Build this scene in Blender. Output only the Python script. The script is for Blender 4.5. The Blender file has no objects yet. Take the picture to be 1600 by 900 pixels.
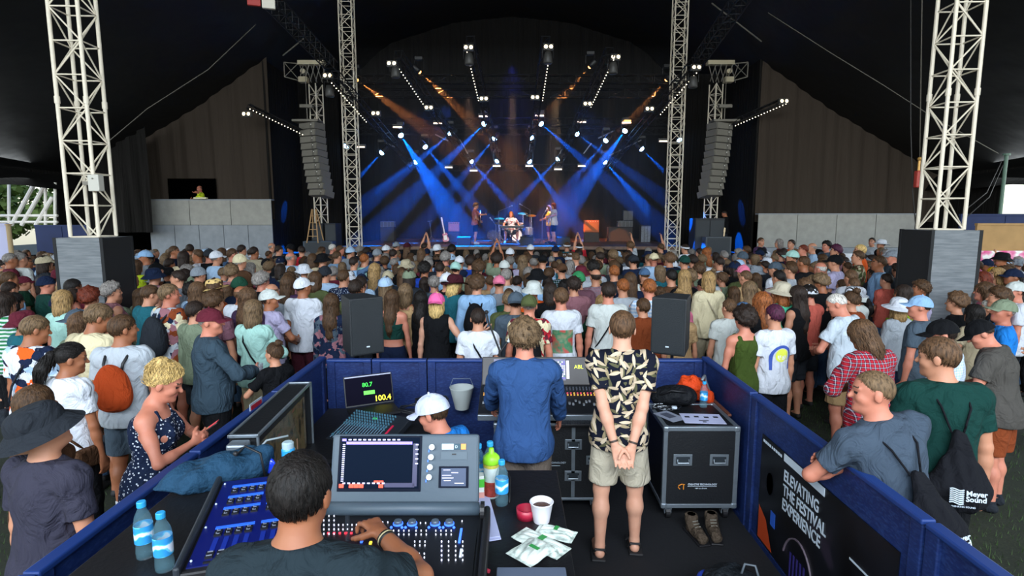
import bpy, math, random, re
import numpy as np
from mathutils import Vector, Matrix, Euler

# ------------------------------------------------------------------ camera, world, lights, exposure
SC = bpy.context.scene
COL = SC.collection
FPX, CAMZ, PITCH = 881.0, 2.65, math.radians(7.3)
cd = bpy.data.cameras.new('camera'); cam = bpy.data.objects.new('camera', cd); COL.objects.link(cam)
cd.sensor_width = 36; cd.lens = FPX / 1600 * 36; cd.clip_start = 0.05; cd.clip_end = 400
cam.location = (0, 0, CAMZ); cam.rotation_euler = (math.pi / 2 - PITCH, 0, 0)
SC.camera = cam
SC.view_settings.view_transform = 'Standard'; SC.view_settings.look = 'None'
SC.view_settings.exposure = 0.1; SC.view_settings.gamma = 1; SC.view_settings.use_curve_mapping = False
SC.cycles.use_denoising = True
SC.cycles.max_bounces = 5; SC.cycles.diffuse_bounces = 2; SC.cycles.glossy_bounces = 2
SC.cycles.transmission_bounces = 4; SC.cycles.volume_bounces = 0; SC.cycles.transparent_max_bounces = 6
SC.cycles.sample_clamp_indirect = 4; SC.cycles.sample_clamp_direct = 0
SC.cycles.caustics_reflective = False; SC.cycles.caustics_refractive = False
W = bpy.data.worlds.new('world'); SC.world = W; W.use_nodes = True
_nt = W.node_tree; _bg = _nt.nodes['Background']
_sky = _nt.nodes.new('ShaderNodeTexSky'); _sky.sky_type = 'NISHITA'; _sky.sun_disc = False
_sky.sun_elevation = math.radians(50); _sky.sun_rotation = math.radians(200)
_nt.links.new(_sky.outputs[0], _bg.inputs[0]); _bg.inputs[1].default_value = 0.35

def area(name, loc, aim, sx, sy, watts, col):
 l = bpy.data.lights.new(name, 'AREA'); l.shape = 'RECTANGLE'; l.size = sx; l.size_y = sy
 l.energy = watts; l.color = col
 o = bpy.data.objects.new(name, l); COL.objects.link(o); o.location = loc
 o.rotation_euler = (Vector(aim) - Vector(loc)).to_track_quat('-Z', 'Y').to_euler()
 return o
# daylight that comes in under the raised tent eaves: both sides and the open rear
area('daylight_rear', (0, -7.5, 9.0), (0, 8, 1.0), 17, 4.0, 3300, (0.84, 0.93, 1.0))
area('daylight_left', (-13, -3, 5.6), (-2, 8, 1.0), 10, 2.2, 1000, (0.80, 0.92, 1.0))
area('daylight_right', (13, -3, 5.6), (2, 8, 1.0), 10, 2.2, 1000, (0.82, 0.93, 1.0))
area('daylight_left_far', (-16.4, 14, 4.0), (-2, 15, 1.2), 12, 1.8, 420, (0.9, 0.97, 1.0))
area('daylight_right_far', (16.4, 14, 4.0), (2, 15, 1.2), 12, 1.8, 420, (0.9, 0.97, 1.0))

# ------------------------------------------------------------------ pixels to points (1600x900 frame)
def ray(px, py):
 x = (px - 800) / FPX; y = -(py - 450) / FPX
 c, s = math.cos(PITCH), math.sin(PITCH)
 return Vector((x, c + y * s, -s + y * c))
def atY(px, py, Y):
 r = ray(px, py); return Vector((0, 0, CAMZ)) + r * (Y / r.y)
def atZ(px, py, z):
 r = ray(px, py); return Vector((0, 0, CAMZ)) + r * ((z - CAMZ) / r.z)
def atX(px, py, X):
 r = ray(px, py); return Vector((0, 0, CAMZ)) + r * (X / r.x)

# ------------------------------------------------------------------ colours and materials
def lin(h):
 if not isinstance(h, str): return tuple(h) + (1,) if len(h) == 3 else tuple(h)
 h = h.lstrip('#'); v = [int(h[i:i + 2], 16) / 255 for i in (0, 2, 4)]
 return tuple(((c + 0.055) / 1.055) ** 2.4 if c > 0.04045 else c / 12.92 for c in v) + (1,)
MATS = {}
def newmat(name):
 m = bpy.data.materials.new(name); m.use_nodes = True
 return m, m.node_tree.nodes, m.node_tree.links, m.node_tree.nodes['Principled BSDF']
def noise_bump(nt, lk, b, scale, strength, dist=0.02, stretch=None, detail=3):
 tc = nt.new('ShaderNodeTexCoord'); mp = nt.new('ShaderNodeMapping'); n = nt.new('ShaderNodeTexNoise')
 lk.new(tc.outputs['Object'], mp.inputs[0]); lk.new(mp.outputs[0], n.inputs[0])
 if stretch: mp.inputs['Scale'].default_value = stretch
 n.inputs['Scale'].default_value = scale; n.inputs['Detail'].default_value = detail
 bp = nt.new('ShaderNodeBump'); bp.inputs['Strength'].default_value = strength; bp.inputs['Distance'].default_value = dist
 lk.new(n.outputs[0], bp.inputs['Height']); lk.new(bp.outputs[0], b.inputs['Normal'])
 return n, mp
def mixcol(nt, lk, fac, a, b):
 m = nt.new('ShaderNodeMix'); m.data_type = 'RGBA'
 if hasattr(fac, 'links') or hasattr(fac, 'is_linked'): lk.new(fac, m.inputs[0])
 else: m.inputs[0].default_value = fac
 for i, v in ((6, a), (7, b)):
  if isinstance(v, (str, tuple, list)): m.inputs[i].default_value = lin(v)
  else: lk.new(v, m.inputs[i])
 return m.outputs[2]
def ramp(nt, lk, src, stops, const=False):
 r = nt.new('ShaderNodeValToRGB'); lk.new(src, r.inputs[0])
 if const: r.color_ramp.interpolation = 'CONSTANT'
 el = r.color_ramp.elements
 while len(el) < len(stops): el.new(0.5)
 for e, (p, c) in zip(el, stops): e.position = p; e.color = lin(c)
 return r.outputs[0]
def plain(key, col, rough=0.6, metal=0.0, emit=0, bump=0, bscale=60, spec=0.5, ecol=None, vary=0.0, coat=0):
 if key in MATS: return MATS[key]
 m, nt, lk, b = newmat(key)
 b.inputs['Base Color'].default_value = lin(col); b.inputs['Roughness'].default_value = rough
 b.inputs['Metallic'].default_value = metal; b.inputs['Specular IOR Level'].default_value = spec
 b.inputs['Coat Weight'].default_value = coat
 if emit:
  b.inputs['Emission Color'].default_value = lin(ecol or col); b.inputs['Emission Strength'].default_value = emit
 if bump or vary:
  n, _ = noise_bump(nt, lk, b, bscale, bump or 0.01)
  if vary:
   c = lin(col); d = tuple(x * (1 - vary) for x in c[:3])
   lk.new(mixcol(nt, lk, n.outputs[0], c[:3], d), b.inputs['Base Color'])
 MATS[key] = m; return m
def glass(key, col, rough=0.02, alpha=0.35):
 if key in MATS: return MATS[key]
 m, nt, lk, b = newmat(key)
 b.inputs['Base Color'].default_value = lin(col); b.inputs['Roughness'].default_value = rough
 b.inputs['Transmission Weight'].default_value = 0.6; b.inputs['Alpha'].default_value = alpha; b.inputs['IOR'].default_value = 1.2
 MATS[key] = m; return m

# ------------------------------------------------------------------ mesh building
def mesh_np(name, V, F, mats=(), smooth=True, midx=None):
 me = bpy.data.meshes.new(name)
 V = np.asarray(V, dtype=np.float32)
 Fs = [np.asarray(f, dtype=np.int32) for f in F if len(f)]
 me.vertices.add(len(V)); me.vertices.foreach_set('co', V.ravel())
 li = np.concatenate([f.ravel() for f in Fs]); me.loops.add(len(li)); me.loops.foreach_set('vertex_index', li)
 tot = np.concatenate([np.full(len(f), f.shape[1], np.int32) for f in Fs])
 st = np.concatenate([[0], np.cumsum(tot)[:-1]]).astype(np.int32)
 me.polygons.add(len(tot)); me.polygons.foreach_set('loop_start', st); me.polygons.foreach_set('loop_total', tot)
 if smooth: me.polygons.foreach_set('use_smooth', np.ones(len(tot), dtype=bool))
 if midx is not None: me.polygons.foreach_set('material_index', np.asarray(midx, np.int32))
 for m in mats: me.materials.append(m)
 me.update(calc_edges=True); return me
def link(name, data, parent=None, M=None):
 o = bpy.data.objects.new(name, data); COL.objects.link(o)
 if parent is not None: o.parent = parent
 if M is not None: o.matrix_local = M
 return o
LABELS = set()
def tag(o, label=None, cat=None, group=None, kind=None):
 if label: o['label'] = label
 if cat: o['category'] = cat
 if group: o['group'] = group
 if kind: o['kind'] = kind
 return o
def thing(name, label, cat, loc=(0, 0, 0), rotz=0, group=None, rot=None):
 o = bpy.data.objects.new(name, None); COL.objects.link(o); o.empty_display_size = 0.05
 o.location = loc; o.rotation_euler = rot if rot else (0, 0, rotz)
 return tag(o, label, cat, group)

class MB:
 """collects shapes and links them as one mesh object"""
 def __init__(s): s.v = []; s.f = []; s.m = []; s.cur = 0
 def add(s, vs, fs, M=None):
  o = len(s.v)
  for p in vs:
   p = Vector(p)
   if M is not None: p = M @ p
   s.v.append(p[:])
  for f in fs: s.f.append([i + o for i in f]); s.m.append(s.cur)
  return s
 def box(s, c, d, M=None, rz=0, taper=1.0):
  cx, cy, cz = c; x, y, z = d[0] / 2, d[1] / 2, d[2] / 2; t = taper
  vs = [(-x, -y, -z), (x, -y, -z), (x, y, -z), (-x, y, -z), (-x * t, -y * t, z), (x * t, -y * t, z), (x * t, y * t, z), (-x * t, y * t, z)]
  R = Matrix.Translation(c) @ Matrix.Rotation(rz, 4, 'Z')
  if M is not None: R = M @ R
  return s.add(vs, [(3, 2, 1, 0), (4, 5, 6, 7), (0, 1, 5, 4), (1, 2, 6, 5), (2, 3, 7, 6), (3, 0, 4, 7)], R)
 def tube(s, p, q, r, n=8, r2=None, caps=True, M=None):
  p, q = Vector(p), Vector(q); d = (q - p)
  if d.length < 1e-6: return s
  z = d.normalized(); x = z.orthogonal().normalized(); y = z.cross(x); r2 = r if r2 is None else r2
  vs = []
  for c, rr in ((p, r), (q, r2)):
   for i in range(n):
    a = 2 * math.pi * i / n; vs.append(c + x * (rr * math.cos(a)) + y * (rr * math.sin(a)))
  fs = [(i, (i + 1) % n, n + (i + 1) % n, n + i) for i in range(n)]
  if caps: fs += [tuple(range(n - 1, -1, -1)), tuple(range(n, 2 * n))]
  return s.add(vs, fs, M)
 def path(s, pts, r, n=6, M=None, rs=None):
  pts = [Vector(p) for p in pts]; vs = []; x = None
  for i, p in enumerate(pts):
   d = (pts[min(i + 1, len(pts) - 1)] - pts[max(i - 1, 0)]).normalized()
   if x is None: x = d.orthogonal().normalized()
   x = (x - d * x.dot(d)); x = x.normalized() if x.length > 1e-6 else d.orthogonal().normalized()
   y = d.cross(x); rr = rs[i] if rs else r
   for k in range(n):
    a = 2 * math.pi * k / n; vs.append(p + x * (rr * math.cos(a)) + y * (rr * math.sin(a)))
  fs = [(i * n + k, i * n + (k + 1) % n, (i + 1) * n + (k + 1) % n, (i + 1) * n + k) for i in range(len(pts) - 1) for k in range(n)]
  fs += [tuple(range(n - 1, -1, -1)), tuple(range((len(pts) - 1) * n, len(pts) * n))]
  return s.add(vs, fs, M)
 def lathe(s, prof, n=20, M=None, closed=False):
  vs = []; k = len(prof)
  for r, z in prof:
   for i in range(n):
    a = 2 * math.pi * i / n; vs.append((r * math.cos(a), r * math.sin(a), z))
  fs = [(j * n + i, j * n + (i + 1) % n, (j + 1) * n + (i + 1) % n, (j + 1) * n + i) for j in range(k - 1) for i in range(n)]
  if prof[0][0] > 1e-5 and not closed: fs.append(tuple(range(n - 1, -1, -1)))
  if prof[-1][0] > 1e-5 and not closed: fs.append(tuple(range((k - 1) * n, k * n)))
  return s.add(vs, fs, M)
 def sphere(s, c, r, n=12, M=None):
  if not hasattr(r, '__len__'): r = (r, r, r)
  prof = [(math.sin(math.pi * j / (n // 2)), -math.cos(math.pi * j / (n // 2))) for j in range(n // 2 + 1)]
  T = Matrix.Translation(c) @ Matrix.Diagonal((r[0], r[1], r[2], 1))
  return s.lathe([(max(a, 1e-6), b) for a, b in prof], n, (M @ T) if M is not None else T)
 def grid(s, fn, nu, nv, M=None, wrap=False):
  vs = [fn(i / (nu), j / (nv)) for j in range(nv + 1) for i in range(nu + 1)]
  fs = [(j * (nu + 1) + i, j * (nu + 1) + i + 1, (j + 1) * (nu + 1) + i + 1, (j + 1) * (nu + 1) + i) for j in range(nv) for i in range(nu)]
  return s.add(vs, fs, M)
 def build(s, name, mats, parent=None, smooth=False, bevel=0, solid=0, M=None, sub=0):
  me = bpy.data.meshes.new(name); me.from_pydata(s.v, [], s.f)
  if not isinstance(mats, (list, tuple)): mats = [mats]
  for m in mats: me.materials.append(m)
  if len(mats) > 1: me.polygons.foreach_set('material_index', s.m)
  if smooth: me.polygons.foreach_set('use_smooth', [True] * len(me.polygons))
  me.update()
  o = link(name, me, parent, M)
  if solid:
   q = o.modifiers.new('solid', 'SOLIDIFY'); q.thickness = solid
  if bevel:
   q = o.modifiers.new('bevel', 'BEVEL'); q.width = bevel; q.segments = 2; q.limit_method = 'ANGLE'
  if sub:
   q = o.modifiers.new('sub', 'SUBSURF'); q.levels = sub; q.render_levels = sub
  return o
def copy_tree(o, parent=None):
 c = o.copy(); COL.objects.link(c)
 if parent is not None: c.parent = parent
 for ch in list(o.children): copy_tree(ch, c)
 return c
def text(name, body, size, mat, parent=None, M=None, depth=0.001, font_w=1.0, align='LEFT', bold=0.0, space=1.0):
 cu = bpy.data.curves.new(name, 'FONT'); cu.body = body; cu.size = size; cu.extrude = depth; cu.offset = bold
 cu.align_x = align; cu.space_line = space; cu.materials.append(mat); cu.resolution_u = 3
 o = bpy.data.objects.new(name, cu); COL.objects.link(o); bpy.context.view_layer.update()
 me = bpy.data.meshes.new_from_object(o.evaluated_get(bpy.context.evaluated_depsgraph_get())); bpy.data.objects.remove(o)
 return tag(link('lettering', me, parent, M), kind='stuff')
# ------------------------------------------------------------------ bodies: smooth blends of tapered limbs meshed with surface nets
def smin(a, b, k):
 h = np.clip(0.5 + 0.5 * (b - a) / k, 0, 1); return b * (1 - h) + a * h - k * h * (1 - h)
class Field:
 def __init__(s, lo, hi, res):
  s.res = res; s.lo = np.array(lo, float); n = np.ceil((np.array(hi) - s.lo) / res).astype(int) + 1
  s.ax = [(s.lo[i] + res * np.arange(n[i])).astype(np.float32) for i in range(3)]
  s.v = np.full(n, 1.0, np.float32)
 def sub(s, lo, hi):
  sl = []
  for i in range(3):
   a = int(max(0, math.floor((lo[i] - s.lo[i]) / s.res))); b = int(min(len(s.ax[i]), math.ceil((hi[i] - s.lo[i]) / s.res) + 1))
   if b <= a: return None, None
   sl.append(slice(a, b))
  g = np.meshgrid(s.ax[0][sl[0]], s.ax[1][sl[1]], s.ax[2][sl[2]], indexing='ij')
  return tuple(sl), g
 def prim(s, p, grow=0.0, k=0.02, disp=None, cut=None):
  m = max(k, 2.5 * s.res) + 0.004 + grow
  lo, hi = p.bounds(grow); sl, g = s.sub([a - m for a in lo], [a + m for a in hi])
  if sl is None: return
  d = p.dist(*g) - grow
  if disp is not None: d = d + disp(*g)
  for (c, n) in (cut or ()):   # keep the side the normal points away from
   d = np.maximum(d, (g[0] - c[0]) * n[0] + (g[1] - c[1]) * n[1] + (g[2] - c[2]) * n[2])
  s.v[sl] = smin(s.v[sl], d.astype(np.float32), k)
 def net(s):
  v = s.v; v[0] = v[-1] = 1; v[:, 0] = v[:, -1] = 1; v[:, :, 0] = v[:, :, -1] = 1
  S = v < 0
  c = np.zeros(tuple(x - 1 for x in v.shape), np.int8)
  off = [(i, j, k) for i in (0, 1) for j in (0, 1) for k in (0, 1)]
  X, Y, Z = c.shape
  for (i, j, k) in off: c += S[i:i + X, j:j + Y, k:k + Z]
  act = (c > 0) & (c < 8); idx = np.argwhere(act); N = len(idx)
  if N == 0: return np.zeros((0, 3)), np.zeros((0, 4), int)
  ids = np.full(act.shape, -1, np.int32); ids[act] = np.arange(N)
  corner = {o: v[idx[:, 0] + o[0], idx[:, 1] + o[1], idx[:, 2] + o[2]] for o in off}
  P = np.zeros((N, 3)); C = np.zeros(N)
  for a in off:
   for ax in range(3):
    if a[ax]: continue
    b = list(a); b[ax] = 1; b = tuple(b); va, vb = corner[a], corner[b]
    mk = (va < 0) != (vb < 0); t = np.where(mk, va / np.where(mk, va - vb, 1), 0)
    q = np.array(a, float)[None] + t[:, None] * (np.array(b) - np.array(a))[None]
    P += q * mk[:, None]; C += mk
  P = s.lo + s.res * (idx + P / C[:, None])
  Q = []
  for ax in range(3):
   o1, o2 = [(1, 2), (2, 0), (0, 1)][ax]
   a = [slice(0, -1)] * 3; b = [slice(0, -1)] * 3; b[ax] = slice(1, None)
   A, B = S[tuple(slice(0, n - 1) if i == ax else slice(None) for i, n in enumerate(v.shape))], S[tuple(slice(1, None) if i == ax else slice(None) for i in range(3))]
   e = np.argwhere(A != B); e = e[(e[:, o1] > 0) & (e[:, o2] > 0)]
   e = e[(e[:, o1] < v.shape[o1] - 1) & (e[:, o2] < v.shape[o2] - 1)]
   if not len(e): continue
   def cell(d1, d2):
    q = e.copy(); q[:, o1] -= d1; q[:, o2] -= d2; return ids[q[:, 0], q[:, 1], q[:, 2]]
   f = np.stack([cell(1, 1), cell(0, 1), cell(0, 0), cell(1, 0)], 1)
   inside = A[e[:, 0], e[:, 1], e[:, 2]]
   f[~inside] = f[~inside][:, ::-1]; Q.append(f)
  Q = np.concatenate(Q); Q = Q[(Q >= 0).all(1)]
  return P, Q
class Cone:
 def __init__(s, a, b, ra, rb, q=1.0, qd=(0, 1, 0), tag=''):
  s.a, s.b = np.array(a, float), np.array(b, float); s.ra, s.rb, s.q, s.tag = ra, rb, q, tag
  s.qd = np.array(qd, float)
 def bounds(s, g):
  r = max(s.ra, s.rb); return np.minimum(s.a, s.b) - r, np.maximum(s.a, s.b) + r
 def dist(s, x, y, z):
  ba = s.b - s.a; px, py, pz = x - s.a[0], y - s.a[1], z - s.a[2]
  t = np.clip((px * ba[0] + py * ba[1] + pz * ba[2]) / (ba @ ba + 1e-9), 0, 1)
  dx, dy, dz = px - t * ba[0], py - t * ba[1], pz - t * ba[2]; r = s.ra + (s.rb - s.ra) * t
  if s.q != 1:
   w = (dx * s.qd[0] + dy * s.qd[1] + dz * s.qd[2]); e = w * (1 / s.q - 1)
   dx, dy, dz = dx + e * s.qd[0], dy + e * s.qd[1], dz + e * s.qd[2]
   L = np.sqrt(dx * dx + dy * dy + dz * dz) + 1e-6; w2 = w / s.q
   g = np.sqrt(np.maximum(1 - (w2 / L) ** 2, 0) + (w2 / L / s.q) ** 2)
   return (L - r) / g
  return np.sqrt(dx * dx + dy * dy + dz * dz) - r
class Ell:
 def __init__(s, c, r, R=None, tag=''):
  s.c = np.array(c, float); s.r = np.array(r, float); s.R = R; s.tag = tag
 def bounds(s, g):
  m = s.r.max() if s.R is not None else s.r; return s.c - m, s.c + m
 def dist(s, x, y, z):
  p = [x - s.c[0], y - s.c[1], z - s.c[2]]
  if s.R is not None:
   R = s.R; p = [p[0] * R[0][i] + p[1] * R[1][i] + p[2] * R[2][i] for i in range(3)]
  k0 = np.sqrt((p[0] / s.r[0]) ** 2 + (p[1] / s.r[1]) ** 2 + (p[2] / s.r[2]) ** 2) + 1e-6
  k1 = np.sqrt((p[0] / s.r[0] ** 2) ** 2 + (p[1] / s.r[1] ** 2) ** 2 + (p[2] / s.r[2] ** 2) ** 2) + 1e-6
  return k0 * (k0 - 1) / k1
def wob(amp, f, seed=0, sz=1.0):
 r = random.Random(seed); ws = [(r.uniform(.5, 1) * f, r.uniform(.5, 1) * f, r.uniform(.4, 1) * f * sz, r.uniform(0, 6)) for _ in range(5)]
 def fn(x, y, z):
  o = 0
  for i, (a, b, c, ph) in enumerate(ws):
   sg = 1 if i % 2 else -1
   o = o + np.sin(a * x + sg * b * y + c * z * (1 if i % 3 else -1) + ph)
  return o * (amp / 2.5)
 return fn

def ik(S, H, la, lb, pole):
 S, H = Vector(S), Vector(H); d = H - S; L = min(d.length, (la + lb) * 0.998)
 n = d.normalized(); H = S + n * L; a = (la * la - lb * lb + L * L) / (2 * L)
 h = math.sqrt(max(la * la - a * a, 0)); p = Vector(pole); p = (p - n * p.dot(n))
 p = p.normalized() if p.length > 1e-6 else n.orthogonal()
 return S + n * a + p * h, H
HC = Vector((0, 0.012, 1.645))        # centre of the skull before the head turns
HS = 1.08
class Figure:
 """a 1.75 m person facing +Y, feet at the origin"""
 def __init__(s, sh=.176, bulk=1.0, lean=0, roll=0, head=(0, 0, 0), L=None, R=None, Lp=(-1, -.6, -.2), Rp=(1, -.6, -.2),
     curl=(.35, .35), Ln=(1, 0, 0), Rn=(-1, 0, 0), seat=False, stance=.1, fem=False, hipr=1.0, fine=True, belly=0, step=0, nod=0):
  P = []; s.P = P
  U = Matrix.Translation((0, 0, .95)) @ Matrix.Rotation(math.radians(roll), 4, 'Y') @ Matrix.Rotation(-math.radians(lean), 4, 'X') @ Matrix.Translation((0, 0, -.95))
  s.U = U; u = lambda *p: tuple(U @ Vector(p)); UR = [list(r)[:3] for r in U.to_3x3()]
  qd = tuple(U.to_3x3() @ Vector((0, 1, 0)))
  B = bulk; w = sh / .185
  # torso
  P += [Ell((0, -.01, .93), (.158 * hipr * B, .118 * B, .12), None, 'pelvis'),
     Ell((.078, -.045, .89), (.088 * hipr, .088 * B, .1), None, 'pelvis'), Ell((-.078, -.045, .89), (.088 * hipr, .088 * B, .1), None, 'pelvis')]
  wr = (.118 if fem else .138) * B
  P += [Cone(u(0, 0, .97), u(0, .0, 1.12), .148 * B, wr, .72, qd, 'torso'), Cone(u(0, 0, 1.12), u(0, -.005, 1.31), wr, .158 * B * w, .7, qd, 'torso'),
     Ell(u(0, -.012, 1.31), (.158 * B * w, .112 * B, .15), UR, 'torso'),
     Cone(u(-sh * .8, -.012, 1.405), u(sh * .8, -.012, 1.405), .062 * B, .062 * B, 1, qd, 'torso'),
     Cone(u(0, -.02, 1.485), u(sh * .72, -.018, 1.425), .042, .048, 1, qd, 'torso'), Cone(u(0, -.02, 1.485), u(-sh * .72, -.018, 1.425), .042, .048, 1, qd, 'torso')]
  if belly: P.append(Ell(u(0, .05, 1.06), (.135 * B, .1 + belly, .15), UR, 'torso'))
  if fem: P += [Ell(u(.07, .085, 1.29), (.062, .06, .065), UR, 'torso'), Ell(u(-.07, .085, 1.29), (.062, .06, .065), UR, 'torso')]
  # head on the neck
  hy, hp, hr = [math.radians(a) for a in head]
  piv = U @ Vector((0, -.005, 1.52))
  s.H = Matrix.Translation(piv) @ (Matrix.Rotation(-math.radians(lean) * .45, 4, 'X') if lean else Matrix.Identity(4)) @ Matrix.Rotation(hy, 4, 'Z') @ Matrix.Rotation(hp, 4, 'X') @ Matrix.Rotation(hr, 4, 'Y') @ Matrix.Scale(HS, 4) @ Matrix.Translation((0, .005, -1.52))
  h = lambda *p: tuple(s.H @ Vector(p)); HR = [list(r)[:3] for r in s.H.to_3x3().normalized()]; n0 = len(P)
  nk = .05 if fem else .059
  P += [Cone(u(0, -.018, 1.43), h(0, .0, 1.57), nk + .008, nk, 1, qd, 'neck')]
  P += [Ell(h(0, .002, 1.658), (.0745, .094, .09), HR, 'head'), Ell(h(0, .038, 1.60), (.058, .058, .078), HR, 'head'),
     Ell(h(0, .05, 1.562), (.044, .045, .04), HR, 'head'), Cone(h(0, .088, 1.648), h(0, .112, 1.617), .009, .0125, tag='nose'),
     Ell(h(.0775, -.002, 1.627), (.009, .019, .031), HR, 'ear'), Ell(h(-.0775, -.002, 1.627), (.009, .019, .031), HR, 'ear'),
     Cone(h(.016, .088, 1.663), h(.045, .076, 1.662), .009, .008, tag='brow'), Cone(h(-.016, .088, 1.663), h(-.045, .076, 1.662), .009, .008, tag='brow'),
     Cone(h(.038, .07, 1.612), h(.045, .055, 1.60), .02, .018, tag='head'), Cone(h(-.038, .07, 1.612), h(-.045, .055, 1.60), .02, .018, tag='head'),
     Cone(h(-.014, .093, 1.583), h(.014, .093, 1.583), .0085, .0085, tag='lips'), Ell(h(0, .086, 1.549), (.02, .016, .014), HR, 'head')]
  for p in P[n0 + 1:]:
   if isinstance(p, Ell): p.r = p.r * HS
   else: p.ra *= HS; p.rb *= HS
  # arms
  s.arms = []
  for sd, tgt, pole, cu, pn in ((-1, L, Lp, curl[0], Ln), (1, R, Rp, curl[1], Rn)):
   S = U @ Vector((sd * sh, -.012, 1.405)); T = Vector(tgt) if tgt else Vector((sd * (sh + .075), .03, .84))
   E, Hn = ik(S, T, .295, .262, pole); S2 = S
   k = B ** .5 * (.86 if fem else 1)
   P += [Ell(S, (.055 * k, .055 * k, .062 * k), None, 'uarm'), Cone(S2, S2.lerp(E, .5), .052 * k, .046 * k, tag='uarm'), Cone(S2.lerp(E, .4), E, .046 * k, .037 * k, tag='uarm'),
      Cone(E, E.lerp(Hn, .35), .038 * k, .040 * k, tag='farm'), Cone(E.lerp(Hn, .3), Hn, .040 * k, .026 * k, tag='farm')]
   s.arms.append((S, E, Hn, k))
   s.hand(Hn, (Hn - E).normalized(), Vector(pn), sd, cu, fine)
  # legs
  s.legs = []
  for sd in (-1, 1):
   hip = Vector((sd * .088, 0, .88))
   if seat: kn = Vector((sd * (.1 + stance), .43, .86)); an = Vector((sd * (.1 + stance), .42, .46))
   else:
    kn = Vector((sd * (stance + .005), .02 + step * sd * .4, .49)); an = Vector((sd * (stance + .012), -.02 + step * sd, .085))
   P += [Cone(hip, hip.lerp(kn, .5), .088 * B, .073, tag='leg'), Cone(hip.lerp(kn, .4), kn, .075, .054, tag='leg'),
      Cone(kn, kn.lerp(an, .35) + Vector((0, -.014, 0)), .052, .055, tag='leg'), Cone(kn.lerp(an, .33) + Vector((0, -.014, 0)), an, .053, .034, tag='leg'),
      Cone((an.x, an.y - .02, .04 + an.z - .085), (an.x + sd * .02, an.y + .15, .028 + an.z - .085), .036, .03, 1, tag='foot'),
      Cone((an.x, an.y, an.z), (an.x + sd * .01, an.y + .08, .04 + an.z - .085), .034, .034, tag='foot')]
   s.legs.append((hip, kn, an))
  s.sh, s.B, s.fem, s.seat, s.hipr, s.w = sh, B, fem, seat, hipr, w / 1.0
 def hand(s, W, d, n, sd, curl, fine):
  n = (n - d * n.dot(d)); n = n.normalized() if n.length > 1e-4 else d.orthogonal().normalized()   # n: way the palm faces
  x = d.cross(n).normalized()                                                                         # towards thumb or little finger
  th = x if sd > 0 else -x
  if sd < 0: th = -x
  th = th if True else x
  P = s.P; c = W + d * .055
  P.append(Cone(W, W + d * .03, .025, .026, .75, tuple(n), 'hand'))
  for o in (-.027, -.009, .009, .027): P.append(Cone(W + d * .02 + th * o * .6, W + d * .088 + th * o, .014, .0115, tag='hand'))
  if not fine:
   pass
  for i, (o, ln) in enumerate(((.028, .068), (.0095, .077), (-.0095, .072), (-.027, .056))):
   p = W + d * .088 + th * o; a = 0; rr = .0098 if fine else .0115
   for j in range(3):
    a += curl * (.6 if j == 0 else .9) + .02 * i
    v = d * math.cos(a) + n * math.sin(a); q = p + v * ln * (.46, .32, .22)[j] + th * o * .10
    P.append(Cone(p, q, rr, rr * .9, tag='finger')); p = q; rr *= .92
  p = W + d * .025 + th * .025
  for j, (l, a) in enumerate(((.045, .75), (.034, .35), (.026, .1))):
   v = (d * math.cos(a) + th * math.sin(a) + n * (.25 + curl * .5)).normalized(); q = p + v * l
   P.append(Cone(p, q, .0145 - .0022 * j, .0125 - .002 * j, tag='finger')); p = q
 def box(s):
  lo = np.min([p.bounds(0)[0] for p in s.P], 0) - .06; hi = np.max([p.bounds(0)[1] for p in s.P], 0) + .06
  return lo, hi
 def body(s, res, name='person'):
  f = Field(*s.box(), res)
  K = {'finger': .006, 'hand': .01, 'nose': .012, 'ear': .008, 'brow': .014, 'lips': .006, 'uarm': .03, 'farm': .02, 'torso': .045, 'leg': .035, 'pelvis': .04, 'head': .022, 'neck': .03, 'foot': .02}
  for p in s.P: f.prim(p, 0, K[p.tag])
  V, Q = f.net()
  # lips, eyes and brows are told apart by place on the face
  c = V[Q].mean(1); Hi = np.array(s.H.inverted()); q = c @ Hi[:3, :3].T + Hi[:3, 3]
  m = np.zeros(len(Q), int)
  m[(np.abs(q[:, 0]) < .024) & (np.abs(q[:, 2] - 1.583) < .0085) & (q[:, 1] > .088)] = 1
  ex = np.abs(np.abs(q[:, 0]) - .031)
  m[(ex < .013) & (np.abs(q[:, 2] - 1.640) < .006) & (q[:, 1] > .06)] = 2
  m[(np.abs(np.abs(q[:, 0]) - .031) < .019) & (np.abs(q[:, 2] - 1.668) < .0045) & (q[:, 1] > .06)] = 3
  m[(c[:, 2] < .075)] = 4
  me = mesh_np(name, V, [Q], midx=m); return me
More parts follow.
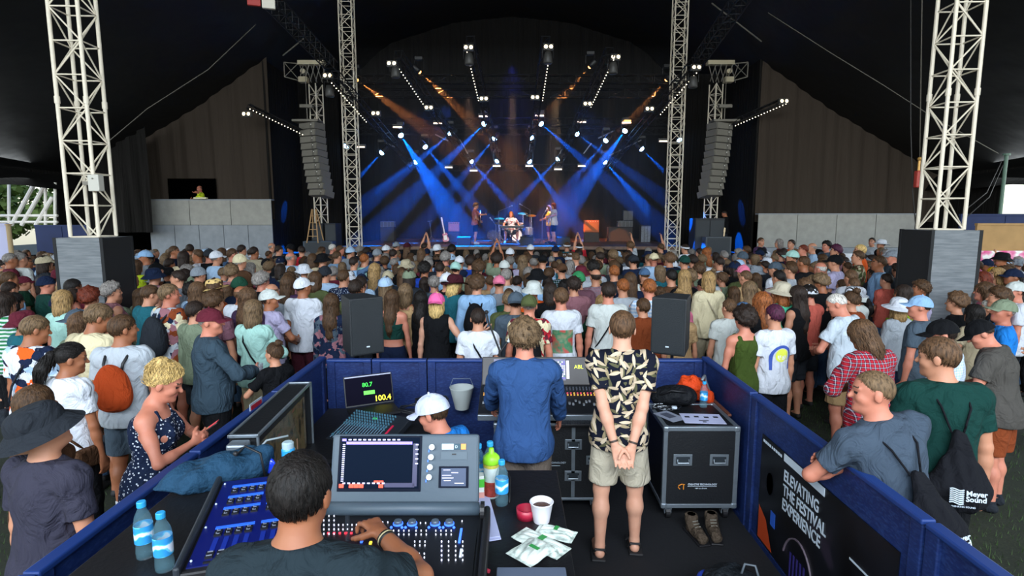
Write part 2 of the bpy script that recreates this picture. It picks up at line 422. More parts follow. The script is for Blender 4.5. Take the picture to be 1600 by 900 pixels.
 def cloth(s, kind, res, seed=1, fit=.012, name='shirt'):
  f = Field(*s.box(), res); U = s.U; u = lambda *p: np.array(U @ Vector(p))
  up = np.array(U.to_3x3() @ Vector((0, 0, 1))); qd = tuple(U.to_3x3() @ Vector((0, 1, 0)))
  dp = wob(.009, 21, seed, .5); dp2 = wob(.0045, 58, seed + 5, .6)
  disp = lambda x, y, z: np.minimum(dp(x, y, z) + dp2(x, y, z), .004)
  B = s.B; fit = fit + .003
  if kind in ('tee', 'long', 'tank', 'vest', 'dress', 'crop', 'hoodie', 'polo', 'open'):
   hem = {'tee': .83, 'long': .83, 'tank': .86, 'vest': .84, 'dress': .5, 'crop': 1.12, 'hoodie': .82, 'polo': .83, 'open': .82}[kind]
   neck = {'tank': 1.40, 'dress': 1.38, 'crop': 1.30}.get(kind, 1.487)
   side = {'tank': s.sh * .72, 'dress': s.sh * .74, 'vest': s.sh * .9, 'crop': s.sh}.get(kind, 9)
   if kind == 'hoodie': fit += .012
   if kind == 'dress': fit += .006
   cut = [(u(0, 0, neck), up)]
   if hem > 1: cut.append((u(0, 0, hem), -up))
   else: cut.append((np.array((0, 0, hem)), np.array((0, 0, -1.0))))
   rt = np.array(U.to_3x3() @ Vector((1, 0, 0)))
   if side < 5: cut += [(u(side, 0, 1.3), rt), (u(-side, 0, 1.3), -rt)]
   for p in s.P:
    if p.tag in ('torso', 'pelvis'): f.prim(p, fit + (.008 if p.tag == 'pelvis' else 0), .05, disp, cut)
   if hem < 1: f.prim(Cone(u(0, 0, 1.22), (0, -.005, min(hem, .9)), .138 * B * s.w, .172 * B * s.hipr, .76, qd), fit, .05, disp, cut)
   if kind == 'dress':
    f.prim(Cone((0, -.01, .95), (0, -.0, .5), .165 * s.hipr, .25, .85), fit, .05, disp, [((0, 0, .5), (0, 0, -1))])
   if kind in ('tee', 'long', 'hoodie', 'polo', 'open'):
    for (S, E, Hn, k) in s.arms:
     S, E, Hn = [np.array(a) for a in (S, E, Hn)]
     if kind in ('tee', 'polo', 'open'):
      e = S + (E - S) * .62; n = (E - S) / np.linalg.norm(E - S)
      f.prim(Cone(S, S + (E - S) * .75, .052 * k, .058 * k), fit, .03, disp, [(e, n)])
     else:
      w = E + (Hn - E) * .93; n = (Hn - E) / np.linalg.norm(Hn - E)
      f.prim(Cone(S, E, .052 * k, .047 * k), fit, .03, disp)
      f.prim(Cone(E, Hn, .047 * k, .036 * k), fit, .02, disp, [(w, n)])
     f.prim(Ell(S, (.056 * k, .056 * k, .062 * k)), fit, .03, disp, [(u(0, 0, neck + .02), up)])
   if kind == 'hoodie':
    f.prim(Cone(u(-.06, -.07, 1.47), u(.06, -.07, 1.47), .045, .045), 0, .03, disp); f.prim(Ell(u(0, -.1, 1.42), (.09, .045, .08)), 0, .03, disp)
   if kind in ('polo', 'long', 'open'):
    f.prim(Cone(u(-.035, -.028, 1.498), u(.035, -.028, 1.498), .036, .036), .004, .015, None, [(u(0, 0, 1.515), up)])
   if kind in ('tank', 'vest', 'crop', 'dress'):
    for sd in (-1, 1):
     pts = [u(sd * .09, .1, 1.33), u(sd * .095, .03, 1.455), u(sd * .09, -.06, 1.445), u(sd * .07, -.115, 1.33)]
     for a, b in zip(pts, pts[1:]): f.prim(Cone(a, b, .016, .016), .0 if kind in ('crop', 'dress') else .012, .01)
  else:
   end = {'shorts': .52, 'trousers': .075, 'skirt': .55, 'brief': .7}[kind]; disp = lambda x, y, z: np.minimum(dp(x, y, z), .003)
   top = .98
   for p in s.P:
    if p.tag == 'pelvis': f.prim(p, fit - .006, .04, disp, [((0, 0, top), (0, 0, 1))])
   f.prim(Cone((0, 0, .93), (0, 0, 1.0), .150 * B * s.hipr, .146 * B, .74), fit - .002, .03, None, [((0, 0, top + .03), (0, 0, 1))])
   for (hip, kn, an) in s.legs:
    hip, kn, an = [np.array(a) for a in (hip, kn, an)]
    if kind == 'trousers':
     n = (an - kn) / np.linalg.norm(an - kn)
     f.prim(Cone(hip, kn, .092 * B, .066), fit, .03, disp); f.prim(Cone(kn, an, .066, .055), fit, .02, disp, [(an + n * -.0, n)])
    elif kind == 'skirt':
     f.prim(Cone((0, -.01, .92), (0, 0, .5), .16 * s.hipr, .22, .85), fit, .05, disp, [((0, 0, end), (0, 0, -1))])
    else:
     n = (kn - hip) / np.linalg.norm(kn - hip); t = .86 if kind == 'shorts' else .45
     f.prim(Cone(hip, kn, .09 * B, .088), fit, .03, disp, [(hip + (kn - hip) * t, n)])
  V, Q = f.net(); return mesh_np(name, V, [Q])
 def shoe(s, i, res=.012):
  hip, kn, an = s.legs[i]; sd = -1 if i == 0 else 1; z = an.z - .085
  f = Field((an.x - .15, an.y - .15, z - .03), (an.x + .15, an.y + .3, z + .2), res)
  f.prim(Cone((an.x, an.y - .02, .045 + z), (an.x + sd * .02, an.y + .155, .036 + z), .044, .038), 0, .02, None, [((0, 0, z), (0, 0, -1))])
  f.prim(Cone((an.x, an.y, an.z + .02), (an.x, an.y + .08, .05 + z), .042, .04), 0, .02, None, [((0, 0, z), (0, 0, -1)), ((0, 0, z + .12), (0, 0, 1))])
  V, Q = f.net(); return mesh_np('shoe', V, [Q])

# ------------------------------------------------------------------ hair: a scalp shell with modelled locks on it
def scalp_mask(d, low=0.0):
 """d: unit directions from the skull centre; > 0 where hair grows"""
 y, z = d[:, 1], d[:, 2]
 th = np.where(y < 0, -.30 + (-y) * -.42, -.30 + y * 1.05) + low
 side = np.clip(1 - np.abs(y + .05) / .28, 0, 1) * .20        # room for the ear
 return (z - th - side) * 3.0
def locks(P, D, N, length, width, seg, curl, down, rng, lenvar=.3, lift=.35):
 """P roots, D flow directions, N normals -> arrays of tapered three-sided locks"""
 n = len(P); V = np.zeros((n, seg + 1, 3, 3)); p = P.copy(); d = D + N * lift; d /= np.linalg.norm(d, axis=1)[:, None]
 L = length * (1 + lenvar * (rng.random(n) * 2 - 1)); ph = rng.random(n) * 6.28
 side = np.cross(D, N); side /= np.linalg.norm(side, axis=1)[:, None] + 1e-9
 for j in range(seg + 1):
  t = j / seg; w = width * (1 - t) ** .7 * (.75 + .5 * rng.random(n)) + .0004
  up = np.cross(side, d)
  for k in range(3):
   a = 2.094 * k; V[:, j, k] = p + (side * math.cos(a) + up * math.sin(a) * .7) * w[:, None]
  st = (L / seg)[:, None]
  c = curl * np.stack([np.sin(ph + j * 2.1), np.cos(ph * 1.7 + j * 2.3), np.sin(ph * 2.3 + j * 1.9)], 1)
  d = d * 1.0 - N * (.28 if j < 2 else .1) + np.array([0, 0, -down])[None] + c
  d /= np.linalg.norm(d, axis=1)[:, None] + 1e-9; p = p + d * st
 base = (np.arange(n) * (seg + 1) * 3)[:, None]; F = []
 for j in range(seg):
  for k in range(3):
   a, b = j * 3 + k, j * 3 + (k + 1) % 3
   F.append(base + np.array([[a, b, b + 3, a + 3]]))
 return V.reshape(-1, 3), np.concatenate(F)
HAIRS = {}
def hair_mesh(style, seed=0, n=900, fine=1.0):
 key = (style, seed, n)
 if key in HAIRS: return HAIRS[key]
 rng = np.random.default_rng(seed + 7); c = np.array([0, .002, 1.658]); R = np.array([.0745, .094, .09])
 T = {'buzz': .0025, 'short': .011, 'crop': .013, 'curly': .044, 'afro': .055, 'long': .016, 'wavy': .022, 'bob': .018, 'bun': .012, 'pony': .010, 'bald': .003, 'updo': .016, 'messy': .026, 'shag': .02}[style]
 low = {'buzz': .05, 'short': .05, 'crop': .04, 'bun': 0, 'bald': 0, 'pony': 0}.get(style, -.03)
 nu, nv = (40, 26) if n > 200 else (20, 14); th = np.linspace(0, math.pi, nv + 1); ph = np.linspace(0, 2 * math.pi, nu, endpoint=False)
 D = np.array([[math.sin(a) * math.cos(b), math.sin(a) * math.sin(b), math.cos(a)] for a in th for b in ph])
 m = scalp_mask(D, low)
 if style == 'bald': m = np.minimum(m, (.25 - D[:, 2]) * 4)
 amp = T * (.35 if style in ('curly', 'afro', 'messy', 'wavy') else .18)
 g = 1 + 0 * m; nz = np.sin(D[:, 0] * 9 + seed) * np.sin(D[:, 1] * 8 + seed * 2) * np.sin(D[:, 2] * 10 + 1)
 r = 1.0 + np.clip(m, -1, 1) * 0; thick = np.where(m > 0, np.clip(m * 1.2, 0, 1) ** .5 * T * .8 + amp * nz * np.clip(m, 0, 1), -.008)
 V = c + D * R + D * thick[:, None]
 F = np.array([(i * nu + j, (i + 1) * nu + j, (i + 1) * nu + (j + 1) % nu, i * nu + (j + 1) % nu) for i in range(nv) for j in range(nu)])
 parts = [(V, F)]
 def scatter(k):
  d = rng.normal(size=(k * 4, 3)); d /= np.linalg.norm(d, axis=1)[:, None]; mm = scalp_mask(d, low)
  if style == 'bald': mm = np.minimum(mm, (.2 - d[:, 2]) * 4)
  d = d[mm > .02][:k]; return d
 if style != 'none':
  k = n if style != 'bald' else n // 3
  d = scatter(k); crown = np.array([.1, -.45, .88]); crown /= np.linalg.norm(crown)
  flow = d - crown; flow -= d * (flow * d).sum(1)[:, None]; flow /= np.linalg.norm(flow, axis=1)[:, None] + 1e-9
  if style in ('pony', 'bun', 'updo'):
   q = np.array([0, -.9, .05]) if style == 'pony' else np.array([0, -.5, .8]); flow = q - d; flow -= d * (flow * d).sum(1)[:, None]; flow /= np.linalg.norm(flow, axis=1)[:, None] + 1e-9
  P = c + d * R + d * T * .45
  wf = 1.0 if n > 500 else (500 / n) ** .4
  par = {'buzz': (.008, .0013, 2, .15, 0), 'short': (.034, .0034, 3, .25, .05), 'crop': (.045, .0042, 3, .3, .1), 'curly': (.055, .0045, 5, 1.1, 0), 'afro': (.06, .0055, 5, 1.2, 0),
      'long': (.12, .004, 5, .08, .45), 'wavy': (.12, .005, 6, .35, .4), 'bob': (.10, .0045, 5, .1, .45), 'bun': (.06, .0035, 4, .1, 0), 'pony': (.06, .0035, 4, .05, 0), 'bald': (.02, .0025, 3, .2, .1),
      'updo': (.07, .005, 4, .5, 0), 'messy': (.06, .005, 4, .75, 0), 'shag': (.085, .005, 5, .35, .3)}[style]
  parts.append(locks(P, flow, d, par[0], par[1] * wf, par[2], par[3], par[4], rng, lift=.18 if style in ('short', 'crop', 'buzz', 'bald') else .35))
 def mass(prims, nl, ln, wd, curl, down=.5, kk=.03):
  lo = np.min([p.bounds(0)[0] for p in prims], 0) - .05; hi = np.max([p.bounds(0)[1] for p in prims], 0) + .05
  f = Field(lo, hi, .009)
  for p in prims: f.prim(p, 0, kk, wob(.004, 70, seed, .2))
  v, q = f.net(); 
  if not len(v): return
  parts.append((v, q))
  ctr = v.mean(0); idx = rng.integers(0, len(v), nl); p = v[idx]; nn = p - ctr; nn[:, 2] *= .2; nn /= np.linalg.norm(nn, axis=1)[:, None] + 1e-9
  fl = np.tile([0, 0, -1.0], (nl, 1)) + rng.normal(size=(nl, 3)) * .12
  fl -= nn * (fl * nn).sum(1)[:, None]; fl /= np.linalg.norm(fl, axis=1)[:, None] + 1e-9
  parts.append(locks(p - nn * .002, fl, nn, ln, wd, 4, curl, down, rng))
 if style in ('long', 'wavy'):
  b = .012 if style == 'wavy' else 0
  mass([Cone((0, -.035, 1.66), (0, -.085, 1.40), .078, .07 + b, .75), Cone((0, -.085, 1.42), (0, -.115, 1.27), .075 + b, .05, .55), Cone((.06, .0, 1.66), (.075, -.03, 1.44), .028, .03), Cone((-.06, .0, 1.66), (-.075, -.03, 1.44), .028, .03)], int(n * .8), .1, .0055, .1 if style == 'long' else .45)
 if style in ('bob', 'shag'):
  mass([Cone((0, -.03, 1.66), (0, -.045, 1.52), .082, .078, .85), Cone((.055, .01, 1.66), (.065, .0, 1.55), .032, .028), Cone((-.055, .01, 1.66), (-.065, .0, 1.55), .032, .028)], int(n * .6), .07, .0055, .1 if style == 'bob' else .4)
 if style == 'bun': mass([Ell((0, -.05, 1.765), (.04, .04, .036))], 200, .03, .004, .8, 0)
 if style == 'updo': mass([Ell((0, -.055, 1.755), (.055, .05, .035)), Ell((.02, -.09, 1.72), (.04, .035, .03))], 420, .05, .0045, .9, 0)
 if style == 'pony': mass([Ell((0, -.105, 1.665), (.022, .022, .022)), Cone((0, -.12, 1.65), (0, -.15, 1.55), .03, .042, .8), Cone((0, -.15, 1.55), (0, -.14, 1.42), .042, .018, .8)], 500, .09, .005, .25)
 VV = []; FF = []; o = 0
 for v, q in parts: VV.append(v); FF.append(q + o); o += len(v)
 me = mesh_np('hair', np.concatenate(VV), [np.concatenate(FF)]); HAIRS[key] = me; return me
HATS = {}
def hat_mesh(kind):
 if kind in HATS: return HATS[kind]
 b = MB(); T = Matrix.Translation((0, .0, 1.668)) @ Matrix.Rotation(math.radians(6), 4, 'X')
 def dome(rx, ry, rz, z0=-.02, flat=1.0, n=28, k=8, ridge=0):
  def fn(u, v):
   a = 2 * math.pi * u; e = v * math.pi / 2; r = math.cos(e) ** (flat)
   s_ = 1 + ridge * math.cos(6 * a) * math.sin(2 * e)
   return (rx * r * math.cos(a) * s_, ry * r * math.sin(a) * s_, z0 + rz * math.sin(e))
  b.grid(fn, n, k, T)
 def brim(rx, ry, w, drop, curlup=0, n=36, front=None, z0=-.02):
  def fn(u, v):
   a = 2 * math.pi * u; ww = w * v
   z = z0 - drop * v + curlup * v * v * abs(math.cos(a)) ** 2
   return ((rx + ww) * math.cos(a), (ry + ww) * math.sin(a), z)
  b.grid(fn, n, 3, T)
 if kind in ('cap', 'capback', 'snap'):
  dome(.085, .104, .098, ridge=.012)
  def fn(u, v):
   a = math.radians(-62 + 124 * u); x = .082 * math.sin(a); y = .1 * math.cos(a) - .004
   ext = .075 * math.cos(a * .9); return (x * (1 + .05 * v), y + ext * v, -.012 - .018 * v - .35 * (x * x) * (1 + 12 * v) * .6)
  b.grid(fn, 14, 4, T); b.sphere((0, 0, .08), .008, 8, T)
  if kind == 'capback':
   b2 = MB(); Rz = Matrix.Translation((0, .0, 1.668)) @ Matrix.Rotation(math.pi, 4, 'Z') @ Matrix.Translation((0, 0, -1.668)); b.v = [tuple(Rz @ Vector(p)) for p in b.v]
 elif kind == 'beanie': dome(.087, .106, .112, -.03)
 elif kind == 'bucket': dome(.086, .104, .075, 0, .45); brim(.086, .104, .055, .045, z0=0)
 elif kind == 'sun': dome(.087, .105, .085, -.005, .5); brim(.087, .105, .075, .035, .01, z0=-.005)
 elif kind == 'fedora': dome(.086, .104, .098, -.005, .5); brim(.086, .104, .06, .012, .02, z0=-.005)
 elif kind == 'cowboy': dome(.088, .108, .10, -.005, .45); brim(.088, .108, .07, .03, .05, z0=-.005)
 elif kind == 'visor': brim(.083, .102, .004, -.03, z0=-.02)
 me = bpy.data.meshes.new('hat'); me.from_pydata(b.v, [], b.f); me.polygons.foreach_set('use_smooth', [True] * len(me.polygons)); me.update()
 HATS[kind] = me; return me

# ------------------------------------------------------------------ people materials
def skin_mat(tone):
 k = 'skin_' + tone
 if k in MATS: return MATS[k]
 c = {'light': '#bd8a6e', 'pink': '#c4836c', 'tan': '#9a6547', 'brown': '#6c442e', 'pale': '#cfa087', 'red': '#b0705a'}[tone]
 m, nt, lk, b = newmat(k); n, _ = noise_bump(nt, lk, b, 14, .06)
 a = lin(c); d = (a[0] * .85, a[1] * .68, a[2] * .62)
 lk.new(mixcol(nt, lk, n.outputs[0], a[:3], d), b.inputs['Base Color']); b.inputs['Roughness'].default_value = .5
 b.inputs['Specular IOR Level'].default_value = .35
 MATS[k] = m; return m
HC_ = {'black': '#15110f', 'dark': '#261b15', 'brown': '#46311f', 'mid': '#573f2b', 'blond': '#94764c', 'pale': '#c4a468', 'ginger': '#834a24', 'grey': '#7c7671', 'white': '#b9b4ac', 'purple': '#451c33', 'red': '#5e2616', 'dirty': '#66513a'}
def hair_mat(c):
 k = 'hair_' + c
 if k in MATS: return MATS[k]
 m, nt, lk, b = newmat(k); n, mp = noise_bump(nt, lk, b, 95, .9, .01, (1, 1, .22), 4)
 a = lin(HC_[c]); d = tuple(x * .35 for x in a[:3]); e = tuple(min(1, x * 1.5) for x in a[:3])
 lk.new(ramp(nt, lk, n.outputs[0], [(.32, d), (.5, a[:3]), (.68, e)]), b.inputs['Base Color'])
 b.inputs['Roughness'].default_value = .6; b.inputs['Specular IOR Level'].default_value = .25
 MATS[k] = m; return m
FC = {'white': '#ccd0d8', 'offwhite': '#bec3bf', 'cream': '#cfc3a0', 'black': '#0f1013', 'charcoal': '#24282e', 'navy': '#152038', 'blue': '#2b4f8f', 'royal': '#1f3f9c', 'denim': '#46607f', 'lightblue': '#9fb9d4', 'sky': '#86a9cc',
   'grey': '#7d848c', 'lightgrey': '#aab1b8', 'slate': '#46535f', 'teal': '#1e5a66', 'mint': '#9cc4ba', 'green': '#2f7a4c', 'darkgreen': '#153a33', 'forest': '#1d4433', 'olive': '#4c5433', 'sage': '#74806a', 'lime': '#8aa82c', 'aqua': '#49b58a',
   'red': '#a8232e', 'maroon': '#5a1f2c', 'pink': '#d2708c', 'hotpink': '#e0629a', 'coral': '#b9594c', 'orange': '#d8581e', 'yellow': '#d9a81a', 'hiviz': '#c8dc30', 'mustard': '#b38622', 'lavender': '#a9a2bf', 'lilac': '#b3aac6', 'purple': '#44304c',
   'brown': '#4e3524', 'tan': '#a98a63', 'beige': '#b9aa8c', 'khaki': '#a79c82', 'stone': '#b5ac98', 'burgundy': '#3d1620', 'brightblue': '#1e74c4', 'straw': '#d8b878', 'rust': '#7c3b1e', 'dusty': '#8a5e66', 'mauve': '#6d4a55'}
def tex(nt, lk, kind, scale=(1, 1, 1), **kw):
 tc = nt.new('ShaderNodeTexCoord'); mp = nt.new('ShaderNodeMapping'); mp.inputs['Scale'].default_value = scale
 lk.new(tc.outputs['Object'], mp.inputs[0]); t = nt.new(kind); lk.new(mp.outputs[0], t.inputs[0]); return t, mp
def cloth_mat(c):
 k = 'cloth_' + c
 if k in MATS: return MATS[k]
 m, nt, lk, b = newmat(k); n, mp = noise_bump(nt, lk, b, 5.5, .9, .045, (1.5, 1.5, 1), 4); n.inputs['Distortion'].default_value = 1.6
 b.inputs['Roughness'].default_value = .9; b.inputs['Specular IOR Level'].default_value = .15
 bc = b.inputs['Base Color']; pat = c.split(':')
 base = lin(FC.get(pat[0], pat[0]) if pat[0] in FC or pat[0].startswith('#') else '#777777')[:3]
 if len(pat) == 1:
  lk.new(mixcol(nt, lk, n.outputs[0], tuple(min(1, x * 1.06) for x in base), tuple(x * .84 for x in base)), bc)
 elif pat[1] == 'stripes':      # horizontal or vertical stripes in another colour
  sc = (0, 0, 1) if len(pat) < 4 else (1, 0, 0)
  t, q = tex(nt, lk, 'ShaderNodeTexWave', (1, 1, 1)); t.bands_direction = 'Z' if len(pat) < 4 else 'X'; t.inputs['Scale'].default_value = 7 if len(pat) < 4 else 18
  lk.new(ramp(nt, lk, t.outputs[0], [(0, base), (.55, FC[pat[2]])], True), bc)
 elif pat[1] == 'plaid':
  o = []
  for ax in 'XZ':
   t, q = tex(nt, lk, 'ShaderNodeTexWave'); t.bands_direction = ax; t.inputs['Scale'].default_value = 9 if len(pat) < 4 else 14
   o.append(t.outputs[0])
  a = ramp(nt, lk, o[0], [(0, base), (.55, FC[pat[2]]), (.975, FC['white'])], True); z = ramp(nt, lk, o[1], [(0, base), (.55, FC[pat[2]]), (.975, FC['white'])], True)
  lk.new(mixcol(nt, lk, .5, a, z), bc)
 elif pat[1] in ('floral', 'blotch', 'camo', 'dots'):
  t, q = tex(nt, lk, 'ShaderNodeTexVoronoi', {'floral': (1, 1, .6), 'blotch': (1, 1, 1), 'camo': (1, 1, 1), 'dots': (1, 1, 1)}[pat[1]])
  t.inputs['Scale'].default_value = {'floral': 24, 'blotch': 13, 'camo': 16, 'dots': 50}[pat[1]]
  if pat[1] == 'dots': src = t.outputs['Distance']; lk.new(ramp(nt, lk, src, [(0, FC[pat[2]]), (.28, base)], True), bc)
  else:
   nn = nt.new('ShaderNodeTexNoise'); nn.inputs['Scale'].default_value = 14; lk.new(q.outputs[0], nn.inputs[0])
   mx = nt.new('ShaderNodeVectorMath'); mx.operation = 'MULTIPLY_ADD'; lk.new(nn.outputs['Color'], mx.inputs[0]); mx.inputs[1].default_value = (.08, .08, .08); lk.new(q.outputs[0], mx.inputs[2]); lk.new(mx.outputs[0], t.inputs[0])
   cols = [base] + [FC[x] for x in pat[2:]]; st = [(i / len(cols), cc) for i, cc in enumerate(cols)]
   sep = nt.new('ShaderNodeSeparateColor'); lk.new(t.outputs['Color'], sep.inputs[0]); lk.new(ramp(nt, lk, sep.outputs[0], st, True), bc)
 MATS[k] = m; return m
LIPM = plain('lips', '#a8605a', .5); EYEM = plain('eye', '#2a211d', .3); BROWM = plain('eyebrow', '#4a3527', .8); SOLEM = plain('dark_shoe', '#1b1a1c', .7)

BODY = {}
def fig_for(key, res, **kw):
 """figures are meshed once and shared by everybody standing the same way"""
 if key not in BODY: BODY[key] = [Figure(**kw), {}, res]
 return BODY[key]
def get_part(ent, part, **kw):
 f, d, res = ent
 if part not in d:
  if part == 'body': d[part] = f.body(res)
  elif part.startswith('shoe'): d[part] = f.shoe(int(part[-1]))
  else: d[part] = f.cloth(part, max(res, .008), seed=len(d) + 3, name=part)
 return d[part]
MCOPY = {}; ENT = {}
def setmat(o, mats):
 k = (o.data.name,) + tuple(m.name for m in mats)
 if k not in MCOPY:
  me = o.data.copy()
  for m in mats: me.materials.append(m)
  MCOPY[k] = me
 o.data = MCOPY[k]
CLN = {'tee': 't_shirt', 'long': 'shirt', 'tank': 'tank_top', 'vest': 'sleeveless_top', 'dress': 'dress', 'crop': 'crop_top', 'hoodie': 'hooded_top', 'polo': 'shirt', 'open': 'shirt', 'shorts': 'shorts', 'trousers': 'trousers', 'skirt': 'skirt', 'brief': 'shorts'}
def person(ent, loc, rotz, scale, label, skin='light', top=('tee', 'white'), bot=('shorts', 'charcoal'), hair=('short', 'brown', 0), hat=None, group=None, shoes=None, nlock=900, hairscale=1.0, brow=None):
 o = link('person', get_part(ent, 'body')); o.location = loc; o.rotation_euler = (0, 0, rotz); o.scale = (scale,) * 3
 setmat(o, [skin_mat(skin), LIPM, EYEM, BROWM, skin_mat(skin) if shoes else SOLEM])
 tag(o, label, 'person', group); ENT[o.name] = ent
 H = ent[0].H
 if top:
  c = link(CLN[top[0]], get_part(ent, top[0]), o); setmat(c, [cloth_mat(top[1])])
 if bot:
  c = link(CLN[bot[0]], get_part(ent, bot[0]), o); setmat(c, [cloth_mat(bot[1])])
 if hair and hair[0] != 'none':
  st = hair[0]
  c = link('hair', hair_mesh(st, hair[2] if len(hair) > 2 else 0, nlock), o, H); setmat(c, [hair_mat(hair[1])])
 if hat:
  c = link({'beanie': 'beanie', 'bucket': 'bucket_hat', 'sun': 'sun_hat', 'fedora': 'brimmed_hat', 'cowboy': 'cowboy_hat', 'visor': 'headband'}.get(hat[0], 'cap'), hat_mesh(hat[0]), o, H @ Matrix.Translation((0, 0, hat[2] if len(hat) > 2 else 0)))
  setmat(c, [cloth_mat(hat[1])])
  s = 1.06 if not hair or hair[0] in ('none', 'buzz', 'bald') else 1.12
  c.matrix_local = H @ Matrix.Translation((0, 0, 1.66)) @ Matrix.Diagonal((s, s, s, 1)) @ Matrix.Translation((0, 0, -1.66 + .004))
 if shoes:
  for i in (0, 1): c = link('shoe', get_part(ent, 'shoe%d' % i), o); setmat(c, [cloth_mat(shoes)])
 return o
def footless(h): return h / 1.75
def stage_yaw(X, Y, tx=0, ty=24): return math.atan2(-(tx - X), ty - Y)
# ------------------------------------------------------------------ the setting
def structure(o): o['kind'] = 'structure'; return o
def fabric_mat(key, col, folds=(1, 1, .05), scale=6, strength=.5, rough=.85):
 if key in MATS: return MATS[key]
 m, nt, lk, b = newmat(key); n, mp = noise_bump(nt, lk, b, scale, strength, .12, folds, 4)
 a = lin(col); lk.new(mixcol(nt, lk, n.outputs[0], a[:3], tuple(x * .7 for x in a[:3])), b.inputs['Base Color'])
 b.inputs['Roughness'].default_value = rough; b.inputs['Specular IOR Level'].default_value = .2; MATS[key] = m; return m
def grass_mat():
 m, nt, lk, b = newmat('grass_ground'); n, mp = noise_bump(nt, lk, b, 3, .6, .05, None, 8)
 n2 = nt.new('ShaderNodeTexNoise'); n2.inputs['Scale'].default_value = 60; lk.new(mp.outputs[0], n2.inputs[0])
 a = ramp(nt, lk, n.outputs[0], [(.35, '#0e1309'), (.55, '#161c0d'), (.7, '#1d1912')]); c = ramp(nt, lk, n2.outputs[0], [(.35, '#0b1007'), (.7, '#2c3819')])
 lk.new(mixcol(nt, lk, .45, a, c), b.inputs['Base Color']); b.inputs['Roughness'].default_value = .95; return m
GX = (.0,)
g = MB(); g.box((0, 10, -.05), (90, 90, .1)); structure(g.build('floor', grass_mat()))
# tent roof: a sagging membrane from the eaves to the ridge
PROF = [(17.2, 4.2), (15.7, 5.1), (12.5, 6.9), (9.5, 8.9), (6.6, 11.6), (3, 12.7), (0, 13)]
def roofz(x):
 x = abs(x)
 for (a, za), (b_, zb) in zip(PROF, PROF[1:]):
  if b_ <= x <= a: return zb + (za - zb) * (x - b_) / (a - b_)
 return PROF[0][1]
roof = MB()
def rf(u, v):
 X = -17.2 + 34.4 * u; Y = -9 + 40.5 * v
 return (X, Y, roofz(X) - .25 * abs(math.sin(v * math.pi * 4)) * (1 - abs(X) / 17.2))
roof.grid(rf, 44, 36)
m, nt, lk, b = newmat('tent_membrane'); n, mp = noise_bump(nt, lk, b, 1.2, .2, .2, (1, 1, 1), 2)
t, q = tex(nt, lk, 'ShaderNodeTexWave'); t.bands_direction = 'Y'; t.inputs['Scale'].default_value = .16; t.inputs['Distortion'].default_value = .3
lk.new(mixcol(nt, lk, n.outputs[0], '#0b0a08', '#060606'), b.inputs['Base Color']); b.inputs['Roughness'].default_value = .6
TENT = m
structure(roof.build('ceiling', TENT, smooth=True))
BLK = fabric_mat('black_drape', '#161412', (2.2, 2.2, .06), 5, .7)
BRN = fabric_mat('brown_drape', '#3f362e', (1.1, 1.1, .05), 3.2, .8)
VAL = fabric_mat('valance', '#0e0d0c', (1, 1, 1), 2, .5)
def drape(name, x0, x1, y, z0, z1fn, mat, amp=.07, freq=5, kind=None, tuck=()):
 d = MB(); n = max(8, int(abs(x1 - x0) * 10))
 def fn(u, v):
  X = x0 + (x1 - x0) * u; zt = z1fn(X); Z = z0 + (zt - z0) * v
  return (X, y + amp * math.sin(X * freq) * (.4 + .6 * (1 - v)) + amp * .6 * math.sin(X * freq * 2.3 + 1 + v * 2), Z)
 d.grid(fn, n, 10)
 return d.build(name, mat, smooth=True)
DY = 23.0
structure(drape('wall_left_front', -15.9, -9.6, DY, 2.5, lambda x: roofz(x) - .02, BRN))
structure(drape('wall_right_front', 9.8, 17.1, DY, 2.4, lambda x: roofz(x) - .02, BRN))
structure(drape('wall_back', -17, 17, 31.0, 0, lambda x: roofz(x) - .02, BLK))
structure(drape('trim_left', -17.1, -15.7, DY - .6, .2, lambda x: roofz(x) - .02, BLK))
# the loose end of the drape hangs in front of the grey panels
tag(drape('hanging_drape', -15.2, -13.65, 21.6, 2.02, lambda x: roofz(x) - .3, BLK, .16, 7), 'loose black drape end hanging in folds beside the left grey boards', 'drape')
# black wings between the drapes and the stage opening
for sd, nm in ((-1, 'left'), (1, 'right')):
 w = MB(); w.box((sd * 9.75, 27, 4.5), (.08, 8, 9)); structure(w.build('wall_%s_wing' % nm, BLK))
 w = MB(); w.box((sd * 9.2, 26.5, 4.5), (2.6, .08, 9)); structure(w.build('wall_%s_wing_back' % nm, BLK))
# side walls of the tent with the openings to daylight
for sd, nm in ((-1, 'left'), (1, 'right')):
 w = MB(); y0, y1, zt, zb = (9.0, 21.4, 4.02, 2.3) if sd < 0 else (12.0, 19.9, 4.1, 2.75)
 X = sd * 17.1
 w.box((X, (y1 + 31) / 2, 2.2), (.1, 31 - y1, 4.4)); w.box((X, (y0 + y1) / 2, (zt + 4.4) / 2), (.1, y1 - y0, 4.4 - zt))
 w.box((X, (y0 + y1) / 2, zb / 2 * .55), (.1, y1 - y0, zb * .55))
 structure(w.build('wall_' + nm, BLK))
 v = MB(); v.grid(lambda u, t: (X - sd * .4 * t - sd * .1, -9 + 40 * u, 4.25 - .55 * t - .08 * abs(math.sin(u * 40))), 80, 3); structure(v.build('trim_%s_eave' % nm, VAL, smooth=True))
